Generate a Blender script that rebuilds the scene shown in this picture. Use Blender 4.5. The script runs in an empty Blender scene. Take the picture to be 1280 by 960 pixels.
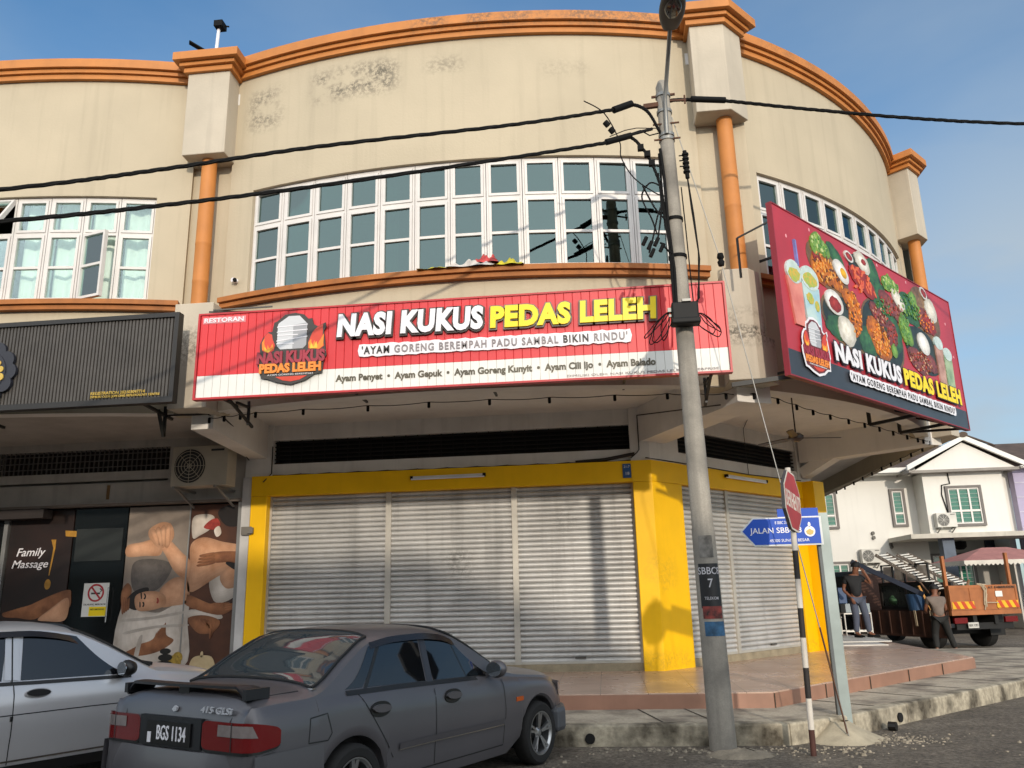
import bpy, bmesh, math, random
import numpy as np
from mathutils import Matrix, Vector
R = math.radians
random.seed(7)
C = bpy.context.scene.collection
sc = bpy.context.scene

# ------------------------------------------------------------------ camera
PITCH, ROLL, YAW, F = R(14.687), R(-1.46), R(6.017), 1011.3
EYE = Vector((0, 0, 1.62))
fw = Vector((-math.sin(YAW)*math.cos(PITCH), math.cos(YAW)*math.cos(PITCH), math.sin(PITCH)))
rt = Vector((math.cos(YAW), math.sin(YAW), 0)); up = rt.cross(fw)
r_ = math.cos(ROLL)*rt + math.sin(ROLL)*up; u_ = -math.sin(ROLL)*rt + math.cos(ROLL)*up
cam = bpy.data.objects.new('camera', bpy.data.cameras.new('camera')); C.objects.link(cam)
cam.matrix_world = Matrix(((r_.x, u_.x, -fw.x, EYE.x), (r_.y, u_.y, -fw.y, EYE.y), (r_.z, u_.z, -fw.z, EYE.z), (0, 0, 0, 1)))
cam.data.sensor_width = 36; cam.data.lens = F/1280*36; cam.data.clip_end = 3000; cam.data.clip_start = 0.05
sc.camera = cam

# ------------------------------------------------------------------ sky, sun, exposure
SUN = Vector((-0.26, 1.0, -0.285)).normalized()        # the way the light travels
EL = math.asin(-SUN.z); ROT = math.atan2(-SUN.x, -SUN.y)
w = bpy.data.worlds.new('World'); sc.world = w; w.use_nodes = True
nt = w.node_tree; nt.nodes.clear()
def wn(t, **k):
    n = nt.nodes.new(t)
    for a, b in k.items(): setattr(n, a, b)
    return n
sky = wn('ShaderNodeTexSky', sky_type='NISHITA', sun_disc=False, sun_elevation=EL, sun_rotation=ROT, altitude=0, air_density=1.0, dust_density=0.7, ozone_density=2.5)
tc = wn('ShaderNodeTexCoord'); mp = wn('ShaderNodeMapping'); mp.inputs['Scale'].default_value = (1.2, 1.2, 3.2); mp.inputs['Location'].default_value = (1.7, 0.4, 0.2)
no = wn('ShaderNodeTexNoise'); no.inputs['Scale'].default_value = 1.6; no.inputs['Detail'].default_value = 5; no.inputs['Roughness'].default_value = 0.5
cr = wn('ShaderNodeValToRGB'); cr.color_ramp.elements[0].position = 0.40; cr.color_ramp.elements[1].position = 0.74
sp = wn('ShaderNodeSeparateXYZ')
lo = wn('ShaderNodeMapRange'); lo.inputs['From Min'].default_value = 0.62; lo.inputs['From Max'].default_value = 0.05; lo.inputs['To Min'].default_value = 0.30; lo.inputs['To Max'].default_value = 1.0
mu = wn('ShaderNodeMath', operation='MULTIPLY'); mu2 = wn('ShaderNodeMath', operation='MULTIPLY'); mu2.inputs[1].default_value = 0.92
mx = wn('ShaderNodeMix', data_type='RGBA'); mx.inputs[7].default_value = (2.4, 2.85, 3.25, 1)
bg = wn('ShaderNodeBackground'); bg.inputs['Strength'].default_value = 0.15
out = wn('ShaderNodeOutputWorld'); L = nt.links.new
L(tc.outputs['Generated'], mp.inputs[0]); L(mp.outputs[0], no.inputs['Vector']); L(no.outputs['Fac'], cr.inputs[0])
L(tc.outputs['Generated'], sp.inputs[0]); L(sp.outputs['Z'], lo.inputs['Value']); L(cr.outputs[0], mu.inputs[0]); L(lo.outputs[0], mu.inputs[1])
hz_ = wn('ShaderNodeMapRange', interpolation_type='SMOOTHSTEP'); hz_.inputs['From Min'].default_value = 0.25; hz_.inputs['From Max'].default_value = -0.75; hz_.inputs['To Max'].default_value = 0.80
L(sp.outputs['Y'], hz_.inputs['Value'])                     # unseen bright cloud added over the sunward half of the sky as fill light
mx3 = wn('ShaderNodeMix', data_type='RGBA'); mx3.inputs[7].default_value = (11.5, 11.8, 12.0, 1); tint = wn('ShaderNodeMix', data_type='RGBA', blend_type='MULTIPLY'); tint.inputs[0].default_value = 1; tint.inputs[7].default_value = (0.72, 0.93, 1.0, 1)
L(sky.outputs[0], tint.inputs[6])
bk_ = wn('ShaderNodeMapRange', interpolation_type='SMOOTHSTEP'); bk_.inputs['From Min'].default_value = 0.14; bk_.inputs['From Max'].default_value = 0.44; bk_.inputs['To Max'].default_value = 1.0; L(sp.outputs['X'], bk_.inputs['Value'])   # soft cloud bank towards the side road
nb_ = wn('ShaderNodeMapRange'); nb_.inputs['From Min'].default_value = 0.36; nb_.inputs['From Max'].default_value = 0.60; nb_.inputs['To Min'].default_value = 0.15; L(no.outputs['Fac'], nb_.inputs['Value'])
lb_ = wn('ShaderNodeMapRange'); lb_.inputs['From Min'].default_value = 0.60; lb_.inputs['From Max'].default_value = 0.33; L(sp.outputs['Z'], lb_.inputs['Value'])
m5 = wn('ShaderNodeMath', operation='MULTIPLY'); L(bk_.outputs[0], m5.inputs[0]); L(nb_.outputs[0], m5.inputs[1]); m6 = wn('ShaderNodeMath', operation='MULTIPLY'); L(m5.outputs[0], m6.inputs[0]); L(lb_.outputs[0], m6.inputs[1])
m7 = wn('ShaderNodeMath', operation='MAXIMUM'); L(mu.outputs[0], m7.inputs[0]); L(m6.outputs[0], m7.inputs[1])
L(m7.outputs[0], mu2.inputs[0]); L(mu2.outputs[0], mx.inputs[0]); L(tint.outputs[2], mx.inputs[6]); L(mx.outputs[2], mx3.inputs[6]); L(hz_.outputs[0], mx3.inputs[0]); L(mx3.outputs[2], bg.inputs[0]); L(bg.outputs[0], out.inputs[0])
sun = bpy.data.objects.new('sun', bpy.data.lights.new('sun', 'SUN')); C.objects.link(sun)
sun.data.energy = 2.0; sun.data.angle = R(1.1); sun.data.color = (1.0, 0.885, 0.735)
sun.rotation_mode = 'QUATERNION'; sun.rotation_quaternion = SUN.to_track_quat('-Z', 'Y'); sun.location = (8, -20, 20)
sc.view_settings.view_transform = 'Standard'; sc.view_settings.look = 'None'; sc.view_settings.gamma = 1; sc.view_settings.exposure = 0.37
sc.view_settings.use_curve_mapping = False

# ------------------------------------------------------------------ helpers
def lin(c):
    if isinstance(c, str):
        c = [int(c[i:i+2], 16)/255 for i in (0, 2, 4)]
        c = [x/12.92 if x <= .04045 else ((x+.055)/1.055)**2.4 for x in c]
    return tuple(c[:3]) + (1,)
MATS = {}
def mat(name, col, rough=.6, metal=0., spec=.5, var=.10, scale=2.5, col2=None, bump=0., bscale=40., coat=0., streak=0., spot=None, fine=.0, hard=0.):
    """one procedural material: base colour broken by noise (var), vertical rain streaks (streak), fine grain and bump"""
    if name in MATS: return MATS[name]
    m = bpy.data.materials.new(name); m.use_nodes = True; t = m.node_tree; N = t.nodes; b = N['Principled BSDF']; K = t.links.new
    col = lin(col); b.inputs['Roughness'].default_value = rough; b.inputs['Metallic'].default_value = metal; b.inputs['Specular IOR Level'].default_value = spec
    b.inputs['Coat Weight'].default_value = coat; b.inputs['Coat Roughness'].default_value = .05
    g = N.new('ShaderNodeNewGeometry'); cur = None
    def noise(sc_, det, vec=None, rg=.55):
        n = N.new('ShaderNodeTexNoise'); n.inputs['Scale'].default_value = sc_; n.inputs['Detail'].default_value = det; n.inputs['Roughness'].default_value = rg
        K(vec if vec else g.outputs['Position'], n.inputs['Vector']); return n.outputs['Fac']
    def ramp(f, a, b_):
        r = N.new('ShaderNodeMapRange'); r.inputs['From Min'].default_value = a; r.inputs['From Max'].default_value = b_; K(f, r.inputs['Value']); return r.outputs[0]
    def mix(fac, A, B):
        x = N.new('ShaderNodeMix'); x.data_type = 'RGBA'
        if fac is not None: K(fac, x.inputs[0])
        for i, v in ((6, A), (7, B)):
            if isinstance(v, tuple): x.inputs[i].default_value = v
            else: K(v, x.inputs[i])
        return x.outputs[2]
    c2 = lin(col2) if col2 else tuple(v*(1-2.2*var) for v in col[:3])+(1,)
    cur = mix(ramp(noise(scale, 6), .35+hard, .7-hard), col, c2)
    if streak:
        mpn = N.new('ShaderNodeMapping'); mpn.inputs['Scale'].default_value = (7, 7, .35); K(g.outputs['Position'], mpn.inputs[0])
        f = ramp(noise(1.0, 4, mpn.outputs[0]), .52, .82)
        ml = N.new('ShaderNodeMath'); ml.operation = 'MULTIPLY'; ml.inputs[1].default_value = streak; K(f, ml.inputs[0])
        cur = mix(ml.outputs[0], cur, tuple(v*.42 for v in col[:3])+(1,))
    if fine:
        f = ramp(noise(bscale*1.3, 3), .3, .75); ml = N.new('ShaderNodeMath'); ml.operation = 'MULTIPLY'; ml.inputs[1].default_value = fine; K(f, ml.inputs[0])
        cur = mix(ml.outputs[0], cur, tuple(v*.35 for v in col[:3])+(1,))
    if spot:
        # irregular mildew: boxes (x0,x1,z0,z1) of soft edge, cut by speckle
        sx = N.new('ShaderNodeSeparateXYZ'); K(g.outputs['Position'], sx.inputs[0])
        sep = N.new('ShaderNodeTexNoise'); sep.inputs['Scale'].default_value = 17; sep.inputs['Detail'].default_value = 8; sep.inputs['Roughness'].default_value = .75; K(g.outputs['Position'], sep.inputs['Vector'])
        big = noise(2.2, 3)
        for (x0, x1, z0, z1, amt) in spot:
            def win(o, a, b_):
                s1 = N.new('ShaderNodeMapRange'); s1.interpolation_type = 'SMOOTHSTEP'; K(o, s1.inputs['Value']); s1.inputs['From Min'].default_value = a-.12; s1.inputs['From Max'].default_value = a+.22
                s2 = N.new('ShaderNodeMapRange'); s2.interpolation_type = 'SMOOTHSTEP'; K(o, s2.inputs['Value']); s2.inputs['From Min'].default_value = b_+.12; s2.inputs['From Max'].default_value = b_-.22
                q = N.new('ShaderNodeMath'); q.operation = 'MULTIPLY'; K(s1.outputs[0], q.inputs[0]); K(s2.outputs[0], q.inputs[1]); return q.outputs[0]
            q = N.new('ShaderNodeMath'); q.operation = 'MULTIPLY'; K(win(sx.outputs['X'], x0, x1), q.inputs[0]); K(win(sx.outputs['Z'], z0, z1), q.inputs[1])
            q2 = N.new('ShaderNodeMath'); q2.operation = 'MULTIPLY'; K(q.outputs[0], q2.inputs[0]); K(ramp(big, .36, .52), q2.inputs[1])
            q3 = N.new('ShaderNodeMath'); q3.operation = 'MULTIPLY'; K(q2.outputs[0], q3.inputs[0]); K(ramp(sep.outputs['Fac'], .44, .56), q3.inputs[1])
            q4 = N.new('ShaderNodeMath'); q4.operation = 'MULTIPLY'; K(q3.outputs[0], q4.inputs[0]); q4.inputs[1].default_value = amt
            cur = mix(q4.outputs[0], cur, (.055, .05, .04, 1))
    K(cur, b.inputs['Base Color'])
    if bump:
        bn = N.new('ShaderNodeBump'); bn.inputs['Strength'].default_value = bump; bn.inputs['Distance'].default_value = .02; K(noise(bscale, 5), bn.inputs['Height']); K(bn.outputs[0], b.inputs['Normal'])
    MATS[name] = m; return m

WM = {}                                     # world matrix of each thing's Empty
def tag(o, label=None, cat=None, group=None, kind=None):
    if label: o['label'] = label
    if cat: o['category'] = cat
    if group: o['group'] = group
    if kind: o['kind'] = kind
    return o
def thing(name, label, cat, loc=(0, 0, 0), rz=0., group=None):
    o = bpy.data.objects.new(name, None); C.objects.link(o); o.empty_display_size = .2
    o.location = loc; o.rotation_euler = (0, 0, rz); WM[o.name] = Matrix.Translation(loc) @ Matrix.Rotation(rz, 4, 'Z')
    return tag(o, label, cat, group)
def place(o, loc, rz=0.):
    o.location = loc; o.rotation_euler = (0, 0, rz)
def dup(root, loc, rz=0., label=None):
    r = root.copy(); C.objects.link(r); place(r, loc, rz)
    if label: r['label'] = label
    def rec(a, b):
        for ch in list(a.children):
            c = ch.copy(); C.objects.link(c); c.parent = b; rec(ch, c)
    rec(root, r); return r
def rootof(o):
    while o.parent: o = o.parent
    return o
class MB:
    def __init__(s, T=None): s.v = []; s.f = []; s.T = T or Matrix.Identity(4)
    def add(s, vs, fs):
        n = len(s.v); s.v += [s.T @ Vector(p) for p in vs]; s.f += [tuple(i+n for i in q) for q in fs]; return s
    def box(s, x0, x1, y0, y1, z0, z1):
        return s.add([(x0,y0,z0),(x1,y0,z0),(x1,y1,z0),(x0,y1,z0),(x0,y0,z1),(x1,y0,z1),(x1,y1,z1),(x0,y1,z1)], [(0,3,2,1),(4,5,6,7),(0,1,5,4),(1,2,6,5),(2,3,7,6),(3,0,4,7)])
    def prism(s, poly, z0, z1):                     # poly counter-clockwise in xy
        n = len(poly)
        return s.add([(x, y, z0) for x, y in poly]+[(x, y, z1) for x, y in poly], [tuple(range(n))[::-1], tuple(range(n, 2*n))]+[(i, (i+1) % n, n+(i+1) % n, n+i) for i in range(n)])
    def plate(s, poly, y0, y1):                     # poly in xz, seen from -y; y0 front, y1 back
        n = len(poly)
        return s.add([(x, y0, z) for x, z in poly]+[(x, y1, z) for x, z in poly], [tuple(range(n)), tuple(range(n, 2*n))[::-1]]+[((i+1) % n, i, n+i, n+(i+1) % n) for i in range(n)])
    def ell(s, cx, cz, rx, rz, y0, y1, rot=0., n=28, a0=0., a1=2*math.pi, wob=0.):
        p = []
        for i in range(n):
            a = a0+(a1-a0)*i/(n if a1-a0 > 6.2 else n-1); k = 1+wob*random.uniform(-1, 1); x, z = rx*math.cos(a)*k, rz*math.sin(a)*k
            p.append((cx+x*math.cos(rot)-z*math.sin(rot), cz+x*math.sin(rot)+z*math.cos(rot)))
        return s.plate(p, y0, y1)
    def tube(s, path, r, n=8, cap=True):
        P = [Vector(p) for p in path]; rr = r if isinstance(r, (list, tuple)) else [r]*len(P); vs = []; fs = []
        prev = None
        for i, p in enumerate(P):
            d = (P[min(i+1, len(P)-1)]-P[max(i-1, 0)]).normalized()
            ref = prev if prev is not None and abs(prev.dot(d)) < .99 else (Vector((0, 0, 1)) if abs(d.z) < .9 else Vector((1, 0, 0)))
            a = (ref-d*ref.dot(d)).normalized(); prev = a; b = d.cross(a)
            vs += [tuple(p+(a*math.cos(2*math.pi*k/n)+b*math.sin(2*math.pi*k/n))*rr[i]) for k in range(n)]
        for i in range(len(P)-1):
            fs += [(i*n+k, i*n+(k+1) % n, (i+1)*n+(k+1) % n, (i+1)*n+k) for k in range(n)]
        if cap: fs += [tuple(range(n))[::-1], tuple(range((len(P)-1)*n, len(P)*n))]
        return s.add(vs, fs)
    def cyl(s, p0, p1, r0, r1=None, n=16): return s.tube([p0, p1], [r0, r0 if r1 is None else r1], n)
    def bar(s, p0, p1, w, h=None):                  # rectangular bar
        p0, p1 = Vector(p0), Vector(p1); d = (p1-p0).normalized(); h = h or w
        ref = Vector((0, 0, 1)) if abs(d.z) < .95 else Vector((0, 1, 0)); a = d.cross(ref).normalized(); b = a.cross(d)
        vs = [tuple(p+a*i*w/2+b*j*h/2) for p in (p0, p1) for i, j in ((-1,-1),(1,-1),(1,1),(-1,1))]
        return s.add(vs, [(0,3,2,1),(4,5,6,7),(0,1,5,4),(1,2,6,5),(2,3,7,6),(3,0,4,7)])
    def lathe(s, prof, c=(0,0,0), axis='Z', n=24, cap=True):   # prof of (r, h)
        vs = []; fs = []
        for r, h in prof:
            for k in range(n):
                a = 2*math.pi*k/n; x, y = r*math.cos(a), r*math.sin(a)
                vs.append({'Z': (c[0]+x, c[1]+y, c[2]+h), 'Y': (c[0]+x, c[1]+h, c[2]-y), 'X': (c[0]+h, c[1]+x, c[2]+y)}[axis])
        for i in range(len(prof)-1): fs += [(i*n+k, i*n+(k+1) % n, (i+1)*n+(k+1) % n, (i+1)*n+k) for k in range(n)]
        if cap and prof[0][0] > 0: fs.append(tuple(range(n))[::-1])
        if cap and prof[-1][0] > 0: fs.append(tuple(range((len(prof)-1)*n, len(prof)*n)))
        return s.add(vs, fs)
    def grid(s, fn, nu, nv):                         # fn(u,v) in 0..1
        vs = [tuple(fn(i/nu, j/nv)) for i in range(nu+1) for j in range(nv+1)]
        return s.add(vs, [(i*(nv+1)+j, (i+1)*(nv+1)+j, (i+1)*(nv+1)+j+1, i*(nv+1)+j+1) for i in range(nu) for j in range(nv)])
    def build(s, name, m, parent=None, smooth=None, bevel=0., local=False, recalc=True):
        v = s.v
        if parent is not None and not local:
            inv = WM[rootof(parent).name].inverted(); v = [inv @ p for p in v]
        me = bpy.data.meshes.new(name); me.from_pydata([tuple(p) for p in v], [], s.f)
        if recalc:
            b = bmesh.new(); b.from_mesh(me); bmesh.ops.recalc_face_normals(b, faces=b.faces); b.to_mesh(me); b.free()
        me.materials.append(m)
        if smooth:
            for p in me.polygons: p.use_smooth = True
            me.set_sharp_from_angle(angle=R(smooth))
        o = bpy.data.objects.new(name, me); C.objects.link(o)
        if parent is not None: o.parent = parent
        if bevel:
            bm = o.modifiers.new('bevel', 'BEVEL'); bm.width = bevel; bm.segments = 2; bm.limit_method = 'ANGLE'
        return o
def build_each(mb, name, m, parent=None, **k):
    """separate pieces of one mesh become objects of their own (pieces whose boxes touch stay together)"""
    par = list(range(len(mb.v)))
    def find(i):
        while par[i] != i: par[i] = par[par[i]]; i = par[i]
        return i
    for f in mb.f:
        for q in f[1:]: par[find(q)] = find(f[0])
    g = {}
    for i in range(len(mb.v)): g.setdefault(find(i), []).append(i)
    bb = [[ids, [min(mb.v[i][a] for i in ids)-.006 for a in range(3)], [max(mb.v[i][a] for i in ids)+.006 for a in range(3)]] for ids in g.values()]
    ch = True
    while ch:
        ch = False
        for i in range(len(bb)):
            for j in range(i+1, len(bb)):
                if all(bb[i][1][a] <= bb[j][2][a] and bb[j][1][a] <= bb[i][2][a] for a in range(3)):
                    bb[i] = [bb[i][0]+bb[j][0], [min(bb[i][1][a], bb[j][1][a]) for a in range(3)], [max(bb[i][2][a], bb[j][2][a]) for a in range(3)]]; del bb[j]; ch = True; break
            if ch: break
    out = []
    for ids, _, _ in bb:
        s = set(ids); mp_ = {}; b = MB()
        for i in ids: mp_[i] = len(b.v); b.v.append(mb.v[i])
        b.f = [tuple(mp_[i] for i in f) for f in mb.f if f[0] in s]; out.append(b.build(name, m, parent, **k))
    return out
_tc = {}
def text_geo(s, off, ext, shear, space):
    k = (s, off, ext, shear, space)
    if k not in _tc:
        cu = bpy.data.curves.new('t', 'FONT'); cu.body = s; cu.size = 1; cu.offset = off; cu.extrude = ext; cu.shear = shear; cu.resolution_u = 3; cu.space_character = space
        ob = bpy.data.objects.new('t', cu); C.objects.link(ob); dg = bpy.context.evaluated_depsgraph_get(); dg.update()
        me = bpy.data.meshes.new_from_object(ob.evaluated_get(dg)); vs = [tuple(q.co) for q in me.vertices]; fs = [tuple(p.vertices) for p in me.polygons]
        bpy.data.objects.remove(ob); bpy.data.curves.remove(cu); bpy.data.meshes.remove(me); _tc[k] = (vs, fs)
    return _tc[k]
def text(mb, s, x, z, wd, ht, y=0., off=0., ext=.01, shear=0., space=1., arc=0.):
    """letters in the xz plane facing -y, filling the box (x,z,wd,ht) measured without the offset; ext is depth in metres"""
    b0, _ = text_geo(s, .0, 0., shear, space); xs = [p[0] for p in b0]; zs = [p[1] for p in b0]
    sx = wd/(max(xs)-min(xs)); sz = ht/(max(zs)-min(zs)); vs, fs = text_geo(s, off, 1.0, shear, space)
    o = []
    for p in vs:
        X = (p[0]-min(xs))*sx; Z = (p[1]-min(zs))*sz
        o.append((x+X, y-(p[2]+1)*ext/2, z+Z))
    return mb.add(o, fs)
# ------------------------------------------------------------------ materials
cream = mat('cream render', 'B9AC94', .85, var=.05, scale=.8, streak=.24, bump=.15, bscale=30, spot=[(-5.35, -4.7, 8.9, 9.65, .6), (-4.2, -2.75, 9.15, 9.75, .8), (-2.35, -1.7, 9.35, 9.65, .5), (-.6, .2, 9.2, 9.5, .2), (1.9, 2.45, 4.9, 5.3, .8)])
cream_pier = mat('cream pier', 'BDB2A0', .85, var=.07, scale=1.2, streak=.38, bump=.15, bscale=30, spot=[(1.7, 2.7, 4.85, 5.35, .9), (-6.2, -5.5, 5.0, 5.6, .6)])
orange = mat('orange paint', 'C07A38', .62, var=.08, scale=2.5, streak=.25, bump=.08, bscale=25, spot=[(-2.6, 1.7, 10.05, 10.3, 1.0), (2.6, 5.5, 10.08, 10.3, .5)])
orange_band = mat('weathered orange band', 'A9672E', .7, var=.12, scale=3, streak=.5, bump=.1, bscale=25)
soffitm = mat('grey white soffit', 'E4DFD8', .9, var=.07, scale=1.0, streak=.15)
wallw = mat('dirty white wall', 'DAD7D2', .9, var=.08, scale=1.5, streak=.3)
yellow = mat('yellow paint', 'F5BE00', .5, spec=.3, var=.05, scale=1.5, streak=.10, spot=[(.4, 1.5, .38, .70, .28), (-6.3, -5.8, .38, 1.0, .28), (3.8, 5.0, .38, .7, .28), (.6, 1.2, 1.5, 2.3, .18)])
frame_w = mat('white window frame', 'D3CEC9', .45, var=.05, scale=3, streak=.2)
black = mat('black opening', '070707', .9, var=.02)
concrete = mat('old concrete', '8E8678', .92, var=.22, scale=2.2, bump=.4, bscale=45, fine=.5)
def mk_glass(name, tint, refl, gl):
    m = bpy.data.materials.new(name); m.use_nodes = True; t = m.node_tree; t.nodes.clear(); N = t.nodes.new; K = t.links.new
    o = N('ShaderNodeOutputMaterial'); x = N('ShaderNodeMixShader'); tr = N('ShaderNodeBsdfTransparent'); g = N('ShaderNodeBsdfGlossy'); fr = N('ShaderNodeFresnel'); ad = N('ShaderNodeMath'); ad.operation = 'ADD'; ad.use_clamp = True
    tr.inputs[0].default_value = lin(tint); g.inputs[0].default_value = lin(gl); g.inputs['Roughness'].default_value = .015; ad.inputs[1].default_value = refl
    n = N('ShaderNodeTexNoise'); n.inputs['Scale'].default_value = .9; b = N('ShaderNodeBump'); b.inputs['Strength'].default_value = .06; b.inputs['Distance'].default_value = .03
    gg = N('ShaderNodeNewGeometry'); K(gg.outputs['Position'], n.inputs[0]); K(n.outputs[0], b.inputs['Height']); K(b.outputs[0], g.inputs['Normal'])
    K(fr.outputs[0], ad.inputs[0]); K(ad.outputs[0], x.inputs[0]); K(tr.outputs[0], x.inputs[1]); K(g.outputs[0], x.inputs[2]); K(x.outputs[0], o.inputs[0]); return m
glass = mk_glass('tinted window glass', '86A09A', .12, 'C8E0DE')
glass_clear = mk_glass('clear window glass', 'FAFFFD', .08, 'E0F0F0')

# ------------------------------------------------------------------ ground
def road_mat():
    m = mat('asphalt', '9E9281', .95, var=.2, scale=.45, bump=1.0, bscale=26, fine=.85, col2='6E6458')
    t = m.node_tree; N = t.nodes.new; K = t.links.new; bs = t.nodes['Principled BSDF']; src = bs.inputs['Base Color'].links[0].from_socket
    g = N('ShaderNodeNewGeometry'); n = N('ShaderNodeTexNoise'); n.inputs['Scale'].default_value = 2.3; n.inputs['Detail'].default_value = 12; n.inputs['Roughness'].default_value = .8; K(g.outputs['Position'], n.inputs[0])
    r = N('ShaderNodeMapRange'); r.inputs['From Min'].default_value = .40; r.inputs['From Max'].default_value = .62; r.inputs['To Min'].default_value = .6; r.inputs['To Max'].default_value = 0; K(n.outputs[0], r.inputs['Value'])
    x = N('ShaderNodeMix'); x.data_type = 'RGBA'; K(r.outputs[0], x.inputs[0]); K(src, x.inputs[6]); x.inputs[7].default_value = lin('40382F'); 
    n2 = N('ShaderNodeTexNoise'); n2.inputs['Scale'].default_value = 16; n2.inputs['Detail'].default_value = 8; n2.inputs['Roughness'].default_value = .85; K(g.outputs['Position'], n2.inputs[0])
    r2 = N('ShaderNodeMapRange'); r2.inputs['From Min'].default_value = .40; r2.inputs['From Max'].default_value = .60; r2.inputs['To Min'].default_value = .45; r2.inputs['To Max'].default_value = 1.5; K(n2.outputs[0], r2.inputs['Value'])
    hv = N('ShaderNodeHueSaturation'); K(r2.outputs[0], hv.inputs['Value']); K(x.outputs[2], hv.inputs['Color']); K(hv.outputs[0], bs.inputs['Base Color'])
    bp = [q for q in t.nodes if q.type == 'BUMP'][0]; ad = N('ShaderNodeMath'); ad.operation = 'ADD'; K(bp.inputs['Height'].links[0].from_socket, ad.inputs[0]); K(n2.outputs[0], ad.inputs[1]); K(ad.outputs[0], bp.inputs['Height']); bp.inputs['Distance'].default_value = .035
    return m
asph = road_mat()
b = MB(); b.add([(-300, -300, 0), (300, -300, 0), (300, 500, 0), (-300, 500, 0)], [(0, 1, 2, 3)]); tag(b.build('road', asph), kind='structure')
pave = mat('pavement slab', 'BCB09C', .9, var=.22, scale=1.9, bump=.4, bscale=22, fine=.5, col2='7a7063', hard=.08)
# pavement (kerb step) : front edge along y=9.62, then turns off along the side road
ker = [(-30, 9.62), (1.9, 9.62), (2.75, 10.25), (3.62, 11.12), (6.12, 13.55), (12.5, 19.6), (12.5, 20.4), (6.0, 20.4), (3.0, 13.0), (-30, 13.0)]
kerbm = mat('stained kerb', 'B9AE98', .95, var=.3, scale=1.9, bump=.7, bscale=14, fine=.7, streak=.95, col2='3A3226', hard=.10)
KI = [(-30, 9.80), (1.83, 9.80), (2.62, 10.38), (3.48, 11.26), (5.98, 13.69), (12.3, 19.9)]
KO = ker[:6]
for i in range(5):
    b = MB(); b.prism([KO[i], KO[i+1], KI[i+1], KI[i]], -.1, .225); o = b.build('kerb', kerbm, bevel=.025); tag(o, kind='structure')
b = MB(); b.prism(KI+[(12.3, 20.4), (6.0, 20.4), (3.0, 13.0), (-30, 13.0)], -.1, .215); tag(b.build('pavement', pave), kind='structure')
# joints cut in the pavement: dark grooves as thin sunk strips
jm = mat('dark joint', '3A342B', .95)
b = MB()
for x in (-3.2, -1.3, .55, 1.12): b.add([(x, 9.82, .219), (x+.025, 9.82, .219), (x-.25+.025, 10.95, .219), (x-.25, 10.95, .219)], [(0, 1, 2, 3)])
for k in range(6):
    s = .7+k*1.25; px, py = 2.62+.661*s*1.02, 10.38+.69*s*1.02
    b.add([(px+.1, py+.05, .219), (px+.12, py+.07, .219), (px-.75, py+1.0, .219), (px-.78, py+.98, .219)], [(0, 1, 2, 3)])
tag(b.build('pavement_lines', jm, recalc=False), kind='structure')
# tiled five-foot way
def tile_mat(name, c, dark, brick_w=.6):
    m = bpy.data.materials.new(name); m.use_nodes = True; t = m.node_tree; N = t.nodes.new; K = t.links.new; b = t.nodes['Principled BSDF']
    g = N('ShaderNodeNewGeometry'); br = N('ShaderNodeTexBrick'); br.offset = 0; br.inputs['Scale'].default_value = 1; br.inputs['Brick Width'].default_value = brick_w; br.inputs['Row Height'].default_value = brick_w
    br.inputs['Mortar Size'].default_value = .004; br.inputs['Color1'].default_value = lin(c); br.inputs['Color2'].default_value = tuple(v*.9 for v in lin(c)[:3])+(1,); br.inputs['Mortar'].default_value = lin(dark)
    mp_ = N('ShaderNodeMapping'); mp_.inputs['Location'].default_value = (.13, .2, 0); K(g.outputs['Position'], mp_.inputs[0]); K(mp_.outputs[0], br.inputs[0])
    n = N('ShaderNodeTexNoise'); n.inputs['Scale'].default_value = 1.6; n.inputs['Detail'].default_value = 7; K(g.outputs['Position'], n.inputs[0])
    r = N('ShaderNodeMapRange'); r.inputs['From Min'].default_value = .35; r.inputs['From Max'].default_value = .75; r.inputs['To Max'].default_value = .45; K(n.outputs[0], r.inputs['Value'])
    x = N('ShaderNodeMix'); x.data_type = 'RGBA'; K(r.outputs[0], x.inputs[0]); K(br.outputs['Color'], x.inputs[6]); x.inputs[7].default_value = lin('6D5B4B'); K(x.outputs[2], b.inputs['Base Color'])
    r2 = N('ShaderNodeMapRange'); r2.inputs['To Min'].default_value = .16; r2.inputs['To Max'].default_value = .42; K(n.outputs[0], r2.inputs['Value']); K(r2.outputs[0], b.inputs['Roughness'])
    return m
tile = tile_mat('floor tile', 'BC9E8A', '6a5a4e'); tile_red = mat('terracotta step tile', '9C7460', .4, var=.12, scale=2, streak=.2)
PL = [(-30, 10.98), (1.98, 10.90), (6.30, 15.62), (6.45, 24.0), (3.0, 24.0), (3.0, 16.5), (.9, 14.3), (-30, 14.3)]
b = MB(); b.prism(PL, .1, .40); tag(b.build('pavement', tile, bevel=.008), kind='structure')
b = MB(); P2 = [(-30, 10.965), (1.987, 10.885), (6.315, 15.612), (6.465, 24.0)]
for i in range(3):
    (x0, y0), (x1, y1) = P2[i], P2[i+1]
    b.add([(x0, y0, .2), (x1, y1, .2), (x1, y1, .385), (x0, y0, .385)], [(0, 1, 2, 3)])
tag(b.build('kerb', tile_red), kind='structure')
b = MB()
for x in (-4.4, -2.6, -.9, .35, 1.45): b.box(x, x+.008, 10.955, 10.97, .215, .384)
for k in range(5):
    s = .02+k*1.25; px, py = 1.99+.676*s, 10.885+.737*s; b.bar((px-.002, py-.006, .216), (px-.002, py-.006, .384), .012)
tag(b.build('kerb_lines', jm), kind='structure')

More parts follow.
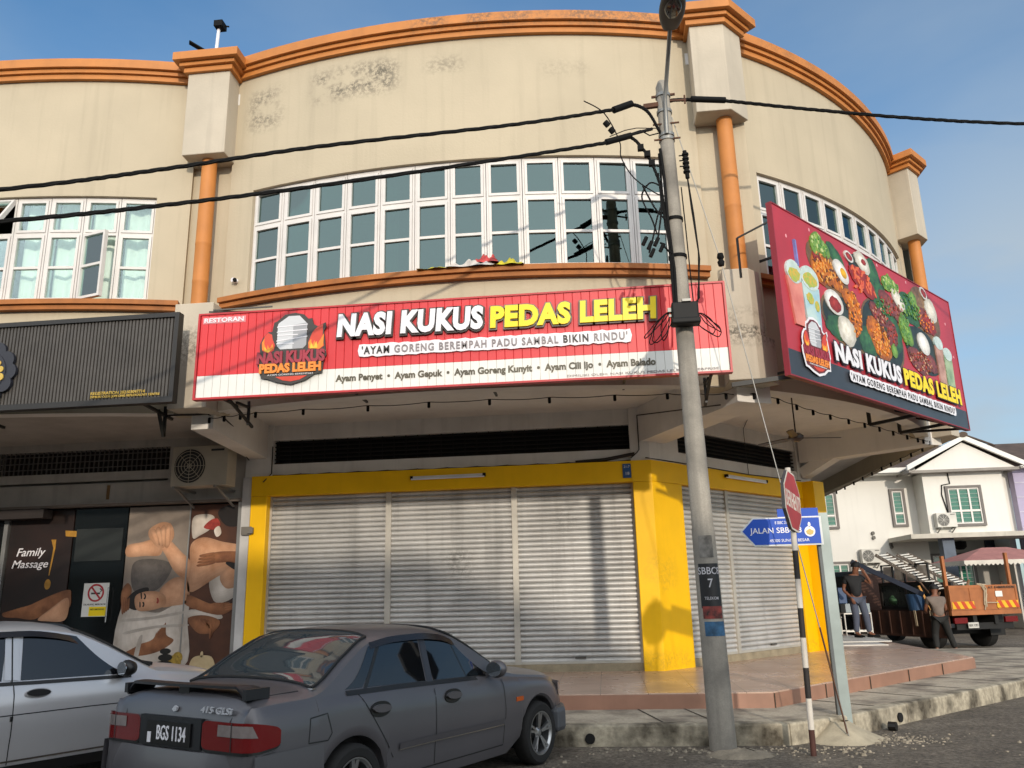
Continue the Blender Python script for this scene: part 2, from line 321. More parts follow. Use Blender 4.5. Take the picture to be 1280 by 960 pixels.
# ------------------------------------------------------------------ corner shophouse
A = R(48.615); ca, sa = math.cos(A), math.sin(A); TB = Vector((ca, sa, 0)); NB = Vector((sa, -ca, 0))
E0 = Vector((2.2, 10.75, 0)); EW = Vector((.88, 13.95, 0)); E1 = E0+TB*7.13
def PB(s, off, z, o=E0): p = o+TB*s+NB*off; return (p.x, p.y, z)
class Arc:
    def __init__(s, P, Q, sag, out):
        s.P, s.Q = Vector(P), Vector(Q); s.L = (s.Q-s.P).length; s.t = (s.Q-s.P)/s.L; s.o = Vector(out); s.sag = sag
        s.r = ((s.L/2)**2+sag**2)/(2*sag)
    def pt(s, d, off=0., z=0.):
        x = d-s.L/2; c = s.P+s.t*s.L/2-s.o*(s.r-s.sag); n = s.t*(x/s.r)+s.o*math.sqrt(max(0, 1-(x/s.r)**2)); p = c+n*(s.r+off); return Vector((p.x, p.y, z))
    def strip(s, mb, d0, d1, z0, z1, o0, o1, n=24):
        vs = []; fs = []
        for i in range(n+1):
            d = d0+(d1-d0)*i/n
            for off, z in ((o1, z0), (o1, z1), (o0, z1), (o0, z0)): vs.append(tuple(s.pt(d, off, z)))
        for i in range(n):
            for k in range(4): fs.append((i*4+k, i*4+(k+1) % 4, i*4+4+(k+1) % 4, i*4+4+k))
        fs += [(0, 1, 2, 3), tuple(n*4+k for k in (3, 2, 1, 0))]
        return mb.add(vs, fs)
AA = Arc((-5.60, 11.12, 0), (1.72, 11.12, 0), .55, (0, -1, 0))
AB = Arc(PB(.42, -.42, 0), PB(6.68, -.42, 0), .52, NB)
AL = Arc((-13.6, 11.12, 0), (-6.25, 11.12, 0), .55, (0, -1, 0))
shop = thing('shophouse', 'cream corner shophouse with bowed parapet, orange columns and grey shutters framed in yellow', 'building', (0, 14, 0))
lshop = thing('shophouse', 'cream shophouse with curtained upstairs windows over a massage parlour shopfront', 'building', (-10, 14, 0))
ZS, ZT, ZW = 6.10, 7.87, 4.37            # sill top, window head, underside of wall
def bay(own, arc, w0, ncol, pitch, openset=()):
    d1 = w0+ncol*pitch; b = MB()
    arc.strip(b, 0, arc.L, ZW, ZS-.15, 0, -.2); arc.strip(b, 0, arc.L, ZT, 9.97, 0, -.2); arc.strip(b, 0, w0, ZS-.15, ZT, 0, -.2, 4); arc.strip(b, d1, arc.L, ZS-.15, ZT, 0, -.2, 4)
    b.build('upper_wall', cream, own, smooth=30)
    b = MB(); arc.strip(b, 0, arc.L, 9.93, 10.02, .07, -.05); arc.strip(b, 0, arc.L, 10.02, 10.09, .115, -.05); arc.strip(b, 0, arc.L, 10.09, 10.24, .17, -.18)
    b.build('cornice', orange, own, smooth=30)
    b = MB(); arc.strip(b, .03, arc.L-.03, ZS-.15, ZS-.075, .10, -.16); arc.strip(b, .03, arc.L-.03, ZS-.075, ZS, .15, -.16)
    b.build('sill_band', orange_band, own, smooth=30)
    for k in range(ncol):
        p0, p1 = arc.pt(w0+k*pitch, -.09), arc.pt(w0+(k+1)*pitch, -.09); t = (p1-p0).normalized(); n = Vector((t.y, -t.x, 0)); W = (p1-p0).length
        T = Matrix(((t.x, -n.x, 0, p0.x), (t.y, -n.y, 0, p0.y), (0, 0, 1, ZS), (0, 0, 0, 1)))
        h = ZT-ZS; f = MB(T); e = .004
        f.box(e, .034, -.03, .04, 0, h); f.box(W-.034, W-e, -.03, .04, 0, h); f.box(.034, W-.034, -.03, .04, h-.05, h); f.box(.034, W-.034, -.03, .04, 0, .045); f.box(.034, W-.034, -.032, .04, .625*h+.02, .625*h+.065)
        st = openset.get(k) if openset else None
        def sash(fb, z0, z1, mid):
            fb.box(.037, .075, -.045, .02, z0, z1); fb.box(W-.075, W-.037, -.045, .02, z0, z1); fb.box(.075, W-.075, -.045, .02, z0, z0+.04); fb.box(.075, W-.075, -.045, .02, z1-.04, z1)
            if mid: fb.box(.075, W-.075, -.04, .015, (z0+z1)/2-.02, (z0+z1)/2+.02)
        g = MB(T @ Matrix.Translation((W/2, 0, h/2)) @ Matrix.Rotation(R(random.uniform(-.9, .9)), 4, 'Z') @ Matrix.Rotation(R(random.uniform(-.7, .7)), 4, 'X') @ Matrix.Translation((-W/2, 0, -h/2)))
        if st != 'top': sash(f, .625*h+.068, h-.053, False); g.box(.07, W-.07, -.012, -.004, .625*h+.1, h-.09)
        if st != 'side': sash(f, .048, .625*h+.017, True); g.box(.07, W-.07, -.012, -.004, .08, .625*h-.02)
        fo = f.build('window', frame_w, own)
        g.build('pane', glass if own is shop else glass_clear, fo)
        if st:
            if st == 'top': Q = T @ Matrix.Translation((0, -.02, h-.053)) @ Matrix.Rotation(R(-32), 4, 'X') @ Matrix.Translation((0, 0, -h+.053))
            else: Q = T @ Matrix.Translation((.037, -.02, 0)) @ Matrix.Rotation(R(-26), 4, 'Z') @ Matrix.Translation((-.037, 0, 0))
            s2 = MB(Q); z0, z1 = (.625*h+.068, h-.053) if st == 'top' else (.048, .625*h+.017); sash(s2, z0, z1, st == 'side'); so = s2.build('open_sash', frame_w, own)
            g2 = MB(Q); g2.box(.07, W-.07, -.012, -.004, z0+.03, z1-.03); g2.build('pane', glass if own is shop else glass_clear, so)
bay(shop, AA, .44, 12, .533); bay(shop, AB, .55, 10, .52); bay(lshop, AL, .50, 12, .53, {7: 'top', 10: 'side', 6: 'top'})

def loft(mb, poly, z0, z1): return mb.prism(poly, z0, z1)
def off_poly(P, d):
    n = len(P); o = []
    for i in range(n):
        p, a, c = Vector(P[i]), Vector(P[i-1]), Vector(P[(i+1) % n]); e1 = (p-a).normalized(); e2 = (c-p).normalized(); n1 = Vector((e1.y, -e1.x)); n2 = Vector((e2.y, -e2.x))
        m_ = (n1+n2).normalized(); o.append(tuple(p+m_*(d/max(.3, m_.dot(n1)))))
    return o
p1u = [(-6.26, 10.75), (-5.56, 10.75), (-5.56, 11.32), (-6.26, 11.32)]
p1l = [(-6.16, 10.77), (-5.56, 10.77), (-5.56, 11.30), (-6.16, 11.30)]
v2 = lambda q: (q[0], q[1])
p2u = [(1.70, 10.75), (2.2, 10.75), v2(PB(.46, 0, 0)), v2(PB(.46, -.6, 0)), (1.70, 11.35)]
p2l = [(1.84, 10.77), (2.2, 10.77), v2(PB(.30, -.015, 0)), v2(PB(.36, -.6, 0)), (1.84, 11.33)]
p2b = [(1.80, 10.755), (2.2, 10.755), v2(PB(.52, -.005, 0)), v2(PB(.52, -.62, 0)), (1.80, 11.35)]
p3u = [v2(PB(6.64, 0, 0)), (E1.x, E1.y), (E1.x, E1.y+.5), (E1.x-.55, E1.y+.5), v2(PB(6.64, -.6, 0))]
p3l = [v2(PB(6.74, -.02, 0)), (E1.x-.02, E1.y), (E1.x-.02, E1.y+.4), (E1.x-.5, E1.y+.4), v2(PB(6.74, -.55, 0))]
for pu, pl, pb, cc in ((p1u, p1l, None, (-5.91, 10.99)), (p2u, p2l, p2b, (2.13, 11.03)), (p3u, p3l, None, v2(PB(6.98, -.22, 0)))):
    b = MB(); b.prism(pu, 8.44, 9.93); pier = b.build('pier', cream_pier, shop, bevel=.012)
    b = MB(); b.prism(off_poly(pu, .055), 9.90, 9.99); b.prism(off_poly(pu, .11), 9.99, 10.06); b.prism(off_poly(pu, .19), 10.06, 10.20); b.build('pier_cap', orange, pier, bevel=.006)
    b = MB()
    if pb: b.prism(pl, 5.0, 5.95); b.prism(pb, 4.35, 5.0)
    else: b.prism(pl, 4.35, 5.96)
    b.build('pier_base', cream_pier, shop, bevel=.012)
    b = MB(); b.lathe([(.118, 5.94), (.118, 6.35), (.121, 6.36), (.121, 6.40), (.118, 6.41), (.118, 6.98), (.121, 6.99), (.121, 7.02), (.118, 7.03), (.115, 8.46)], (cc[0], cc[1], 0), n=28); b.build('column', orange, shop, smooth=40)
b = MB(); b.box(-6.30, -5.50, 11.20, 11.4, 4.36, 9.95); b.build('pier_wall', cream, shop)
b = MB(); b.prism([(1.60, 11.17), (2.45, 11.17), v2(PB(.62, -.40, 0)), v2(PB(.62, -.6, 0)), (1.60, 11.5)], 4.36, 9.95); b.build('pier_wall', cream, shop)
b = MB(); b.prism([v2(PB(6.5, -.46, 0)), v2(PB(6.9, -.44, 0)), v2(PB(6.9, -.7, 0)), v2(PB(6.5, -.7, 0))], 4.36, 9.95); b.build('pier_wall', cream, shop)
# dirt runnels, soffit, edge beams and cross beams
b = MB(); AA.strip(b, 0, AA.L, ZW-.004, ZW+.38, -.004, -.22); AB.strip(b, 0, AB.L, ZW-.004, ZW+.38, -.004, -.22); b.build('edge_beam', soffitm, shop)
b = MB(); b.prism([(-6.1, 11.2), (-3.9, 10.9), (-1.9, 10.75), (0, 10.9), (1.72, 11.2), (2.25, 11.05), v2(PB(.6, -.35, 0)), v2(PB(2, -.1, 0)), v2(PB(3.55, -.05, 0)), v2(PB(5.2, -.1, 0)), v2(PB(6.6, -.4, 0)), (E1.x-.1, E1.y+.3), (E1.x-.1, 30), (4, 30), (3.0, 16.6), (.6, 14.4), (-6.1, 14.4)], 4.75, 4.95); b.build('soffit', soffitm, shop)
b = MB(); b.box(E1.x-.25, E1.x-.03, E1.y+.4, 30, 4.36, 10.2); b.build('side_wall', cream, shop)
b = MB(); b.prism([(-6.02, 11.25), (-5.68, 11.25), (-5.98, 14.05), (-6.30, 14.05)], 4.14, 4.76)
b.build('cross_beam', soffitm, shop)
b = MB(); b.prism([(1.95, 11.15), (2.45, 11.38), (1.10, 14.35), (.66, 14.05)], 4.14, 4.76); b.build('cross_beam', soffitm, shop)
p = [v2(PB(6.55, -.45, 0)), v2(PB(6.95, -.3, 0)), v2(PB(5.45, .1, 0, EW)), v2(PB(5.05, .05, 0, EW))]
b = MB(); b.prism(p, 4.22, 4.76); q0, q1 = Vector(PB(5.25, .02, 4.0, EW)), Vector(PB(6.7, -.5, 4.3)); dd = (q1-q0).normalized(); b.bar(tuple(q0), tuple(q0+dd*.9+Vector((0, 0, .28))), .3, .22); b.build('cross_beam', soffitm, shop)
# ground floor walls
b = MB(); b.box(-6.36, -5.87, 13.95, 14.4, 3.81, 4.76); b.box(-5.9, .56, 14.0, 14.4, 4.47, 4.76); b.box(-5.9, .56, 13.99, 14.4, 3.81, 4.035)
b.prism([(.55, 13.92), (.875, 13.92), v2(PB(.78, .03, 0, EW)), v2(PB(.78, -.4, 0, EW)), (.55, 14.4)], 3.81, 4.76)
def sB(s0, s1, o0, o1): return [v2(PB(s0, o1, 0, EW)), v2(PB(s1, o1, 0, EW)), v2(PB(s1, o0, 0, EW)), v2(PB(s0, o0, 0, EW))]
b.prism(sB(.78, 5.0, -.4, -.02), 4.47, 4.76); b.prism(sB(.78, 5.0, -.4, -.01), 3.81, 4.035); b.prism(sB(5.0, 5.52, -.4, .01), 3.81, 4.76)
b.build('upper_shop_wall', wallw, shop)
b = MB(); b.box(-5.87, .55, 14.12, 14.16, 4.03, 4.48); b.prism(sB(.79, 4.99, -.16, -.12), 4.03, 4.48); b.build('vent_backing', black, shop)
vm = mat('dark louvre', '15120f', .8)
b = MB()
for k in range(6): z = 4.05+k*.075; b.box(-5.87, .55, 14.06, 14.10, z, z+.022)
for k in range(30): x = -5.8+k*.215; b.box(x, x+.012, 14.05, 14.06, 4.035, 4.47)
for k in range(6): z = 4.05+k*.075; b.prism(sB(.79, 4.99, -.10, -.06), z, z+.022)
b.build('vent_louvre', vm, shop)
b = MB(); b.box(-6.20, .56, 13.88, 14.3, 3.455, 3.812); b.prism([(.55, 13.87), (.885, 13.87), v2(PB(.80, .06, 0, EW)), v2(PB(.80, -.35, 0, EW)), (.55, 14.3)], 3.452, 3.815); b.prism(sB(.80, 5.52, -.35, .045), 3.455, 3.812); b.build('fascia', yellow, shop)
b = MB(); b.prism([(.56, 13.87), (.885, 13.87), v2(PB(.77, .06, 0, EW)), v2(PB(.77, -.3, 0, EW)), (.56, 14.3)], .39, 3.45); b.build('pillar', yellow, shop, bevel=.01)
b = MB(); b.box(-6.20, -5.90, 13.88, 14.3, .39, 3.453); b.build('pillar', yellow, shop, bevel=.01)
b = MB(); b.prism(sB(4.63, 5.05, -.3, .03), .39, 3.453); b.prism(sB(5.05, 5.5, -.3, .30), .39, 3.81); b.build('pillar', yellow, shop, bevel=.01)
b = MB(); b.box(-6.37, -6.21, 13.9, 14.3, .39, 3.80); b.build('party_strip', mat('white strip', 'C6C4C2', .7, streak=.3), shop)
plinth = mat('shutter plinth', '9C9078', .9, var=.18, scale=4, fine=.3)
b = MB(); b.box(-5.9, .56, 13.99, 14.35, .39, .52); b.prism(sB(.77, 4.63, -.35, -.02), .39, .52); b.build('plinth', plinth, shop)
shut = mat('galvanised shutter', 'CDCCC9', .40, metal=.3, var=.12, scale=1.4, streak=.55, fine=.15, spot=[(-2.75, -2.2, 1.9, 2.45, .55), (-5.2, -4.6, .6, 1.1, .3), (-.9, -.4, 2.6, 3.1, .3)])
rail = mat('shutter rail', 'BBB6AC', .5, metal=.3, var=.1)
pitch = .0865
prof = []
nsl = 34
for k in range(nsl):
    for f, y in ((0, .026), (.07, .024), (.12, -.008), (.28, -.024), (.5, -.030), (.75, -.024), (.93, -.004)): prof.append((.525+(k+f)*pitch, y))
prof.append((.525+nsl*pitch, 0))
def shutter(fn, L):
    b = MB(); vs = []; fs = []; n = len(prof); nx = 10
    dz = [random.uniform(-.002, .002) for _ in range(nx+1)]
    for i in range(nx+1):
        for z, y in prof: vs.append(fn(L*i/nx, y+dz[i], z))
    for i in range(nx):
        for j in range(n-1): fs.append((i*n+j, (i+1)*n+j, (i+1)*n+j+1, i*n+j+1))
    b.add(vs, fs); o = b.build('shutter', shut, shop, smooth=50)
    b = MB(); q = [fn(0, -.035, .49), fn(L, -.035, .49), fn(L, .02, .49), fn(0, .02, .49)]; b.add(q+[(x, y, .555) for x, y, _ in q], [(0,3,2,1),(4,5,6,7),(0,1,5,4),(1,2,6,5),(2,3,7,6),(3,0,4,7)]); b.build('bottom_bar', rail, o)
    b = MB(); q = [fn(L*.5-.09, -.062, .60), fn(L*.5+.09, -.062, .60), fn(L*.5+.09, -.03, .60), fn(L*.5-.09, -.03, .60)]; b.add(q+[(x, y, .63) for x, y, _ in q], [(0,3,2,1),(4,5,6,7),(0,1,5,4),(1,2,6,5),(2,3,7,6),(3,0,4,7)]); b.build('pull_handle', mat('dark handle', '4a4743', .5), o)
for x0, x1 in ((-5.87, -3.77), (-3.68, -1.54), (-1.45, .53)): shutter(lambda u, y, z, x0=x0: (x0+u, 14.09+y, z), x1-x0)
for s0, s1 in ((.80, 2.26), (2.34, 4.60)): shutter(lambda u, y, z, s0=s0: PB(s0+u, -.10-y, z, EW), s1-s0)
for x in (-3.725, -1.495):
    b = MB(); b.box(x-.05, x+.05, 14.03, 14.12, .52, 3.46); b.build('shutter_rail', rail, shop)
b = MB(); b.prism(sB(2.255, 2.345, -.12, -.045), .52, 3.46); b.build('shutter_rail', rail, shop)
b = MB(); b.box(-5.9, -5.86, 14.04, 14.12, .52, 3.46); b.build('shutter_rail', rail, shop); b = MB(); b.box(.525, .562, 14.03, 14.12, .52, 3.46); b.build('shutter_rail', rail, shop)
# body behind, first floor, roof
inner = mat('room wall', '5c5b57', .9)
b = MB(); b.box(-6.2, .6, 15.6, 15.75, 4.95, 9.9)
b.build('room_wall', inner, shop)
b = MB(); b.prism([(-6.2, 11.1), (1.7, 11.1), v2(PB(6.6, -.6, 0)), (6.6, 30), (-6.2, 30)], 9.5, 9.7); b.build('roof_slab', wallw, shop)
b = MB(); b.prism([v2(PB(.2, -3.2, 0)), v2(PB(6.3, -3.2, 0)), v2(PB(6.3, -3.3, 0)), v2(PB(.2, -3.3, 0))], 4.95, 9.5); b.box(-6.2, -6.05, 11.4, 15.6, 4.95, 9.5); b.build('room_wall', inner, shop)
b = MB(); b.prism([(-6.1, 14.3), (.7, 14.3), (4.3, 18.3), (4.3, 30), (-6.1, 30)], .4, 4.75); b.build('shop_core', inner, shop)
curt = mat('pale curtain', 'E2EDE4', .9, var=.05)
def curtain(own, arc, d0, d1, off=-.32, z0=ZS-.1, z1=ZT+.05):
    b = MB(); n = int((d1-d0)*40)
    b.grid(lambda u, v: arc.pt(d0+(d1-d0)*u+.012*math.sin(u*n*.5)*(1-v), off+.028*math.sin(u*n*.62+.6*math.sin(v*3)), z0+(z1-z0)*v), n, 4); b.build('curtain', curt, own, smooth=80)
curtain(shop, AA, 2.55, 2.78)
for k in range(12):
    if k in (6, 7): continue
    curtain(lshop, AL, .53+k*.53, .53+k*.53+(.50 if k != 10 else .38))
# ------------------------------------------------------------------ massage unit
b = MB(); AL.strip(b, 0, AL.L, ZW-.004, ZW+.38, -.004, -.22); b.build('edge_beam', soffitm, lshop)
b = MB(); b.prism([(-13.6, 11.2), (-9.9, 10.8), (-6.27, 11.2), (-6.1, 11.3), (-6.1, 14.4), (-13.6, 14.4)], 4.60, 4.80); b.build('soffit', mat('grey soffit', 'B9B2A9', .9, var=.08, streak=.2), lshop)
lw = mat('grubby grey wall', 'B5AFA7', .9, var=.1, streak=.4)
b = MB(); b.box(-13.6, -11.3, 14.0, 14.4, .4, 4.6); b.box(-11.3, -6.37, 14.0, 14.4, 4.46, 4.6); b.box(-11.3, -6.37, 14.0, 14.4, 3.87, 4.03); b.box(-11.3, -6.37, 14.0, 14.4, 3.40, 3.82); b.box(-11.3, -7.86, 14.2, 14.4, 3.80, 3.88); b.box(-7.86, -6.37, 14.001, 14.4, 3.8, 4.5); b.build('shopfront_wall', lw, lshop)
b = MB(); b.box(-11.3, -7.86, 14.2, 14.25, 4.02, 4.47); b.build('grille_backing', mat('vent backing', '2a201c', .9), lshop)
b = MB()
for k in range(36): x = -11.25+k*.094; b.box(x, x+.014, 14.03, 14.06, 4.03, 4.46)
for z in (4.12, 4.24, 4.36): b.box(-11.28, -7.87, 14.015, 14.03, z, z+.014)
b.build('grille', mat('grille metal', '6b6763', .6), lshop)
b = MB(); b.box(-11.3, -6.37, 13.86, 14.0, 3.385, 3.43); b.build('canopy_lip', mat('lip', '80756c', .7), lshop)
dk = mat('dark tinted glass', '17191a', .08, var=.03, spec=.6)
b = MB(); b.box(-9.62, -8.60, 14.06, 14.12, .42, 3.385); b.build('glass_door', dk, lshop)
b = MB(); b.box(-9.56, -8.66, 14.04, 14.058, 2.42, 3.0); b.build('door_panel', mat('grey door panel', '2b2f2e', .35), lshop)
b = MB(); b.cyl((-8.80, 13.99, 1.35), (-8.80, 13.99, 1.95), .014); b.bar((-8.8, 13.99, 1.4), (-8.8, 14.05, 1.4), .015); b.bar((-8.8, 13.99, 1.9), (-8.8, 14.05, 1.9), .015); b.build('door_handle', mat('steel', 'b0b0b0', .25, metal=1), lshop)
b = MB(); b.box(-11.3, -9.62, 14.10, 14.2, .4, 3.4); b.box(-8.6, -6.37, 14.10, 14.2, .4, 3.4); b.build('shop_window', mat('shop window', '10100f', .2), lshop)
b = MB(); b.box(-6.2-.25, -6.2-.17, 13.94, 14.09, .5, 3.38); b.box(-10.98, -10.90, 14.0, 14.09, .4, 3.4); b.box(-7.41, -7.385, 14.04, 14.09, .4, 3.385); b.box(-11.1, -9.62, 14.0, 14.09, .4, .5); b.box(-8.6, -6.42, 14.0, 14.09, .42, .5); b.build('shop_window_frame', mat('aluminium', '9a9996', .4, metal=.6), lshop)
b = MB(); b.box(-11.3, -10.05, 13.75, 14.0, 3.2, 3.36); b.build('shutter_box', mat('brown box', '2c2523', .6), lshop)
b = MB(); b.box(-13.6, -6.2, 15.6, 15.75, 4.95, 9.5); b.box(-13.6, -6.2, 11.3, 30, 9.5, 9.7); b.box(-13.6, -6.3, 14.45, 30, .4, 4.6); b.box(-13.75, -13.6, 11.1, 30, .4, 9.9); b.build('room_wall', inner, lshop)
b = MB(); b.cyl((-6.72, 11.08, 4.4), (-6.72, 11.08, 6.0), .022); b.cyl((-6.47, 11.09, 8.3), (-6.47, 11.09, 9.9), .012); b.cyl((-6.62, 11.06, 6.1), (-6.55, 11.09, 9.9), .008); b.build('downpipe', mat('pipe', 'c5c0b4', .6), lshop)
# ------------------------------------------------------------------ signboards
red = mat('red sign sheet', 'CF2D32', .45, var=.05, scale=1.2, coat=.1); redB = mat('printed red', 'B5343F', .40, var=.12, scale=.9)
white_p = mat('white sign sheet', 'DCDBD5', .5, var=.03); black_m = mat('black steel', '14130f', .5); charcoal = mat('charcoal letter edge', '3A3632', .5)
wl = mat('white letter', 'E4E2E6', .4, var=.03); yl = mat('yellow letter', 'F2D400', .4, var=.04); gl_ = mat('grey letter', '8C8486', .5, var=.1); dl = mat('dark letter', '2b2624', .5); br = mat('brown letter', '57503f', .5, var=.2)
pot = mat('steel pot print', 'C7C9CC', .4, var=.04); pot2 = mat('pot shade print', 'A3A4A8', .4); fl1 = mat('flame red print', 'D4442F', .45); fl2 = mat('flame orange print', 'F08A2A', .45, var=.1); fl3 = mat('flame yellow print', 'F5C23A', .45); mar = mat('maroon letter', '9E2E3E', .45); org = mat('orange letter', 'EE8B30', .45, var=.08)
def logo(own, X0, Z0, sx, sz, y, edge, yk, white_rim=False):
    """pot with flames badge; X,Y in badge units (0..760, 0..770 from the top)"""
    P = lambda *q: [(X0+x*sx, Z0-yy*sz) for x, yy in q]
    sil = [(200,90),(290,20),(400,5),(500,30),(550,80),(590,75),(610,140),(660,170),(740,130),(750,180),(725,220),(740,310),(750,410),(762,480),(735,520),(720,660),(640,670),(540,730),(380,770),(230,740),(120,700),(50,690),(0,520),(-5,440),(25,420),(20,330),(50,260),(110,200),(150,200),(170,100)]
    if white_rim:
        cx, cz = 380, 400; b = MB(); b.plate(P(*[(cx+(x-cx)*1.10, cz+(z-cz)*1.10) for x, z in sil]), y-.004*yk, y); b.build('badge_rim', wl, own, local=own_local)
    b = MB(); b.plate(P(*sil), y-.012*yk, y); badge = b.build('badge', charcoal if not white_rim else mat('maroon badge', '6E2A2C', .5), own, local=own_local)
    k = y-.012*yk
    b = MB(); b.plate(P((212,130),(225,110),(330,40),(450,40),(520,110),(538,130),(535,360),(500,395),(250,395),(212,360)), k-.003, k); b.build('pot', pot, badge, local=own_local)
    b = MB(); b.plate(P((385,140),(535,120),(533,358),(498,393),(385,393)), k-.005, k); b.build('pot_side', pot2, badge, local=own_local)
    b = MB()
    for q in ((205,150,545,135),(205,205,545,190),(210,240,440,240),(205,300,545,265),(205,330,400,333)):
        x0, a0, x1, a1 = q; b.plate(P((x0,a0),(x0,a0+9),(x1,a1+9),(x1,a1))[::-1], k-.007, k)
    b.build('pot_rings', wl, badge, local=own_local)
    b = MB(); b.plate(P((40,320),(75,240),(105,210),(150,230),(160,280),(190,350),(180,400),(120,430),(50,400)), k-.003, k); b.build('flame', fl1, badge, local=own_local); b = MB(); b.plate(P((560,330),(600,230),(650,180),(715,150),(715,300),(735,380),(690,415),(560,400)), k-.003, k); b.build('flame', fl1, badge, local=own_local)
    b = MB(); b.plate(P((50,390),(45,310),(70,270),(70,330),(100,390),(110,340),(130,390),(160,330),(180,380),(120,425)), k-.005, k); b.plate(P((570,400),(560,340),(590,300),(600,370),(630,320),(650,380),(700,300),(728,250),(725,380),(680,412)), k-.005, k); b.build('flame_tongue', fl2, badge, local=own_local)
    b = MB(); b.plate(P((80,420),(75,360),(110,400),(130,370),(140,420)), k-.007, k); b.plate(P((580,405),(590,340),(620,390),(650,330),(665,400)), k-.007, k); b.build('flame_core', fl3, badge, local=own_local)
    b = MB(); text(b, 'NASI KUKUS', X0+8*sx, Z0-540*sz, 735*sx, 115*sz, k, .055, .012*yk); b.build('badge_lettering', mar, badge, local=own_local)
    b = MB(); text(b, 'PEDAS LELEH', X0+40*sx, Z0-640*sz, 665*sx, 88*sz, k, .055, .012*yk); b.build('badge_lettering', org, badge, local=own_local)
    b = MB(); text(b, 'AYAM GORENG BEREMPAH', X0+120*sx, Z0-672*sz, 500*sx, 17*sz, k, .0, .004); b.build('badge_lettering', wl, badge, local=own_local)
    b = MB(); b.plate(P((210,685),(560,685),(480,725),(380,740),(290,725)), k-.004, k); b.build('badge_base', fl1, badge, local=own_local)
own_local = False
SY = 10.25
sg = thing('signboard', 'long red and white ribbed restaurant signboard with raised letters NASI KUKUS PEDAS LELEH', 'signboard', (-1.85, SY, 4.33))
def ribbed(x0, x1, z0, z1, y, pitch, depth, gap):
    b = MB(); vs = []; x = x0; pr = []
    while x < x1-1e-4:
        e = min(x+pitch, x1); pr += [(x, y+depth), (x+gap, y), (e-gap*.2, y), (e, y+depth)]; x = e
    n = len(pr)
    for px, py in pr: vs += [(px, py, z0), (px, py, z1)]
    b.add(vs, [(2*i, 2*i+2, 2*i+3, 2*i+1) for i in range(n-1)])
    return b
ribbed(-5.46, 1.74, 4.665, 5.545, SY, .116, .010, .008).build('red_panel', red, sg, recalc=False)
ribbed(-5.46, 1.74, 4.355, 4.663, SY, .116, .010, .006).build('white_panel', white_p, sg, recalc=False)
b = MB(); b.box(-5.49, 1.77, SY-.02, SY+.09, 4.325, 4.353); b.box(-5.49, -5.462, SY-.02, SY+.09, 4.353, 5.55); b.box(1.742, 1.77, SY-.02, SY+.09, 4.353, 5.55); b.box(-5.49, 1.77, SY-.015, SY+.09, 5.55, 5.575); b.box(-5.46, 1.74, SY+.02, SY+.09, 4.353, 5.55); b.build('sign_frame', mat('red sign frame', 'B72A30', .45), sg)
def raised(s, x, z, wd, ht, m, mo, o1, o2, d, own, shear=.0, space=1.):
    b = MB(); text(b, s, x, z, wd, ht, SY, o2, d*.6, shear, space); e = b.build('letter_backing', mo, own)
    b = MB(); text(b, s, x, z, wd, ht, SY-d*.6, o1, d*.4, shear, space); b.build('lettering', m, e)
raised('NASI KUKUS', -3.44, 5.11, 1.98, .29, wl, charcoal, .055, .115, .07, sg, .08, 1.08)
raised('PEDAS LELEH', -1.33, 5.11, 2.17, .27, yl, mat('grey letter edge', '6d6862', .5), .055, .11, .07, sg, .05, 1.08)
def band(x0, x1, z0, z1, y, d, seed):
    r = random.Random(seed); n = 60; h = (z1-z0)/2; b = MB()
    up_e = [(x0+(x1-x0)*k/n, z1+(.006*math.sin(k*1.9)+r.uniform(-.006, .006))) for k in range(n+1)]; lo_e = [(x0+(x1-x0)*k/n, z0+(.006*math.sin(k*2.3+1)+r.uniform(-.006, .006))) for k in range(n+1)]
    b.plate([(x0-.02, (z0+z1)/2)]+lo_e+[(x1+.02, (z0+z1)/2)]+up_e[::-1], y-d, y); return b
bk = band(-3.15, .50, 4.805, 4.98, SY, .03, 4).build('letter_backing', wl, sg)
full = "'AYAM GORENG BEREMPAH PADU SAMBAL BIKIN RINDU'"
def split_text(full, parts, x, z, wd, ht, y, off, ext, shear, space, own):
    b0, _ = text_geo(full, .0, 0., shear, space); m0, m1 = min(q[0] for q in b0), max(q[0] for q in b0); done = ''
    cuts = [-9]
    for s, m_ in parts[:-1]:
        done += s; p0 = text_geo(done.rstrip(), .0, 0., shear, space)[0]; cuts.append(x+(max(q[0] for q in p0)-m0)*wd/(m1-m0)+.02)
    cuts.append(99); al = MB(); text(al, full, x, z, wd, ht, y, off, ext, shear, space)
    for k, (s, m_) in enumerate(parts):
        b = MB(); keep = [f for f in al.f if cuts[k] < sum(al.v[i].x for i in f)/len(f) <= cuts[k+1]]; ids = sorted({i for f in keep for i in f}); mp_ = {i: n for n, i in enumerate(ids)}; b.v = [al.v[i] for i in ids]; b.f = [tuple(mp_[i] for i in f) for f in keep]; b.build('lettering', m_, own)
split_text(full, [("'AYAM ", dl), ('GORENG BEREMPAH PADU SAMBAL ', gl_), ('BIKIN ', dl), ("RINDU'", gl_)], -3.11, 4.84, 3.57, .105, SY-.03, .022, .012, 0., 1.25, bk)
b = MB(); text(b, 'Ayam Penyet  \u2022  Ayam Gepuk  \u2022  Ayam Goreng Kunyit  \u2022  Ayam Cili Ijo  \u2022  Ayam Balado', -3.47, 4.455, 4.27, .115, SY, .035, .008); b.build('lettering', br, sg)
b = MB(); text(b, 'DIMILIKI OLEH: NASI KUKUS PEDAS LELEH ENTERPRISE', -.35, 4.375, 1.95, .030, SY, 0, .006); b.build('lettering', gl_, sg)
b = MB(); b.box(-5.425, -4.80, SY-.004, SY, 5.42, 5.515); pl = b.build('name_patch', mat('pink patch', 'D9868A', .5), sg)
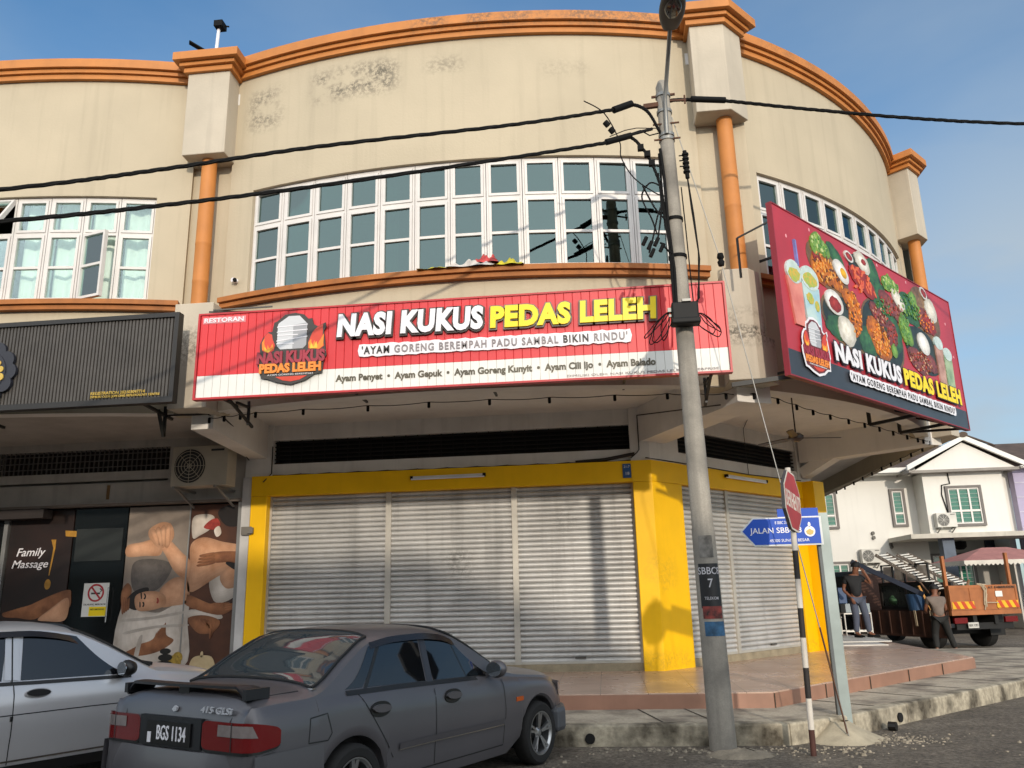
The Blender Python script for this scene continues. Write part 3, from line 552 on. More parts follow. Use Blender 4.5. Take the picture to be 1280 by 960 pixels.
b = MB(); text(b, 'RESTORAN', -5.40, 5.437, .57, .062, SY-.004, .02, .006); b.build('lettering', wl, pl)
logo(sg, -4.58, 5.50, .00128, .00134, SY-.02, None, 2.0)
b = MB()
for x in (-5.2, -3.3, -1.4, .4, 1.55): b.bar((x, SY+.09, 5.50), (x, 11.15, 5.50), .03); b.bar((x, SY+.09, 4.40), (x, 11.15, 4.40), .03)
for x in (-5.0, 1.5): b.bar((x, SY+.06, 4.33), (x, 11.1, 4.10), .035); b.bar((x, SY+.3, 4.34), (x, 10.95, 4.36), .035); b.bar((x, 10.95, 4.10), (x, 10.95, 4.45), .035)
b.bar((-5.35, SY, 5.60), (-4.6, 10.7, 5.72), .02); b.bar((-5.3, SY+.02, 5.63), (-4.55, SY+.3, 5.74), .02)
build_each(b, 'bracket', black_m, sg)

# dark massage signboard
ms = thing('signboard', 'dark grey ribbed massage signboard with small gold lettering and a gold dotted emblem', 'signboard', (-7.5, 10.3, 4.35))
SY2 = 10.30
gold = mat('gold lettering', 'C9A94A', .4, var=.1)
dkr = mat('charcoal ribbed sheet', '4A4642', .55, var=.12, scale=5)
ribbed(-12.4, -5.86, 4.40, 5.58, SY2, .052, .022, .018).build('ribbed_panel', dkr, ms, recalc=False)
b = MB(); b.box(-12.4, -5.80, SY2-.03, SY2+.1, 4.33, 4.41); b.box(-12.4, -5.80, SY2-.03, SY2+.1, 5.575, 5.64); b.box(-5.862, -5.80, SY2-.03, SY2+.1, 4.41, 5.575); b.box(-12.4, -5.87, SY2+.03, SY2+.1, 4.4, 5.58); b.build('sign_frame', mat('black sign frame', '201e1c', .5), ms)
b = MB(); text(b, 'REGISTRATION 202103047714', -7.02, 4.485, .80, .042, SY2-.012, .01, .01); b.build('lettering', gold, ms); b = MB(); text(b, 'DIMILIKI OLEH: JOM ONG REFLEXOLOGY CENTRE', -7.02, 4.43, 1.02, .042, SY2-.012, .01, .01); b.build('lettering', gold, ms)
navy = mat('navy emblem', '23252f', .5)
b = MB()
for k in range(14):
    a_ = k/14*2*math.pi; b.ell(-8.83+.52*math.cos(a_), 4.98+.40*math.sin(a_)-.08, .13, .13, SY2-.05-.0004*k, SY2, n=18)
b.ell(-8.83, 4.90, .5, .38, SY2-.062, SY2, n=30); em = b.build('emblem', navy, ms)
b = MB()
for x, z, r in ((-8.44, 5.02, .035), (-8.40, 4.93, .042), (-8.395, 4.815, .052), (-8.55, 5.1, .04), (-8.50, 4.75, .05)): b.ell(x, z, r, r*1.05, SY2-.075, SY2, n=18)
b.build('emblem_dot', gold, em)
b = MB()
for x in (-11, -9, -6.3): b.bar((x, SY2+.09, 4.36), (x, 11.2, 4.30), .04); b.bar((x, SY2+.5, 4.36), (x, 11.0, 4.0), .04); b.bar((x, 11.0, 4.0), (x, 11.0, 4.45), .04); b.bar((x, SY2+.09, 5.5), (x, 11.2, 5.5), .03)
build_each(b, 'bracket', black_m, ms)

# ------------------------------------------------------------------ food signboard on the corner face
own_local = True
o_ = PB(0, .5, 0)
fs = thing('signboard', 'red signboard picturing plated rice, eggs and fried chicken on the angled corner face', 'signboard', o_, A)
def Lb(b, n, m, own): return b.build(n, m, own, local=True)
b = MB(); b.box(-.11, 6.08, 0, .06, 4.29, 6.69); Lb(b, 'sign_panel', redB, fs)
b = MB(); b.plate([(-.11, 4.29), (6.08, 4.29), (6.08, 4.62), (3.5, 4.62), (-.11, 4.64)], -.0015, 0); Lb(b, 'dark_band', mat('printed charcoal', '3B4048', .4, var=.15, scale=1.5), fs)
b = MB(); b.box(-.13, -.112, -.01, .07, 4.27, 6.71); b.box(6.082, 6.10, -.01, .07, 4.27, 6.71); b.box(-.112, 6.082, -.01, .07, 4.27, 4.288); b.box(-.112, 6.082, -.01, .07, 6.692, 6.71); Lb(b, 'sign_frame', mat('dark red frame', '8E2430', .5), fs)
def pm(n, c, c2=None, var=.15, sc_=9): return mat('print '+n, c, .42, var=var, scale=sc_, col2=c2)
leaf, salad, chick, meat, rice_, yolk_, sambal, plate_, bowl_, egg_ = pm('leaf', '3C6B3F', '25452f'), pm('salad', '86A64A', '4c7a34'), pm('fried chicken', 'CF7A2A', '8a4217', .2, 14), pm('meat', '8E4A42', '5d2a28', .2, 18), pm('rice', 'E2DDD2', 'c4bca9'), pm('yolk', 'F0B52A'), pm('sambal', 'A33A30', '7a241f', .2, 15), pm('plate rim', '8A6A4A', '5f4630'), pm('dark dish', '2F3A33', '1d2622'), pm('egg white', 'EDEBE6', 'd8d2c8')
skin, skin2, towel_g = pm('skin', 'CFA283', 'b08060', .12, 4), pm('deep skin', '9C6A4A', '6e4630', .15, 4), pm('pale salad', 'C3CF8A', '93a85c', .2, 20)
_TC = {}
def tone(m, f):
    k = (m.name, round(f, 2))
    if k not in _TC:
        c = m.copy(); c.name = m.name+' tone'; t = c.node_tree; b_ = t.nodes['Principled BSDF']; src = b_.inputs['Base Color'].links[0].from_socket
        h_ = t.nodes.new('ShaderNodeHueSaturation'); h_.inputs['Value'].default_value = f; h_.inputs['Saturation'].default_value = 1.06-.15*max(0, f-1); t.links.new(src, h_.inputs['Color']); t.links.new(h_.outputs[0], b_.inputs['Base Color']); _TC[k] = c
    return _TC[k]
def inset(P, f, dx=0., dz=0.):
    cx = sum(p[0] for p in P)/len(P); cz = sum(p[1] for p in P)/len(P); return [(cx+(x-cx)*f+dx, cz+(z-cz)*f+dz) for x, z in P]
def E(name, lst, m, k):
    for i, q in enumerate(lst):
        b = MB(); cx, cz, rx, rz = q[:4]; rot = q[4] if len(q) > 4 else 0; b.ell(cx, cz, rx, rz, -.002*k-.0001*i, 0, rot, n=26, wob=.07 if m in (chick, meat, salad, sambal, leaf, rice_) else 0); par = Lb(b, name, tone(m, .72), fs)
        for st in range(1, 5):
            b = MB(); b.ell(cx-.10*st*.25*rx, cz+.14*st*.25*rz, rx*(1-.17*st), rz*(1-.17*st), -.002*k-.0001*i-.00022*st, 0, rot, n=26, wob=.05); Lb(b, 'printed_tone', tone(m, .72+.12*st), par)
E('plate', [(1.33, 6.12, .62, .36, -.25), (1.72, 5.36, .78, .42, -.12), (2.95, 5.42, .74, .56, -.3), (4.85, 6.18, .62, .46, -.35)], plate_, 2)
E('dish', [(1.72, 5.37, .71, .37, -.12), (2.95, 5.43, .69, .52, -.3), (4.5, 5.45, .75, .40, -.1), (2.6, 6.35, .55, .30, -.1)], bowl_, 3)
E('banana_leaf', [(1.62, 6.40, .30, .13, -.5), (2.86, 6.42, .22, .28, .3), (1.55, 5.25, .5, .2, .1), (3.15, 5.85, .4, .2, -.4), (3.35, 5.55, .3, .35, .2), (4.15, 6.12, .42, .25, -.4), (2.35, 5.2, .3, .25, 0), (3.0, 6.1, .3, .22, .4)], leaf, 4)
E('fried_chicken', [(1.16, 6.08, .34, .25, -.2), (1.5, 5.98, .30, .15, -.35), (1.02, 5.98, .24, .16, -.5), (2.02, 5.52, .20, .36, -.35), (1.92, 5.78, .26, .15, -.2), (2.82, 5.28, .36, .30, -.4), (2.62, 5.45, .25, .22, 0)], chick, 5)
E('spiced_meat', [(2.85, 5.74, .30, .15, -.4), (3.28, 5.50, .20, .24, -.3), (3.35, 6.02, .38, .17, -.3), (3.62, 5.92, .28, .16, -.4), (4.2, 5.22, .42, .20, -.2), (4.75, 5.28, .26, .16, -.3), (4.78, 6.05, .34, .22, -.3)], meat, 6)
E('sambal', [(2.30, 6.22, .30, .16, -.3), (2.60, 6.12, .26, .16, -.2), (2.45, 6.32, .22, .12, .3), (4.95, 6.02, .28, .16, -.3), (1.02, 6.25, .14, .10, .6)], sambal, 7)
b = MB()
for i in range(26):
    x, z = 2.45+random.uniform(-.4, .4), 6.2+random.uniform(-.17, .17); a_ = random.uniform(0, 3); b.ell(x, z, .07, .028, -.0165-.0002*i, 0, a_, n=8)
Lb(b, 'chilli', pm('chilli', 'C8452E', 'E07A3A', .2, 20), fs)
E('salad_leaf', [(1.08, 6.46, .17, .16, .2), (1.24, 6.40, .20, .13, -.3), (.98, 6.38, .12, .15, .3), (3.40, 6.40, .24, .14, .2), (3.60, 6.36, .16, .16, -.2), (3.80, 5.72, .18, .26, 0), (3.95, 5.62, .14, .2, .3), (3.27, 5.22, .11, .12, 0), (4.35, 6.34, .16, .14, 0)], salad, 8)
def bits(name, cx, cz, rx, rz, n, cols, k, sz, seed):
    r = random.Random(seed); bs = [MB() for _ in cols]
    for i in range(n):
        a_, q = r.uniform(0, 6.28), math.sqrt(r.random()); bs[i % len(cols)].ell(cx+rx*q*math.cos(a_), cz+rz*q*math.sin(a_), sz*r.uniform(.5, 1.3), sz*r.uniform(.3, .8), -.002*k-.00008*i, 0, r.uniform(0, 3), n=7)
    for b_, c_ in zip(bs, cols): Lb(b_, name, c_, fs)
crumb, dkc, oil, herb = pm('crumb', 'E8A64A', 'C07A30', .2, 30), pm('dark crust', '6E3A1A', '4a2612', .2, 30), pm('glossy red', 'B8402A'), pm('herb', '5E8F3C', '3b6a2c', .2, 30)
bits('crumb_markings', 1.16, 6.08, .33, .22, 60, (crumb, dkc, crumb), 8, .035, 1); bits('crumb_markings', 2.0, 5.58, .22, .36, 60, (crumb, dkc, org), 8, .032, 2); bits('crumb_markings', 2.80, 5.32, .33, .26, 70, (crumb, dkc, crumb, org), 8, .034, 3); bits('crumb_markings', 1.5, 5.98, .30, .14, 30, (crumb, dkc), 8, .03, 4)
bits('spice_markings', 2.9, 5.75, .28, .13, 36, (oil, dkc, skin), 9, .028, 5); bits('spice_markings', 3.4, 5.98, .42, .16, 60, (oil, dkc, skin2), 9, .028, 6); bits('spice_markings', 4.3, 5.24, .46, .20, 90, (oil, dkc, skin, skin2), 9, .026, 7); bits('spice_markings', 4.8, 6.04, .34, .20, 60, (oil, dkc, org), 9, .028, 8); bits('spice_markings', 3.28, 5.5, .2, .2, 30, (oil, dkc), 9, .026, 9)
bits('herb_markings', 1.14, 6.44, .24, .14, 40, (herb, salad, towel_g), 10, .04, 10); bits('herb_markings', 3.5, 6.40, .30, .14, 40, (herb, salad, towel_g), 10, .036, 11); bits('herb_markings', 4.2, 6.16, .40, .22, 70, (herb, leaf, salad), 10, .036, 12); bits('herb_markings', 3.86, 5.70, .2, .26, 50, (herb, salad), 10, .04, 13); bits('herb_markings', 3.1, 5.9, .3, .14, 30, (herb, leaf), 10, .03, 14)
E('rice', [(1.66, 5.22, .27, .23, -.1), (2.52, 6.52, .26, .16, -.3), (3.72, 6.18, .26, .15, -.5), (5.10, 6.30, .25, .22, -.5)], rice_, 9)
E('sauce_cup', [(2.06, 6.50, .145, .085, -.2), (1.37, 5.60, .27, .185, -.1), (4.88, 6.58, .15, .10, -.4)], egg_, 10)
E('sauce', [(2.06, 6.50, .105, .058, -.2), (1.38, 5.57, .18, .115, -.1), (4.88, 6.58, .11, .07, -.4), (2.56, 6.54, .08, .05, 0)], sambal, 11)
E('egg', [(1.72, 6.16, .24, .155, -.5), (4.52, 5.58, .24, .19, -.3)], egg_, 12)
E('yolk', [(1.78, 6.15, .10, .075, -.4)], yolk_, 13)
b = MB(); b.plate([(.50, 5.02), (.86, 5.02), (.92, 5.68), (.44, 5.70)], -.028, 0); Lb(b, 'iced_drink', pm('pale blue drink', 'B9CFCB', '7fb0c9', .2, 3), fs)
b = MB(); b.plate([(.16, 5.02), (.42, 5.02), (.44, 5.66), (.05, 5.68)], -.027, 0); Lb(b, 'iced_drink', pm('pink drink', 'D98A7A', 'c46a60', .2, 4), fs)
b = MB(); b.plate([(5.02, 4.75), (5.28, 4.75), (5.34, 5.62), (5.02, 5.66)], -.026, 0); Lb(b, 'iced_drink', pm('rosy drink', 'C49A88', '8a5a4c', .2, 4), fs)
b = MB(); b.plate([(5.36, 4.75), (5.66, 4.75), (5.72, 5.5), (5.36, 5.54)], -.025, 0); Lb(b, 'iced_drink', pm('green drink', 'A3B58E', '6c8a66', .2, 4), fs)
b = MB(); b.ell(.25, 5.78, .20, .17, -.030, 0, n=24); b.ell(.68, 5.79, .25, .18, -.032, 0, n=24); b.ell(5.18, 5.72, .19, .12, -.030, 0, n=20); b.ell(5.54, 5.58, .19, .12, -.031, 0, n=20); build_each(b, 'cup_lid', pm('clear lid', 'C9D6D2', 'a9bdb6', .2, 8), fs, local=True)
b = MB(); b.ell(.25, 5.74, .15, .10, -.034, 0, n=18, wob=.15); b.ell(.68, 5.76, .19, .11, -.035, 0, n=18, wob=.15); b.ell(.62, 5.48, .10, .08, -.034, 0, n=14, wob=.15); b.ell(.80, 5.40, .06, .08, -.0345, 0, n=14); Lb(b, 'fruit_garnish', pm('garnish', '8FB04A', 'D9A53C', .3, 18), fs)
b = MB(); b.plate([(.37, 5.9), (.41, 5.9), (.40, 6.28), (.36, 6.29)], -.036, 0); Lb(b, 'straw', pm('blue straw', '7F86C4'), fs)
b = MB()
for x, z in ((.2, 6.3), (4.2, 6.62), (5.75, 6.2), (3.1, 6.64), (5.9, 5.6), (.9, 6.6)): b.ell(x, z, .02, .028, -.003, 0, n=10)
Lb(b, 'sparkle', pm('sparkle', 'E8A0A8'), fs)
def LT(name, s, x, z, wd, ht, m, off, y, ext, par, space=1.):
    b = MB(); text(b, s, x, z, wd, ht, y, off, ext, 0., space); return b.build(name, m, par, local=True)
dkp = pm('dark outline', '2a2526')
bk = LT('letter_backing', 'NASI KUKUS', 1.16, 4.70, 2.14, .25, dkp, .11, -.036, .004, fs, 1.12); LT('lettering', 'NASI KUKUS', 1.16, 4.70, 2.14, .25, wl, .055, -.041, .004, bk, 1.12)
bk = LT('letter_backing', 'PEDAS LELEH', 3.44, 4.70, 2.34, .25, dkp, .10, -.036, .004, fs, 1.12); LT('lettering', 'PEDAS LELEH', 3.44, 4.70, 2.34, .25, yl, .055, -.041, .004, bk, 1.12)
b = band(1.53, 5.44, 4.45, 4.605, -.036, .003, 5); bk = Lb(b, 'letter_backing', wl, fs)
LT('lettering', "'AYAM GORENG BEREMPAH PADU SAMBAL BIKIN RINDU'", 1.56, 4.475, 3.84, .10, dl, .022, -.039, .003, bk, 1.25)
logo(fs, .25, 5.17, .00094, .00100, -.030, None, .5, True)
b = MB()
for x in (.5, 3.0, 5.4): b.bar((x, .06, 6.2), (x, .75, 6.2), .03); b.bar((x, .06, 4.5), (x, .8, 4.5), .035)
for x in (4.0, 5.2): b.bar((x, .06, 4.30), (x, .85, 4.27), .05); b.bar((x, .85, 4.27), (x, .85, 4.62), .05); b.bar((x, .1, 4.31), (x, .85, 4.6), .03)
b.bar((5.2, .02, 4.28), (5.9, .02, 4.28), .04); b.bar((5.2, .85, 4.27), (5.9, .02, 4.29), .04)
b.bar((.15, .03, 4.31), (-.35, .72, 4.25), .06); b.bar((-.1, .03, 6.45), (-.30, .45, 6.28), .02); b.bar((-.3, .45, 6.28), (-.3, .45, 5.7), .025)
build_each(b, 'bracket', black_m, fs, local=True)
own_local = False

# ------------------------------------------------------------------ massage posters
skin, skin2, hair, towel = pm('skin', 'CFA283', 'b08060', .12, 4), pm('deep skin', '9C6A4A', '6e4630', .15, 4), pm('dark hair', '1c1512'), pm('towel', 'CFC6BC', 'b0a599', .1, 4)
brown_d, brown_g, grey_p = pm('dark brown ground', '2A1812', '17100c', .2, 1.5), pm('warm brown ground', '5A3521', '331d13', .2, 1.5), pm('beige ground', '8F8377', '6d6259', .15, 1.5)
def poster(label, x0, x1, z0, z1, m):
    t = thing('poster', label, 'poster', ((x0+x1)/2, 14.05, z0)); b = MB(); b.box(x0, x1, 14.05, 14.09, z0, z1); b.build('poster_sheet', m, t); return t
def PP(own, name, m, k, polys=(), ells=()):
    for i, q in enumerate(polys):
        sh = m.name in ('print skin', 'print deep skin', 'print towel', 'print grey tunic'); b = MB(); b.plate(q, 14.05-.003*k-.0003*i, 14.05); par = b.build(name, tone(m, .74) if sh else m, own)
        if sh:
            ex = max(p[0] for p in q)-min(p[0] for p in q); ez = max(p[1] for p in q)-min(p[1] for p in q)
            for st in range(1, 6): b = MB(); b.plate(inset(q, 1-.12*st, -.010*st*ex, .014*st*ez), 14.05-.003*k-.0003*i-.0004*st, 14.05); b.build('printed_tone', tone(m, .74+.075*st), par)
    for i, q in enumerate(ells): b = MB(); b.ell(q[0], q[1], q[2], q[3], 14.05-.003*k-.0004*i, 14.05, q[4] if len(q) > 4 else 0); b.build(name, m, own)
def smooth(pts, n=5):
    P = [Vector(p) for p in pts]; N = len(P); o = []
    for i in range(N):
        p0, p1, p2, p3 = P[i-1], P[i], P[(i+1) % N], P[(i+2) % N]
        for j in range(n):
            t = j/n; q = .5*((2*p1)+(p2-p0)*t+(2*p0-5*p1+4*p2-p3)*t*t+(-p0+3*p1-3*p2+p3)*t**3); o.append((q.x, q.y))
    return o
# poster coordinates: X,Y of the enlarged photograph piece -> wall x,z
def px(X, Y): return (-10.98+(X-10+(Y-140)*.06)*.00383, 3.40-(Y-120)*.00346)
def PX(*q, sm=True): r = [px(*p) for p in q]; return smooth(r) if sm else r
p1 = poster('dark brown poster with the words Family Massage and a hand under dripping oil', -10.88, -9.64, .52, 3.36, brown_d)
PP(p1, 'open_hand', skin2, 1, [PX((20,655),(60,645),(150,620),(250,575),(345,545),(360,575),(350,640),(260,650),(180,690),(90,680),(30,675))])
PP(p1, 'fingers', skin, 2, [PX((200,690),(260,640),(340,585),(352,640),(330,700),(240,700))])
PP(p1, 'oil_bottle', pm('amber', 'B8862E'), 1, [PX((245,285),(270,285),(268,330),(245,470),(240,470),(258,330),sm=False), PX((315,240),(378,245),(372,275),(318,270),sm=False)], [px(238, 515)+(.06, .09)])
b = MB(); x, z = px(72, 372); text(b, 'Family', x, z-.03, .56, .19, 14.045, .006, .006, .25); b.build('lettering', wl, p1); b = MB(); x, z = px(52, 432); text(b, 'Massage', x, z-.03, .70, .18, 14.045, .006, .006, .25); b.build('lettering', wl, p1)
p2 = poster('pale poster of a woman lying face down having her back massaged', -8.57, -7.41, .52, 3.36, grey_p)
PP(p2, 'forearm', skin, 1, [PX((632,330),(700,315),(790,300),(800,380),(720,385),(632,385)), PX((780,320),(830,300),(900,370),(950,430),(940,520),(870,470),(820,380))])
PP(p2, 'clasped_hand', skin, 2, [PX((740,250),(800,215),(850,230),(860,300),(800,350),(745,300))])
PP(p2, 'tunic', pm('grey tunic', '6e6660'), 1, [PX((660,430),(730,400),(840,420),(850,470),(780,560),(670,560))])
PP(p2, 'towel', towel, 2, [PX((610,650),(700,655),(800,670),(930,610),(935,720),(915,940),(600,940))])
PP(p2, 'shoulder', skin, 3, [PX((800,560),(870,500),(935,520),(935,620),(860,640),(800,640))])
PP(p2, 'masseuse_hand', skin2, 3, [PX((612,560),(640,520),(660,560),(635,640),(612,630))])
PP(p2, 'hair', hair, 4, [PX((640,600),(680,560),(740,545),(735,580),(690,600),(690,655),(645,640))])
PP(p2, 'face', skin, 5, [PX((680,590),(730,565),(800,570),(830,600),(820,640),(750,660),(690,655))])
PP(p2, 'eye', hair, 6, [PX((722,575),(730,578),(734,592),(728,604),(722,600),(727,590)), PX((716,618),(724,618),(727,630),(722,642),(716,638),(720,630))])
PP(p2, 'massage_leg', skin2, 3, [PX((640,860),(740,830),(800,790),(830,720),(835,780),(870,810),(800,860),(700,880))])
PP(p2, 'massage_stone', pm('black stone', '15130f'), 5, [], [px(832, 860)+(.10, .05), px(832, 890)+(.13, .06), px(825, 925)+(.17, .07)])
PP(p2, 'flower', pm('yellow flower', 'A88A35', '6f5a20', .2, 20), 4, [], [px(875, 915)+(.12, .13), px(890, 890)+(.09, .09)])
for k_ in range(4): PP(p2, 'finger', skin, 4, [PX((745+k_*26,262-k_*6),(768+k_*26,250-k_*8),(800+k_*14,318+k_*4),(778+k_*14,330+k_*4))])
for k_ in range(4): PP(p2, 'finger', skin2, 4, [PX((612+k_*11,600),(621+k_*11,596),(624+k_*9,668-k_*6),(615+k_*9,668-k_*6))])
PP(p2, 'towel_fold', tone(towel, .72), 4, [PX((620,700),(760,690),(930,665),(930,676),(760,704),(620,712)), PX((640,760),(780,735),(925,730),(925,742),(780,748),(640,774)), PX((700,800),(720,790),(690,930),(672,930))])
PP(p2, 'lips', sambal, 6, [PX((786,598),(794,602),(797,614),(792,626),(785,622),(788,612))]); PP(p2, 'nose', tone(skin, 1.22), 6, [PX((735,604),(762,600),(772,610),(762,618),(735,614))]); PP(p2, 'eyebrow', hair, 6, [PX((706,568),(712,572),(714,598),(709,600)), PX((702,618),(707,618),(708,640),(703,642))])
p3 = poster('brown poster of massaging hands on an oiled back with candles', -7.38, -6.40, .52, 3.36, brown_g)
PP(p3, 'towel', towel, 1, [PX((955,200),(1010,180),(1060,195),(1050,250),(990,290),(955,300)), PX((1045,500),(1180,470),(1190,560),(1130,620),(1060,620)), PX((950,660),(1080,680),(1090,710),(940,700))])
PP(p3, 'hair', hair, 2, [PX((1080,170),(1130,140),(1195,150),(1196,235),(1140,250),(1100,225))])
PP(p3, 'back', skin, 3, [PX((948,335),(1010,300),(1100,325),(1196,355),(1196,445),(1080,500),(940,575),(945,440))])
PP(p3, 'forearm', skin2, 5, [PX((1196,385),(1120,375),(1060,380),(1040,400),(1060,430),(1130,430),(1196,440))])
for k_ in range(4): PP(p3, 'finger', skin2, 6, [PX((1062,378+k_*15),(1058,392+k_*15),(1000-k_*4,400+k_*16),(996-k_*4,389+k_*16))])
PP(p3, 'arm', skin2, 3, [PX((930,585),(1060,640),(1130,630),(1150,660),(1080,690),(930,640)), PX((940,700),(1020,690),(1090,720),(1060,770),(1000,780),(960,750))])
PP(p3, 'masseuse_face', skin, 4, [PX((1090,500),(1150,440),(1190,450),(1180,540),(1120,560))])
PP(p3, 'hair', hair, 5, [PX((1120,430),(1195,415),(1196,480),(1165,470),(1140,455))])
PP(p3, 'petal', tone(towel, 1.2), 6, [PX((1062,265),(1085,245),(1096,282),(1074,300))]); PP(p3, 'fruit', sambal, 3, [PX((1010,250),(1040,215),(1075,205),(1090,240),(1060,262))])
for k_ in range(4): PP(p3, 'finger', skin2, 5, [PX((1000+k_*14,715+k_*4),(1012+k_*14,708+k_*4),(1062-k_*4,752+k_*12),(1052-k_*4,764+k_*12))])
for k_ in range(3): PP(p3, 'finger', skin2, 5, [PX((1110,640+k_*11),(1150,634+k_*11),(1152,643+k_*11),(1112,650+k_*11))])
PP(p3, 'candle', pm('cream candle', 'C7B48E', 'a58f69', .1, 4), 4, [PX((955,905),(985,885),(1050,890),(1058,945),(955,945))], [px(1005, 878)+(.025, .05)])
ns = thing('notice', 'white and yellow no smoking sticker on the dark massage parlour door', 'sticker', (-9.06, 14.03, 1.47))
b = MB(); b.box(-9.30, -8.82, 14.032, 14.042, 1.45, 2.03); b.build('notice_sheet', white_p, ns)
b = MB(); b.box(-9.16, -8.84, 14.028, 14.032, 1.46, 1.62); b.build('yellow_panel', yl, ns)
def ring(mb, cx, cz, r0, r1, y0, y1, n=32):
    vs = []; 
    for i in range(n):
        a_ = 2*math.pi*i/n
        for r, y in ((r0, y0), (r1, y0), (r1, y1), (r0, y1)): vs.append((cx+r*math.cos(a_), y, cz+r*math.sin(a_)))
    return mb.add(vs, [(i*4+k, i*4+(k+1) % 4, ((i+1) % n)*4+(k+1) % 4, ((i+1) % n)*4+k) for i in range(n) for k in range(4)])
b = MB(); ring(b, -9.06, 1.86, .125, .155, 14.026, 14.032); b.plate([(-9.16, 1.955), (-9.14, 1.975), (-8.96, 1.765), (-8.98, 1.745)], 14.025, 14.032); b.build('ban_ring', mat('ban red', 'B01F2A', .5), ns)
b = MB(); b.box(-9.15, -8.98, 14.029, 14.032, 1.835, 1.865); b.plate([(-8.99, 1.87), (-8.96, 1.90), (-9.0, 1.93), (-8.98, 1.94), (-8.94, 1.90), (-8.97, 1.87)], 14.029, 14.032); text(b, 'DILARANG MEROKOK', -9.27, 1.645, .42, .03, 14.032, .01, .003); text(b, 'NO SMOKING', -9.13, 1.56, .26, .03, 14.028, .01, .003); b.build('cigarette_print', dl, ns)
# ------------------------------------------------------------------ utility pole with street lamp
conc_p = mat('weathered pole', 'A39C90', .85, var=.2, scale=2.0, bump=.2, bscale=50, streak=.8, fine=.35, col2='6f6a63')
cable = mat('black cable', '060606', .8, var=.05, spec=.25); steel = mat('galvanised steel', '8b8a86', .5, metal=.6, var=.1); rust = mat('rusty iron', '5a3a28', .85, var=.2, scale=12)
pole = thing('utility_pole', 'tall round concrete utility pole with a street lamp and a black junction box', 'utility pole', (1.15, 9.42, 0))
def pp(z): f = z/8.05; return Vector((1.15-.075*f, 9.42+.0*f, z)), .143-.055*f
b = MB(); b.tube([pp(z)[0] for z in (-.1, 1, 2.3, 2.32, 4, 6, 8.0, 8.08)], [pp(z)[1] for z in (-.1, 1, 2.3)]+[pp(2.3)[1]-.006]+[pp(z)[1]-.006 for z in (4, 6, 8.0)]+[.05], n=28); b.build('shaft', conc_p, pole, smooth=40)
b = MB(); t0 = pp(7.75)[0]; b.tube([t0+Vector((-.0, -.11, -.5)), t0+Vector((.01, -.12, 0)), t0+Vector((.05, -.45, .36)), t0+Vector((.06, -.80, .52))], .026, n=10); b.build('lamp_arm', steel, pole, smooth=50)
lampm = mat('lamp housing', '55534f', .5, metal=.3)
b = MB(); c0 = Vector((1.14, 8.62, 8.26)); d = Vector((.00, -.70, .03))
def lampf(u, v):
    a_ = 2*math.pi*v; w_ = .155*math.sin(math.pi*min(1, .12+u*.80))**.6; p = c0+d*u; return (p.x+w_*math.cos(a_), p.y, p.z+(.085 if math.sin(a_) > 0 else .05)*math.sin(a_)*(w_/.155))
b.grid(lampf, 14, 20); lh = b.build('lamp_head', lampm, pole, smooth=60)
b = MB(); b.grid(lambda u, v: (c0.x+.10*math.sin(math.pi*(.15+.7*u))*math.cos(math.pi*v), c0.y-.25-.32*u, c0.z-.045-.035*math.sin(math.pi*v)*math.sin(math.pi*(.1+.8*u))), 8, 10); b.build('lamp_lens', mat('smoked lens', '2b2c2b', .12, spec=.7), lh, smooth=60)
for z in (7.86, 7.62, 7.28, 7.22, 6.1, 5.6):
    b = MB(); p, r = pp(z); b.lathe([(r-.01, -.02), (r+.008, -.02), (r+.008, .02), (r-.01, .02)], tuple(p), n=24); b.build('clamp_band', steel if z > 7 else cable, pole)
b = MB(); p, r = pp(7.72); b.bar(p+Vector((-r-.17, -.02, 0)), p+Vector((r-.02, -.02, .02)), .05, .06); b.bar(p+Vector((r-.02, -.02, .06)), p+Vector((r+.20, -.02, .05)), .022); b.bar(p+Vector((r+.18, -.02, .0)), p+Vector((r+.18, -.02, .12)), .02); b.bar(p+Vector((-r-.06, -.02, .13)), p+Vector((r+.06, -.02, .15)), .025)
for dz in (-.3, -.52): b.bar(p+Vector((-r-.07, -.06, dz)), p+Vector((r+.08, -.06, dz+.01)), .018)
b.build('bracket', rust, pole)
b = MB(); p, r = pp(4.80); b.box(p.x-.155, p.x+.155, p.y-.27, p.y-.05, 4.70, 4.93); b.box(p.x-.17, p.x+.17, p.y-.28, p.y-.10, 4.66, 4.735); jb = b.build('junction_box', mat('black box', '060606', .6, var=.15, spec=.3), pole, bevel=.018)
b = MB(); b.box(p.x-.03, p.x+.07, p.y-.29, p.y-.2, 4.925, 4.955); b.bar((p.x-.2, p.y-.2, 4.85), (p.x-.155, p.y-.2, 4.85), .05); b.bar((p.x-.19, p.y-.2, 4.78), (p.x-.155, p.y-.2, 4.78), .03); b.build('box_clip', steel, jb)
def coil(cx, y, cz, seeds, name='cable_loop'):
    b = MB()
    for (ox, w_, h_, ph) in seeds:
        b.tube([(cx+ox*.0+w_*math.sin(2*math.pi*t/24+ph)*(.9+.1*math.sin(5*t))+ox*(1-math.cos(2*math.pi*t/24))/2, y-.02*math.sin(t), cz-h_*(1-math.cos(2*math.pi*t/24))/2) for t in range(25)], .0065, n=5)
    b.build(name, cable, pole)
coil(p.x-.20, p.y-.18, 4.83, [(-.22, .07, .38, .0), (-.14, .10, .36, .3), (-.28, .04, .30, .2), (-.08, .05, .34, -.2)])
coil(p.x+.16, p.y-.18, 4.80, [(.20, .10, .30, .0), (.24, .05, .24, .2), (.12, .08, .26, -.3)])
b = MB(); p, r = pp(5.9)
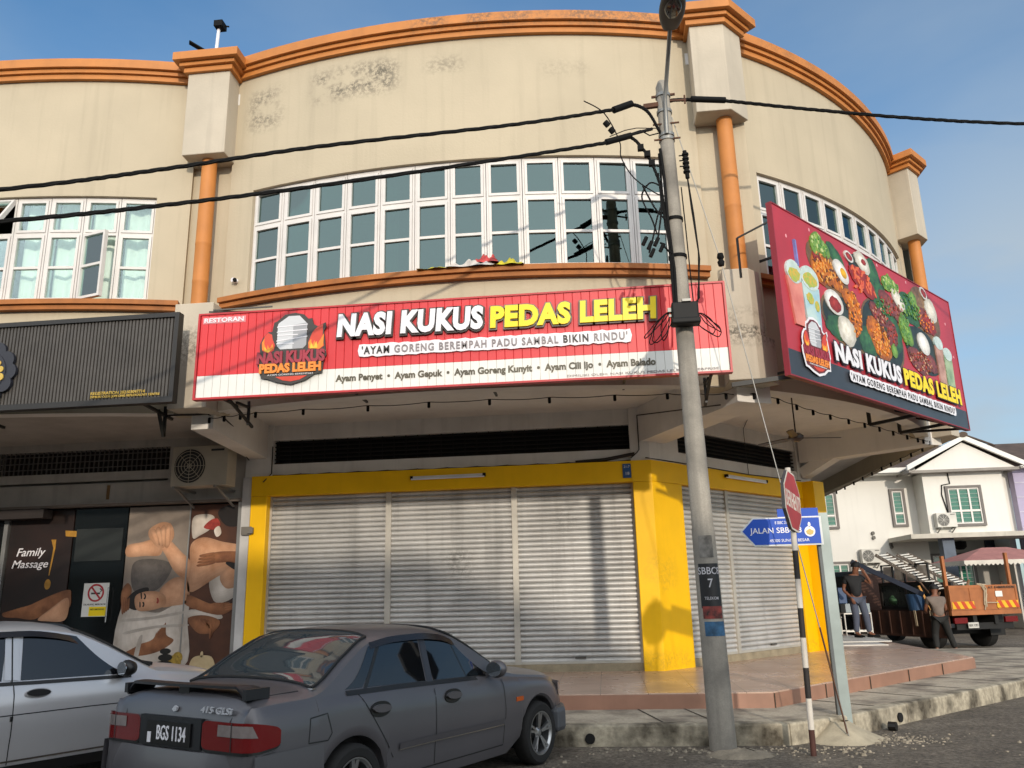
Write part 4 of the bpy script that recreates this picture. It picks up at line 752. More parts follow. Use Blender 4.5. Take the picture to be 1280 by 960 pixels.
b.tube([(.98, 9.34, 7.06), (1.0, 9.31, 6.6), (1.0, 9.30, 6.0), (1.03, 9.29, 5.4), (1.02, 9.27, 4.92)], .020, n=7); b.tube([(.96, 9.35, 7.0), (.965, 9.31, 6.3), (.99, 9.28, 5.8), (.99, 9.27, 4.9)], .012, n=6); b.tube([(.97, 9.31, 6.8), (.95, 9.29, 6.2), (1.005, 9.27, 5.5), (.995, 9.27, 4.9)], .010, n=6)
b.tube([(1.2, 9.33, 6.5), (1.21, 9.31, 5.9), (1.215, 9.28, 5.3), (1.22, 9.27, 4.93)], .008, n=5)
b.build('riser_cable', cable, pole, smooth=60)
# insulated connectors hanging beside the shaft
b = MB(); b.tube([(1.275, 9.3, 6.98), (1.285, 9.3, 6.60)], .026, n=10)
for z in (6.93, 6.87, 6.81, 6.75, 6.69): b.lathe([(.0, -.015), (.042, -.012), (.042, .012), (.0, .015)], (1.28, 9.3, z), n=12)
for z in (6.92, 6.85, 6.77): b.bar((1.2, 9.3, z), (1.27, 9.3, z), .012)
b.tube([(1.285, 9.3, 6.60), (1.30, 9.3, 6.2), (1.335, 9.28, 5.6), (1.29, 9.26, 5.0), (1.22, 9.26, 4.9)], .010, n=6); b.tube([(1.285, 9.3, 6.60), (1.32, 9.3, 6.1), (1.34, 9.28, 5.5), (1.27, 9.26, 4.95)], .008, n=6)
b.build('insulator', cable, pole, smooth=40)
def sticker(name, z0, z1, a0, a1, m, par=pole, dr=.003):
    b = MB(); vs = []
    for i in range(13):
        a_ = a0+(a1-a0)*i/12
        for z in (z0, z1): p, r = pp(z); vs.append((p.x+(r+dr)*math.sin(a_), p.y-(r+dr)*math.cos(a_), z))
    b.add(vs, [(2*i, 2*i+2, 2*i+3, 2*i+1) for i in range(12)]); return b.build(name, m, par, recalc=False)
st = sticker('number_plate', 1.44, 1.915, -.85, 1.05, mat('black plate', '121214', .5))
sticker('torn_red_paper', 1.33, 1.46, -.75, .95, mat('torn red paper', '8a3a33', .8, col2='1b1a1a', scale=14, var=.3), dr=.004); sticker('blue_paint', 1.15, 1.30, -.7, 1.1, mat('faded blue paint', '3d6a8f', .8, var=.3, scale=9)); sticker('grey_paper', 1.98, 2.22, -.6, .6, mat('torn grey paper', '807c76', .9, var=.3, scale=12))
def textwrap(s, z, ht, wd, m, par):
    mb = MB(); text(mb, s, -wd/2, 0, wd, ht, 0, .01, .001); 
    q = []
    for v in mb.v:
        p, r = pp(z+v.z); a_ = v.x/r+.08; q.append(Vector((p.x+(r+.006)*math.sin(a_), p.y-(r+.006)*math.cos(a_), z+v.z)))
    mb.v = q; mb.build('lettering', m, par, recalc=False)
textwrap('SBBC8', 1.80, .075, .25, wl, st); textwrap('7', 1.66, .09, .05, wl, st); textwrap('TELEKOM', 1.53, .03, .15, wl, st)
# concrete mound and stones at the foot
mound = mat('cement mound', '978b78', .95, var=.2, scale=5, bump=.5, bscale=40, fine=.4)
b = MB(); b.grid(lambda u, v: (1.27+.36*u*math.cos(2*math.pi*v)*(1+.12*math.sin(6*math.pi*v)), 9.05+.20*u*math.sin(2*math.pi*v)*(1+.1*math.sin(4*math.pi*v)), .075*(1-u**1.7)-.004+.008*math.sin(9*u+20*v)), 8, 28); tag(b.build('cement_mound', mound, smooth=60), 'low grey cement mound on the road at the foot of the utility pole', 'cement mound')

# ------------------------------------------------------------------ overhead cables
def sagp(p, q, sag, n=40): p, q = Vector(p), Vector(q); return [p.lerp(q, i/n)-Vector((0, 0, sag*4*(i/n)*(1-i/n))) for i in range(n+1)]
def twisted(pts, r, k=3, turns=9):
    b = MB(); P = pts
    for s in range(k):
        o = []
        for i in range(len(P)*3-2):
            a_, f = divmod(i, 3); p = P[a_].lerp(P[min(a_+1, len(P)-1)], f/3); t = i/(len(P)*3-3); an = 2*math.pi*(turns*t+s/k); o.append(p+Vector((.35*math.sin(an), .5*math.sin(an), math.cos(an)))*r*.8)
        b.tube(o, r, n=6)
    return b
up_ = [Vector(q) for q in ((-12.5, 3.6, 3.9), (-9, 5.1, 4.62), (-5.653, 6.551, 5.57), (-4.36, 7.107, 5.985), (-2.889, 7.739, 6.497), (-.829, 8.625, 7.128), (.45, 9.18, 7.58), (.663, 9.266, 7.68), (.86, 9.33, 7.60), (1.0, 9.36, 7.30))]
lo_ = [Vector(q) for q in ((-12.5, 3.6, 3.75), (-9, 5.1, 4.40), (-5.616, 6.566, 5.235), (-4.33, 7.119, 5.579), (-2.874, 7.746, 6.018), (-.839, 8.62, 6.684), (.35, 9.13, 7.09), (.60, 9.24, 7.21), (.82, 9.31, 6.95), (.95, 9.32, 6.5), (.97, 9.32, 6.0))]
def spline(P, n=6):
    o = []
    for i in range(len(P)-1):
        p0, p1, p2, p3 = P[max(i-1, 0)], P[i], P[i+1], P[min(i+2, len(P)-1)]
        for j in range(n):
            t = j/n; o.append(.5*((2*p1)+(p2-p0)*t+(2*p0-5*p1+4*p2-p3)*t*t+(-p0+3*p1-3*p2+p3)*t**3))
    return o+[P[-1]]
c1 = thing('power_cable', 'upper of the two twisted power cables crossing the cream facade', 'cable', (.98, 9.36, 7.3), group='overhead power cables')
twisted(spline(up_), .0155, 3, 24).build('cable_strands', cable, c1, smooth=60)
b = MB(); b.tube([(.42, 9.165, 7.56), (.66, 9.27, 7.70)], .045, n=10); b.build('splice_sleeve', cable, c1, smooth=40)
c2 = thing('power_cable', 'lower of the two twisted power cables crossing the cream facade, over the windows', 'cable', (.97, 9.32, 6.0), group='overhead power cables')
twisted(spline(lo_), .0155, 3, 24).build('cable_strands', cable, c2, smooth=60)
b = MB(); b.tube([(.30, 9.11, 7.08), (.62, 9.24, 7.225)], .04, n=10)
for q in ((.74, 9.27, 7.06), (.82, 9.30, 6.98), (.87, 9.32, 6.86)): b.box(q[0]-.045, q[0]+.03, q[1]-.03, q[1]+.03, q[2]-.04, q[2]+.035)
b.bar((.55, 9.2, 7.2), (.9, 9.3, 7.33), .03); b.tube([(.6, 9.2, 7.22), (.75, 9.28, 7.31), (.86, 9.3, 7.24), (.98, 9.33, 7.28)], .009, n=5); b.tube([(.35, 9.1, 7.15), (.55, 9.2, 7.28), (.7, 9.25, 7.33), (1.0, 9.35, 7.36)], .006, n=5)
b.build('tap_connector', cable, c2)
b = MB(); b.tube(spline([Vector(q) for q in ((.97, 9.30, 6.5), (.82, 9.25, 6.55), (.70, 9.22, 6.35), (.80, 9.22, 6.05), (.85, 9.22, 5.85))]), .011, n=6); b.tube(spline([Vector(q) for q in ((.96, 9.30, 6.3), (.88, 9.24, 6.1), (.80, 9.22, 5.8), (.74, 9.22, 5.6))]), .011, n=6); b.tube(spline([Vector(q) for q in ((.93, 9.3, 6.7), (.93, 9.26, 6.2), (.86, 9.22, 5.8))]), .011, n=6); b.tube(spline([Vector(q) for q in ((.72, 9.22, 6.5), (.85, 9.24, 6.2), (.97, 9.28, 6.05))]), .011, n=6)
for q in ((.72, 5.80), (.78, 5.74), (.86, 5.78), (.80, 5.64), (.92, 5.70)): b.cyl((q[0], 9.2, q[1]), (q[0]-.05, 9.2, q[1]-.10), .024, n=8)
b.tube([(.88, 9.2, 5.72), (.98, 9.26, 5.62), (1.02, 9.28, 5.6)], .012, n=6)
b.build('service_loop', cable, c2, smooth=50)
b = MB(); b.tube(spline([Vector(q) for q in ((.05, 9.0, 7.62), (.30, 9.1, 7.48), (.47, 9.18, 7.12), (.48, 9.2, 6.9), (.62, 9.22, 6.62), (.86, 9.26, 6.42), (.98, 9.3, 6.38))]), .008, n=6); tag(b.build('service_wire', cable, smooth=60), 'thin black loose wire curling up past the lower power cable beside the pole', 'wire')
b = MB(); 
for z in (7.36, 7.26): b.cyl((.30+(7.36-z)*.6, 9.1, z), (.34+(7.36-z)*.6, 9.11, z-.05), .038, n=10)
b.build('spool_insulator', cable, c2)
c3 = thing('power_cable', 'black twisted power cable crossing the open sky past the angled bay', 'cable', (1.2, 9.46, 7.83), group='overhead power cables')
ri = [Vector(q) for q in ((1.16, 9.44, 7.80), (1.30, 9.49, 7.838), (1.83, 9.60, 7.85), (2.888, 9.81, 7.765), (4.399, 10.11, 7.665), (5.955, 10.42, 7.626), (9, 11.0, 7.62), (14, 12, 7.75))]
twisted(spline(ri), .0155, 3, 20).build('cable_strands', cable, c3, smooth=60)
b = MB(); b.tube([(1.45, 9.52, 7.855), (1.90, 9.62, 7.86)], .04, n=10); b.build('splice_sleeve', cable, c3, smooth=40)
# guy wire
gw = thing('guy_wire', 'thin steel guy wire slanting from the pole head down to the kerb', 'wire', (2.50, 9.75, 0))
b = MB(); b.tube([(1.17, 9.42, 7.55), (1.62, 9.53, 5.62), (2.53, 9.72, .02)], .0065, n=6); b.build('wire_strand', steel, gw)
b = MB(); b.lathe([(.0, -.09), (.035, -.08), (.045, -.03), (.025, 0), (.045, .03), (.035, .08), (0, .09)], (1.63, 9.53, 5.58), n=14); b.build('strain_insulator', cable, gw, smooth=50)
b = MB(); b.cyl((2.34, 9.68, 1.2), (2.51, 9.72, .1), .010, n=6); b.build('turnbuckle', rust, gw)

# ------------------------------------------------------------------ stop sign and street name sign
ss = thing('stop_sign', 'red octagonal BERHENTI stop sign, edge-on, on a leaning black and white striped post', 'stop sign', (1.985, 9.05, 0))
pb_, pt_ = Vector((1.985, 9.05, -.05)), Vector((2.045, 9.06, 2.9))
blk, wht = mat('black band', '231d1a', .7, var=.15), mat('white band', 'cfc7bb', .7, var=.15, streak=.3)
N_ = 10
for i in range(N_):
    a_, c_ = pb_.lerp(pt_, i/N_), pb_.lerp(pt_, (i+1)/N_); b = MB(); b.cyl(a_, c_, .030, n=14)
    b.build('post_band', (mat('rusty band', '4a2a22', .8, var=.2, scale=8) if i == 0 else blk) if i % 2 == 0 else wht, ss, smooth=40)
al = R(64); Ts = Matrix.Translation((2.02, 9.02, 2.53)) @ Matrix.Rotation(al, 4, 'Z') @ Matrix.Rotation(R(6), 4, 'Y')
octo = [(.345*math.cos(math.pi/8+k*math.pi/4), .345*math.sin(math.pi/8+k*math.pi/4)) for k in range(8)]
b = MB(Ts); b.plate(octo, -.035, -.030); pl = b.build('sign_plate', wht, ss)
b = MB(Ts); b.plate([(x*.94, z*.94) for x, z in octo], -.037, -.035); b.build('red_face', mat('faded stop red', 'A82420', .5, var=.12, scale=4), pl)
b = MB(Ts); text(b, 'BERHENTI', -.285, -.085, .57, .17, -.037, .015, .002); b.build('lettering', wht, pl)
b = MB(Ts); b.plate([(x*.99, z*.99) for x, z in octo], -.030, .005); b.build('sign_back', mat('dull grey back', '3c3c3e', .6), pl)
ns2 = thing('street_sign', 'blue arrow-ended street name sign reading JALAN SBBC 8 on a grey channel post', 'street sign', (2.62, 10.2, 0))
galv = mat('pale galvanised post', '8F9A98', .5, metal=.35, var=.1, streak=.2)
b = MB(); b.box(2.585, 2.70, 10.17, 10.18, -.1, 2.50); b.box(2.585, 2.592, 10.18, 10.235, -.1, 2.50); b.box(2.693, 2.70, 10.18, 10.235, -.1, 2.50); b.build('channel_post', galv, ns2)
b = MB(); b.box(2.548, 2.584, 10.165, 10.24, .2, 2.50); b.build('channel_post', mat('dark post side', '5a5f60', .55, metal=.3), ns2)
blue = mat('road sign blue', '0A48B0', .6, var=.06); paleedge = mat('pale sign edge', 'cfd2d2', .5)
yS = 10.10
b = MB(); b.plate([(1.645, 2.30), (1.80, 2.12), (2.60, 2.12), (2.60, 2.455), (1.80, 2.455)], yS, yS+.012); fp = b.build('name_plate', paleedge, ns2)
b = MB(); b.plate([(1.672, 2.30), (1.81, 2.137), (2.575, 2.137), (2.575, 2.40), (2.575, 2.44), (1.81, 2.44)], yS-.003, yS); b.build('blue_face', blue, fp)
b = MB(); b.box(2.10, 2.575, yS-.003, yS+.01, 2.455, 2.555); b.build('side_tab', blue, ns2)
b = MB(); b.box(2.10, 2.575, yS-.006, yS-.003, 2.448, 2.458); text(b, '8 SBBC 2/8 BLK 21', 2.06, 2.375, .25, .035, yS-.003, 0, .002); text(b, 'JALAN SBBC 8', 1.76, 2.25, .60, .085, yS-.003, .006, .003); text(b, '45300 SUNGAI BESAR', 1.98, 2.165, .46, .034, yS-.003, 0, .002); text(b, 'BL', 2.26, 2.485, .07, .045, yS-.003, .006, .002); b.build('lettering', wl, fp)
b = MB(); b.ell(2.455, 2.28, .062, .062, yS-.006, yS, n=24); b.ell(2.455, 2.36, .016, .03, yS-.006, yS, n=12); em = b.build('emblem', wl, fp)
b = MB(); b.plate([(2.41, 2.285), (2.455, 2.31), (2.50, 2.285), (2.49, 2.25), (2.455, 2.235), (2.42, 2.25)], yS-.009, yS); b.build('emblem_mark', gold, em)
b = MB(); b.bar((2.0, yS+.02, 2.29), (2.58, yS+.04, 2.29), .025); b.build('fixing_bar', steel, ns2)
# cement collar
b = MB(); b.grid(lambda u, v: (2.50+(.10+.34*u)*math.cos(2*math.pi*v)*(1+.15*math.sin(6*math.pi*v+1)), 10.0+(.10+.34*u)*math.sin(2*math.pi*v), .19*(1-u**.8)+.0), 6, 28); tag(b.build('cement_collar', mat('cream cement', 'B0A48C', .95, var=.15, scale=5, bump=.3), smooth=60), 'cream cement apron sloping from the kerb around the sign post foot', 'cement apron')
# debris
b = MB(); rng = random.Random(3)
for i in range(900):
    if i < 380: x, y = rng.gauss(2.95, .28), rng.gauss(9.95, .20)
    elif i < 700: x, y = rng.uniform(-.3, 2.6), 9.50-abs(rng.gauss(0, .22))
    else: x, y = rng.uniform(-1, 6), rng.uniform(6.5, 10.8)
    if y > 9.6 and x < 2: continue
    s = min(.035, abs(rng.gauss(.008, .007))+.003); a0 = rng.uniform(0, 6); m5 = 6
    ring_ = [(x+s*rng.uniform(.7, 1.2)*math.cos(a0+k*6.283/m5), y+s*rng.uniform(.6, 1.1)*math.sin(a0+k*6.283/m5)) for k in range(m5)]; hh = s*rng.uniform(.5, .9)
    b.add([(px_, py_, 0) for px_, py_ in ring_]+[(x+(px_-x)*.65, y+(py_-y)*.65, hh*rng.uniform(.8, 1.1)) for px_, py_ in ring_], [(k, (k+1) % m5, m5+(k+1) % m5, m5+k) for k in range(m5)]+[tuple(range(m5, 2*m5))])
tag(b.build('gravel', mat('loose stones', '9d9280', .95, var=.3, scale=9)), kind='stuff')
hole = mat('pipe hole', '0c0a08', .9)
for lb, (x, y, nx, ny) in (('black drain pipe end in the shaded kerb beside the grey car', (-.25, 9.615, 0, -1)), ('black drain pipe end in the sunlit kerb beyond the street sign', (3.46, 10.955, .71, -.71))):
    b = MB(); b.tube([(x, y, .085), (x+nx*.02, y+ny*.02, .085)], .055, n=16); tag(b.build('drain_pipe', hole), lb, 'drain pipe')
b = MB(); b.tube([(3.20, 10.55, .05), (3.27, 10.50, .05)], .05, n=12); tag(b.build('tin_can', mat('dark tin', '14120f', .4)), 'small black can lying on the road against the sunlit kerb', 'can')
# ------------------------------------------------------------------ festoon lights
def festoon(label, pts, nb, loc, r=.006):
    t = thing('string_light', label, 'string lights', loc, group='festoon lights under the awning')
    P = [Vector(p) for p in pts]; S = []
    for i in range(len(P)-1): S += [P[i].lerp(P[i+1], k/40) for k in range(40)]
    S.append(P[-1]); n = len(S)-1; T = []
    for i, p in enumerate(S):
        f = (i/n*nb) % 1; T.append(p-Vector((0, 0, .022*4*f*(1-f))))
    b = MB(); b.tube(T, r, n=5); b.build('cord', cable, t, smooth=60)
    for k in range(nb+1):
        p = T[min(n, round(k*n/nb))]; b = MB(); b.lathe([(.012, 0), (.022, -.01), (.022, -.075), (.016, -.085), (.0, -.086)], tuple(p), n=10); o = b.build('bulb_holder', cable, t, smooth=50)
    return t
festoon('string of black bulb holders under the edge beam above the main shutters', [(-5.74, 11.25, 4.31), (-4.88, 11.05, 4.315), (-1.9, 10.95, 4.31), (.9, 11.1, 4.30), (2.2, 11.25, 4.27)], 13, (-1.9, 11, 4.3))
festoon('string of black bulb holders under the angled bay beside the ceiling fan', [(2.3, 11.4, 4.32), (3.43, 12.81, 4.30), (4.675, 14.16, 4.30), (5.92, 15.64, 4.30), (6.45, 16.2, 4.30)], 13, (4.3, 13.7, 4.3))
festoon('string of black bulb holders running back along the side street edge', [(6.45, 16.2, 4.30), (6.43, 17.7, 4.28), (6.35, 19, 4.24), (6.30, 20.6, 4.18), (6.25, 22.4, 4.12)], 10, (6.4, 19, 4.2))
wire_m = mat('dusty wire', '2c2724', .7)
b = MB(); b.tube([(-6.30, 13.94, 4.12), (-5.7, 11.35, 4.36), (-5.74, 11.2, 4.34)], .008, n=5); b.tube([(-6.1, 13.97, 4.25), (-5.65, 11.35, 4.4)], .012, n=5); b.tube([(-5.72, 11.2, 4.36), (-5.9, 11.1, 4.33), (-6.4, 11.05, 4.33)], .014, n=6); b.tube([(-5.86, 13.93, 4.35), (-5.86, 13.93, 3.86), (-5.98, 13.86, 3.70)], .012, n=6)
for i in range(12): b.tube([(-5.86+i*.535, 13.985, 3.835), (-5.6+i*.535, 13.98, 3.822), (-5.325+i*.535, 13.985, 3.84)], .011, n=5)
b.tube([(.55, 13.9, 3.86), (.66, 13.9, 3.95), (.70, 13.88, 4.0), (.70, 13.88, 4.6), (1.75, 11.4, 4.16)], .010, n=5); b.tube([(-.4, 13.97, 3.84), (.1, 13.95, 3.86), (.62, 13.88, 3.93)], .03, n=6); b.tube([(.8, 13.85, 3.85), PB(1.2, .06, 3.83, EW), PB(3, .06, 3.80, EW), PB(5, .06, 3.83, EW)], .010, n=5)
b.tube([PB(3.0, .03, 4.55, EW), PB(3.05, .02, 3.75, EW)], .006, n=5); b.tube([PB(2.4, .5, 4.74, EW), PB(3.0, .03, 4.72, EW), PB(3.0, .03, 4.55, EW)], .006, n=5)
tag(b.build('wall_wiring', wire_m, smooth=60), 'messy dark wiring sagging along the wall between the black vents and the yellow fascia', 'wiring')
# ceiling fan
fan = thing('ceiling_fan', 'brown three-bladed ceiling fan hanging under the angled bay', 'ceiling fan', (3.2, 13.35, 4.75))
fm = mat('brown fan', '3A2A22', .45)
b = MB(); b.lathe([(.0, 4.75), (.06, 4.75), (.05, 4.68), (.012, 4.67), (.012, 4.06), (.02, 4.05)], (3.2, 13.35, 0), n=14); b.build('down_rod', fm, fan, smooth=40)
b = MB(); b.lathe([(.0, 4.07), (.07, 4.06), (.12, 4.02), (.12, 3.97), (.06, 3.93), (0, 3.93)], (3.2, 13.35, 0), n=20); b.build('motor', fm, fan, smooth=40)
for k in range(3):
    a_ = R(10+120*k); T = Matrix.Translation((3.2, 13.35, 3.985)) @ Matrix.Rotation(a_, 4, 'Z') @ Matrix.Rotation(R(12), 4, 'X'); b = MB(T); b.prism([(.10, -.03), (.22, -.06), (.72, -.055), (.76, 0), (.72, .055), (.22, .06), (.10, .03)], -.006, .006); b.build('blade', fm, fan)
# fluorescent tubes
tm = mat('tube fitting', 'D9D6CE', .4)
def tube_light(label, p, q):
    p, q = Vector(p), Vector(q); t = thing('tube_light', label, 'tube light', tuple((p+q)/2), group='tube lights on the yellow fascia'); b = MB(); b.bar(p, q, .05, .04); b.build('batten', tm, t); d = (q-p).normalized()
    for e, s in ((p, 1), (q, -1)): b = MB(); b.bar(e-d*s*.02, e+d*s*.03, .06, .055); b.build('end_cap', cable, t)
    b = MB(); b.cyl(p+Vector((0, -.025, -.03)), q+Vector((0, -.025, -.03)), .014, n=10); b.build('tube', wl, t)
tube_light('white fluorescent tube on the yellow fascia above the middle shutter', (-3.27, 13.84, 3.665), (-1.98, 13.84, 3.672)); tube_light('white fluorescent tube on the yellow fascia of the angled side', PB(2.15, .09, 3.71, EW), PB(3.55, .09, 3.70, EW))
t = thing('number_plate', 'small blue house number plate at the end of the yellow fascia', 'number plate', (.47, 13.86, 3.52)); b = MB(); b.box(.40, .54, 13.862, 13.876, 3.52, 3.76); b.build('plate', mat('plate blue', '1d4f86', .4), t)
b = MB(); text(b, '21-7', .42, 3.69, .10, .04, 13.862, .004, .003); text(b, '18', .45, 3.57, .06, .05, 13.862, .004, .003); b.build('lettering', wl, t)
# air conditioner
def condenser(name, label, T, w=.86, h=.66, d=.34, group=None, m=None):
    t = thing(name, label, 'air conditioner', T.translation, 0, group); m = m or mat('ivory casing', 'B4AA98', .5, var=.06)
    b = MB(T); b.box(0, w, 0, d, 0, h); o = b.build('casing', m, t, bevel=.012)
    b = MB(T); b.ell(w*.33, h*.5, h*.40, h*.42, -.012, 0, n=30); b.build('fan_recess', mat('dark fan recess', '262524', .6), t)
    b = MB(T)
    for k in range(5): ring(b, w*.33, h*.5, h*.08*(k+.6), h*.08*(k+.6)+.008, -.022, -.012, 24)
    for k in range(8): a_ = k*math.pi/4; b.bar((w*.33, -.017, h*.5), (w*.33+h*.40*math.cos(a_), -.017, h*.5+h*.42*math.sin(a_)), .007)
    b.build('fan_guard', m, t)
    b = MB(T); b.box(w*.70, w*.93, -.008, 0, h*.86, h*.91); b.build('badge', mat('dark badge', '2d3032', .5), t)
    b = MB(T); b.bar((w*.12, -.12, -.03), (w*.12, d+.3, -.03), .04); b.bar((w*.85, -.12, -.03), (w*.85, d+.3, -.03), .04); b.bar((w*.12, .0, -.04), (w*.12, d+.3, -.3), .03); b.bar((w*.85, .0, -.04), (w*.85, d+.3, -.3), .03); b.build('bracket', steel, t)
    return t
condenser('air_conditioner', 'ivory air conditioner condenser on brackets under the awning above the massage parlour posters', Matrix.Translation((-7.42, 13.3, 3.60)), 1.02, .70, .36)
# wall camera, roof mast, cloth, bracket mark
t = thing('wall_camera', 'small white security camera on the cream wall beside the main window', 'camera', (-5.36, 11.1, 6.37)); b = MB(); b.cyl((-5.40, 10.98, 6.385), (-5.34, 11.10, 6.385), .035, n=14); b.build('camera_body', wl, t, smooth=40); b = MB(); b.cyl((-5.345, 10.95, 6.37), (-5.36, 10.99, 6.375), .030, n=14); b.build('camera_lens', cable, t)
t = thing('roof_mast', 'white pole with a small black sensor on the roof behind the orange-capped pier', 'mast', (-6.12, 11.3, 10.2)); b = MB(); b.cyl((-6.14, 11.3, 10.1), (-6.10, 11.3, 11.2), .028, n=10); b.build('mast_pole', wl, t); b = MB(); b.box(-6.15, -6.0, 11.2, 11.38, 11.17, 11.28); b.bar((-6.0, 11.3, 11.22), (-5.92, 11.3, 11.2), .02); b.build('sensor', cable, t); b = MB(); b.bar((-6.5, 11.1, 10.80), (-6.14, 11.3, 10.62), .10, .02); b.build('panel', cable, t)
def cloth(name, label, m, cx, cy, cz, w_, h_, sd):
    r = random.Random(sd); ph = [r.uniform(0, 6) for _ in range(5)]; b = MB()
    def f(u, v):
        x = (u-.5)*w_; k = math.sin(math.pi*u)**.6*math.sin(math.pi*min(1, v*1.0))**.5; return (cx+x, cy+(v-.5)*.26-.02*math.sin(11*u+ph[0]), cz+h_*k*(.75+.25*math.sin(17*u+ph[1]+4*v)+.15*math.sin(29*u+ph[2]-6*v)))
    b.grid(f, 34, 10); tag(b.build(name, m, smooth=70), label, 'cloth', 'banners bundled on the sill')
cloth('bundled_cloth', 'crumpled white cloth lying on the orange sill below the windows', pm('white cloth', 'D6CFC6', 'a39a92', .2, 8), -1.62, 10.50, 6.09, .72, .14, 1)
cloth('bundled_cloth', 'crumpled red cloth bunched on top of the white one on the orange sill', pm('red cloth', 'C8443F', '8f2d2c', .2, 8), -1.42, 10.52, 6.14, .36, .17, 2)
cloth('bundled_cloth', 'crumpled yellow cloth beside the red one in the bundle on the orange sill', pm('yellow cloth', 'D8C62A', '8f8a24', .2, 8), -1.10, 10.52, 6.09, .42, .12, 3)
cloth('bundled_cloth', 'thin yellow cloth strip lying flat on the sill away from the bundle', pm('yellow cloth', 'D8C62A', '8f8a24', .2, 8), -2.15, 10.50, 6.09, .5, .045, 4)
b = MB(); b.box(-6.33, -6.15, 13.84, 13.9, 2.78, 2.92); b.box(-6.20, -6.10, 13.80, 13.84, 2.80, 2.90); tag(b.build('shutter_motor_box', mat('grey lock box', '77726b', .5)), 'small grey lock box on the white strip beside the yellow pillar', 'lock box')
b = MB(); b.box(-9.02, -8.97, 13.98, 14.0, 3.52, 3.78); tag(b.build('wood_tag', mat('brown tag', '7a5c36', .7)), 'short brown wooden batten on the grey wall over the massage door', 'batten')
# ------------------------------------------------------------------ cars
def interp(pts, x):
    xs = [p[0] for p in pts]; ys = [p[1] for p in pts]
    if x <= xs[0]: return ys[0]
    if x >= xs[-1]: return ys[-1]
    for i in range(len(xs)-1):
        if xs[i] <= x <= xs[i+1]:
            h = xs[i+1]-xs[i]; t = (x-xs[i])/h
            d = [(ys[k+1]-ys[k])/(xs[k+1]-xs[k]) for k in range(len(xs)-1)]
            def sl(k):
                if k == 0: return d[0]
                if k == len(xs)-1: return d[-1]
                return 0 if d[k-1]*d[k] <= 0 else 2*d[k-1]*d[k]/(d[k-1]+d[k])
            a, b_ = sl(i)*h, sl(i+1)*h
            return ys[i]*(2*t**3-3*t*t+1)+a*(t**3-2*t*t+t)+ys[i+1]*(-2*t**3+3*t*t)+b_*(t**3-t*t)
rubber = mat('tyre rubber', '171615', .85, var=.1, scale=20); alloy = mat('alloy rim', 'A9AAAB', .3, metal=.85, var=.05); trimb = mat('black trim', '141414', .45); chrome = mat('chrome', 'c9c9c9', .15, metal=1, var=.02)
cg = mk_glass('car glass', '39434a', .05, 'D8E4EA')
cgd = mat('car dark glass', '0A0D10', .03, var=.02, spec=.9)
redl = mat('red lamp lens', '6A0E11', .12, var=.05, spec=.7, coat=.5); cleal = mat('clear lamp lens', '7F7673', .12, spec=.7, coat=.5, var=.1, scale=20); amb = mat('amber lens', 'B5531C', .2)
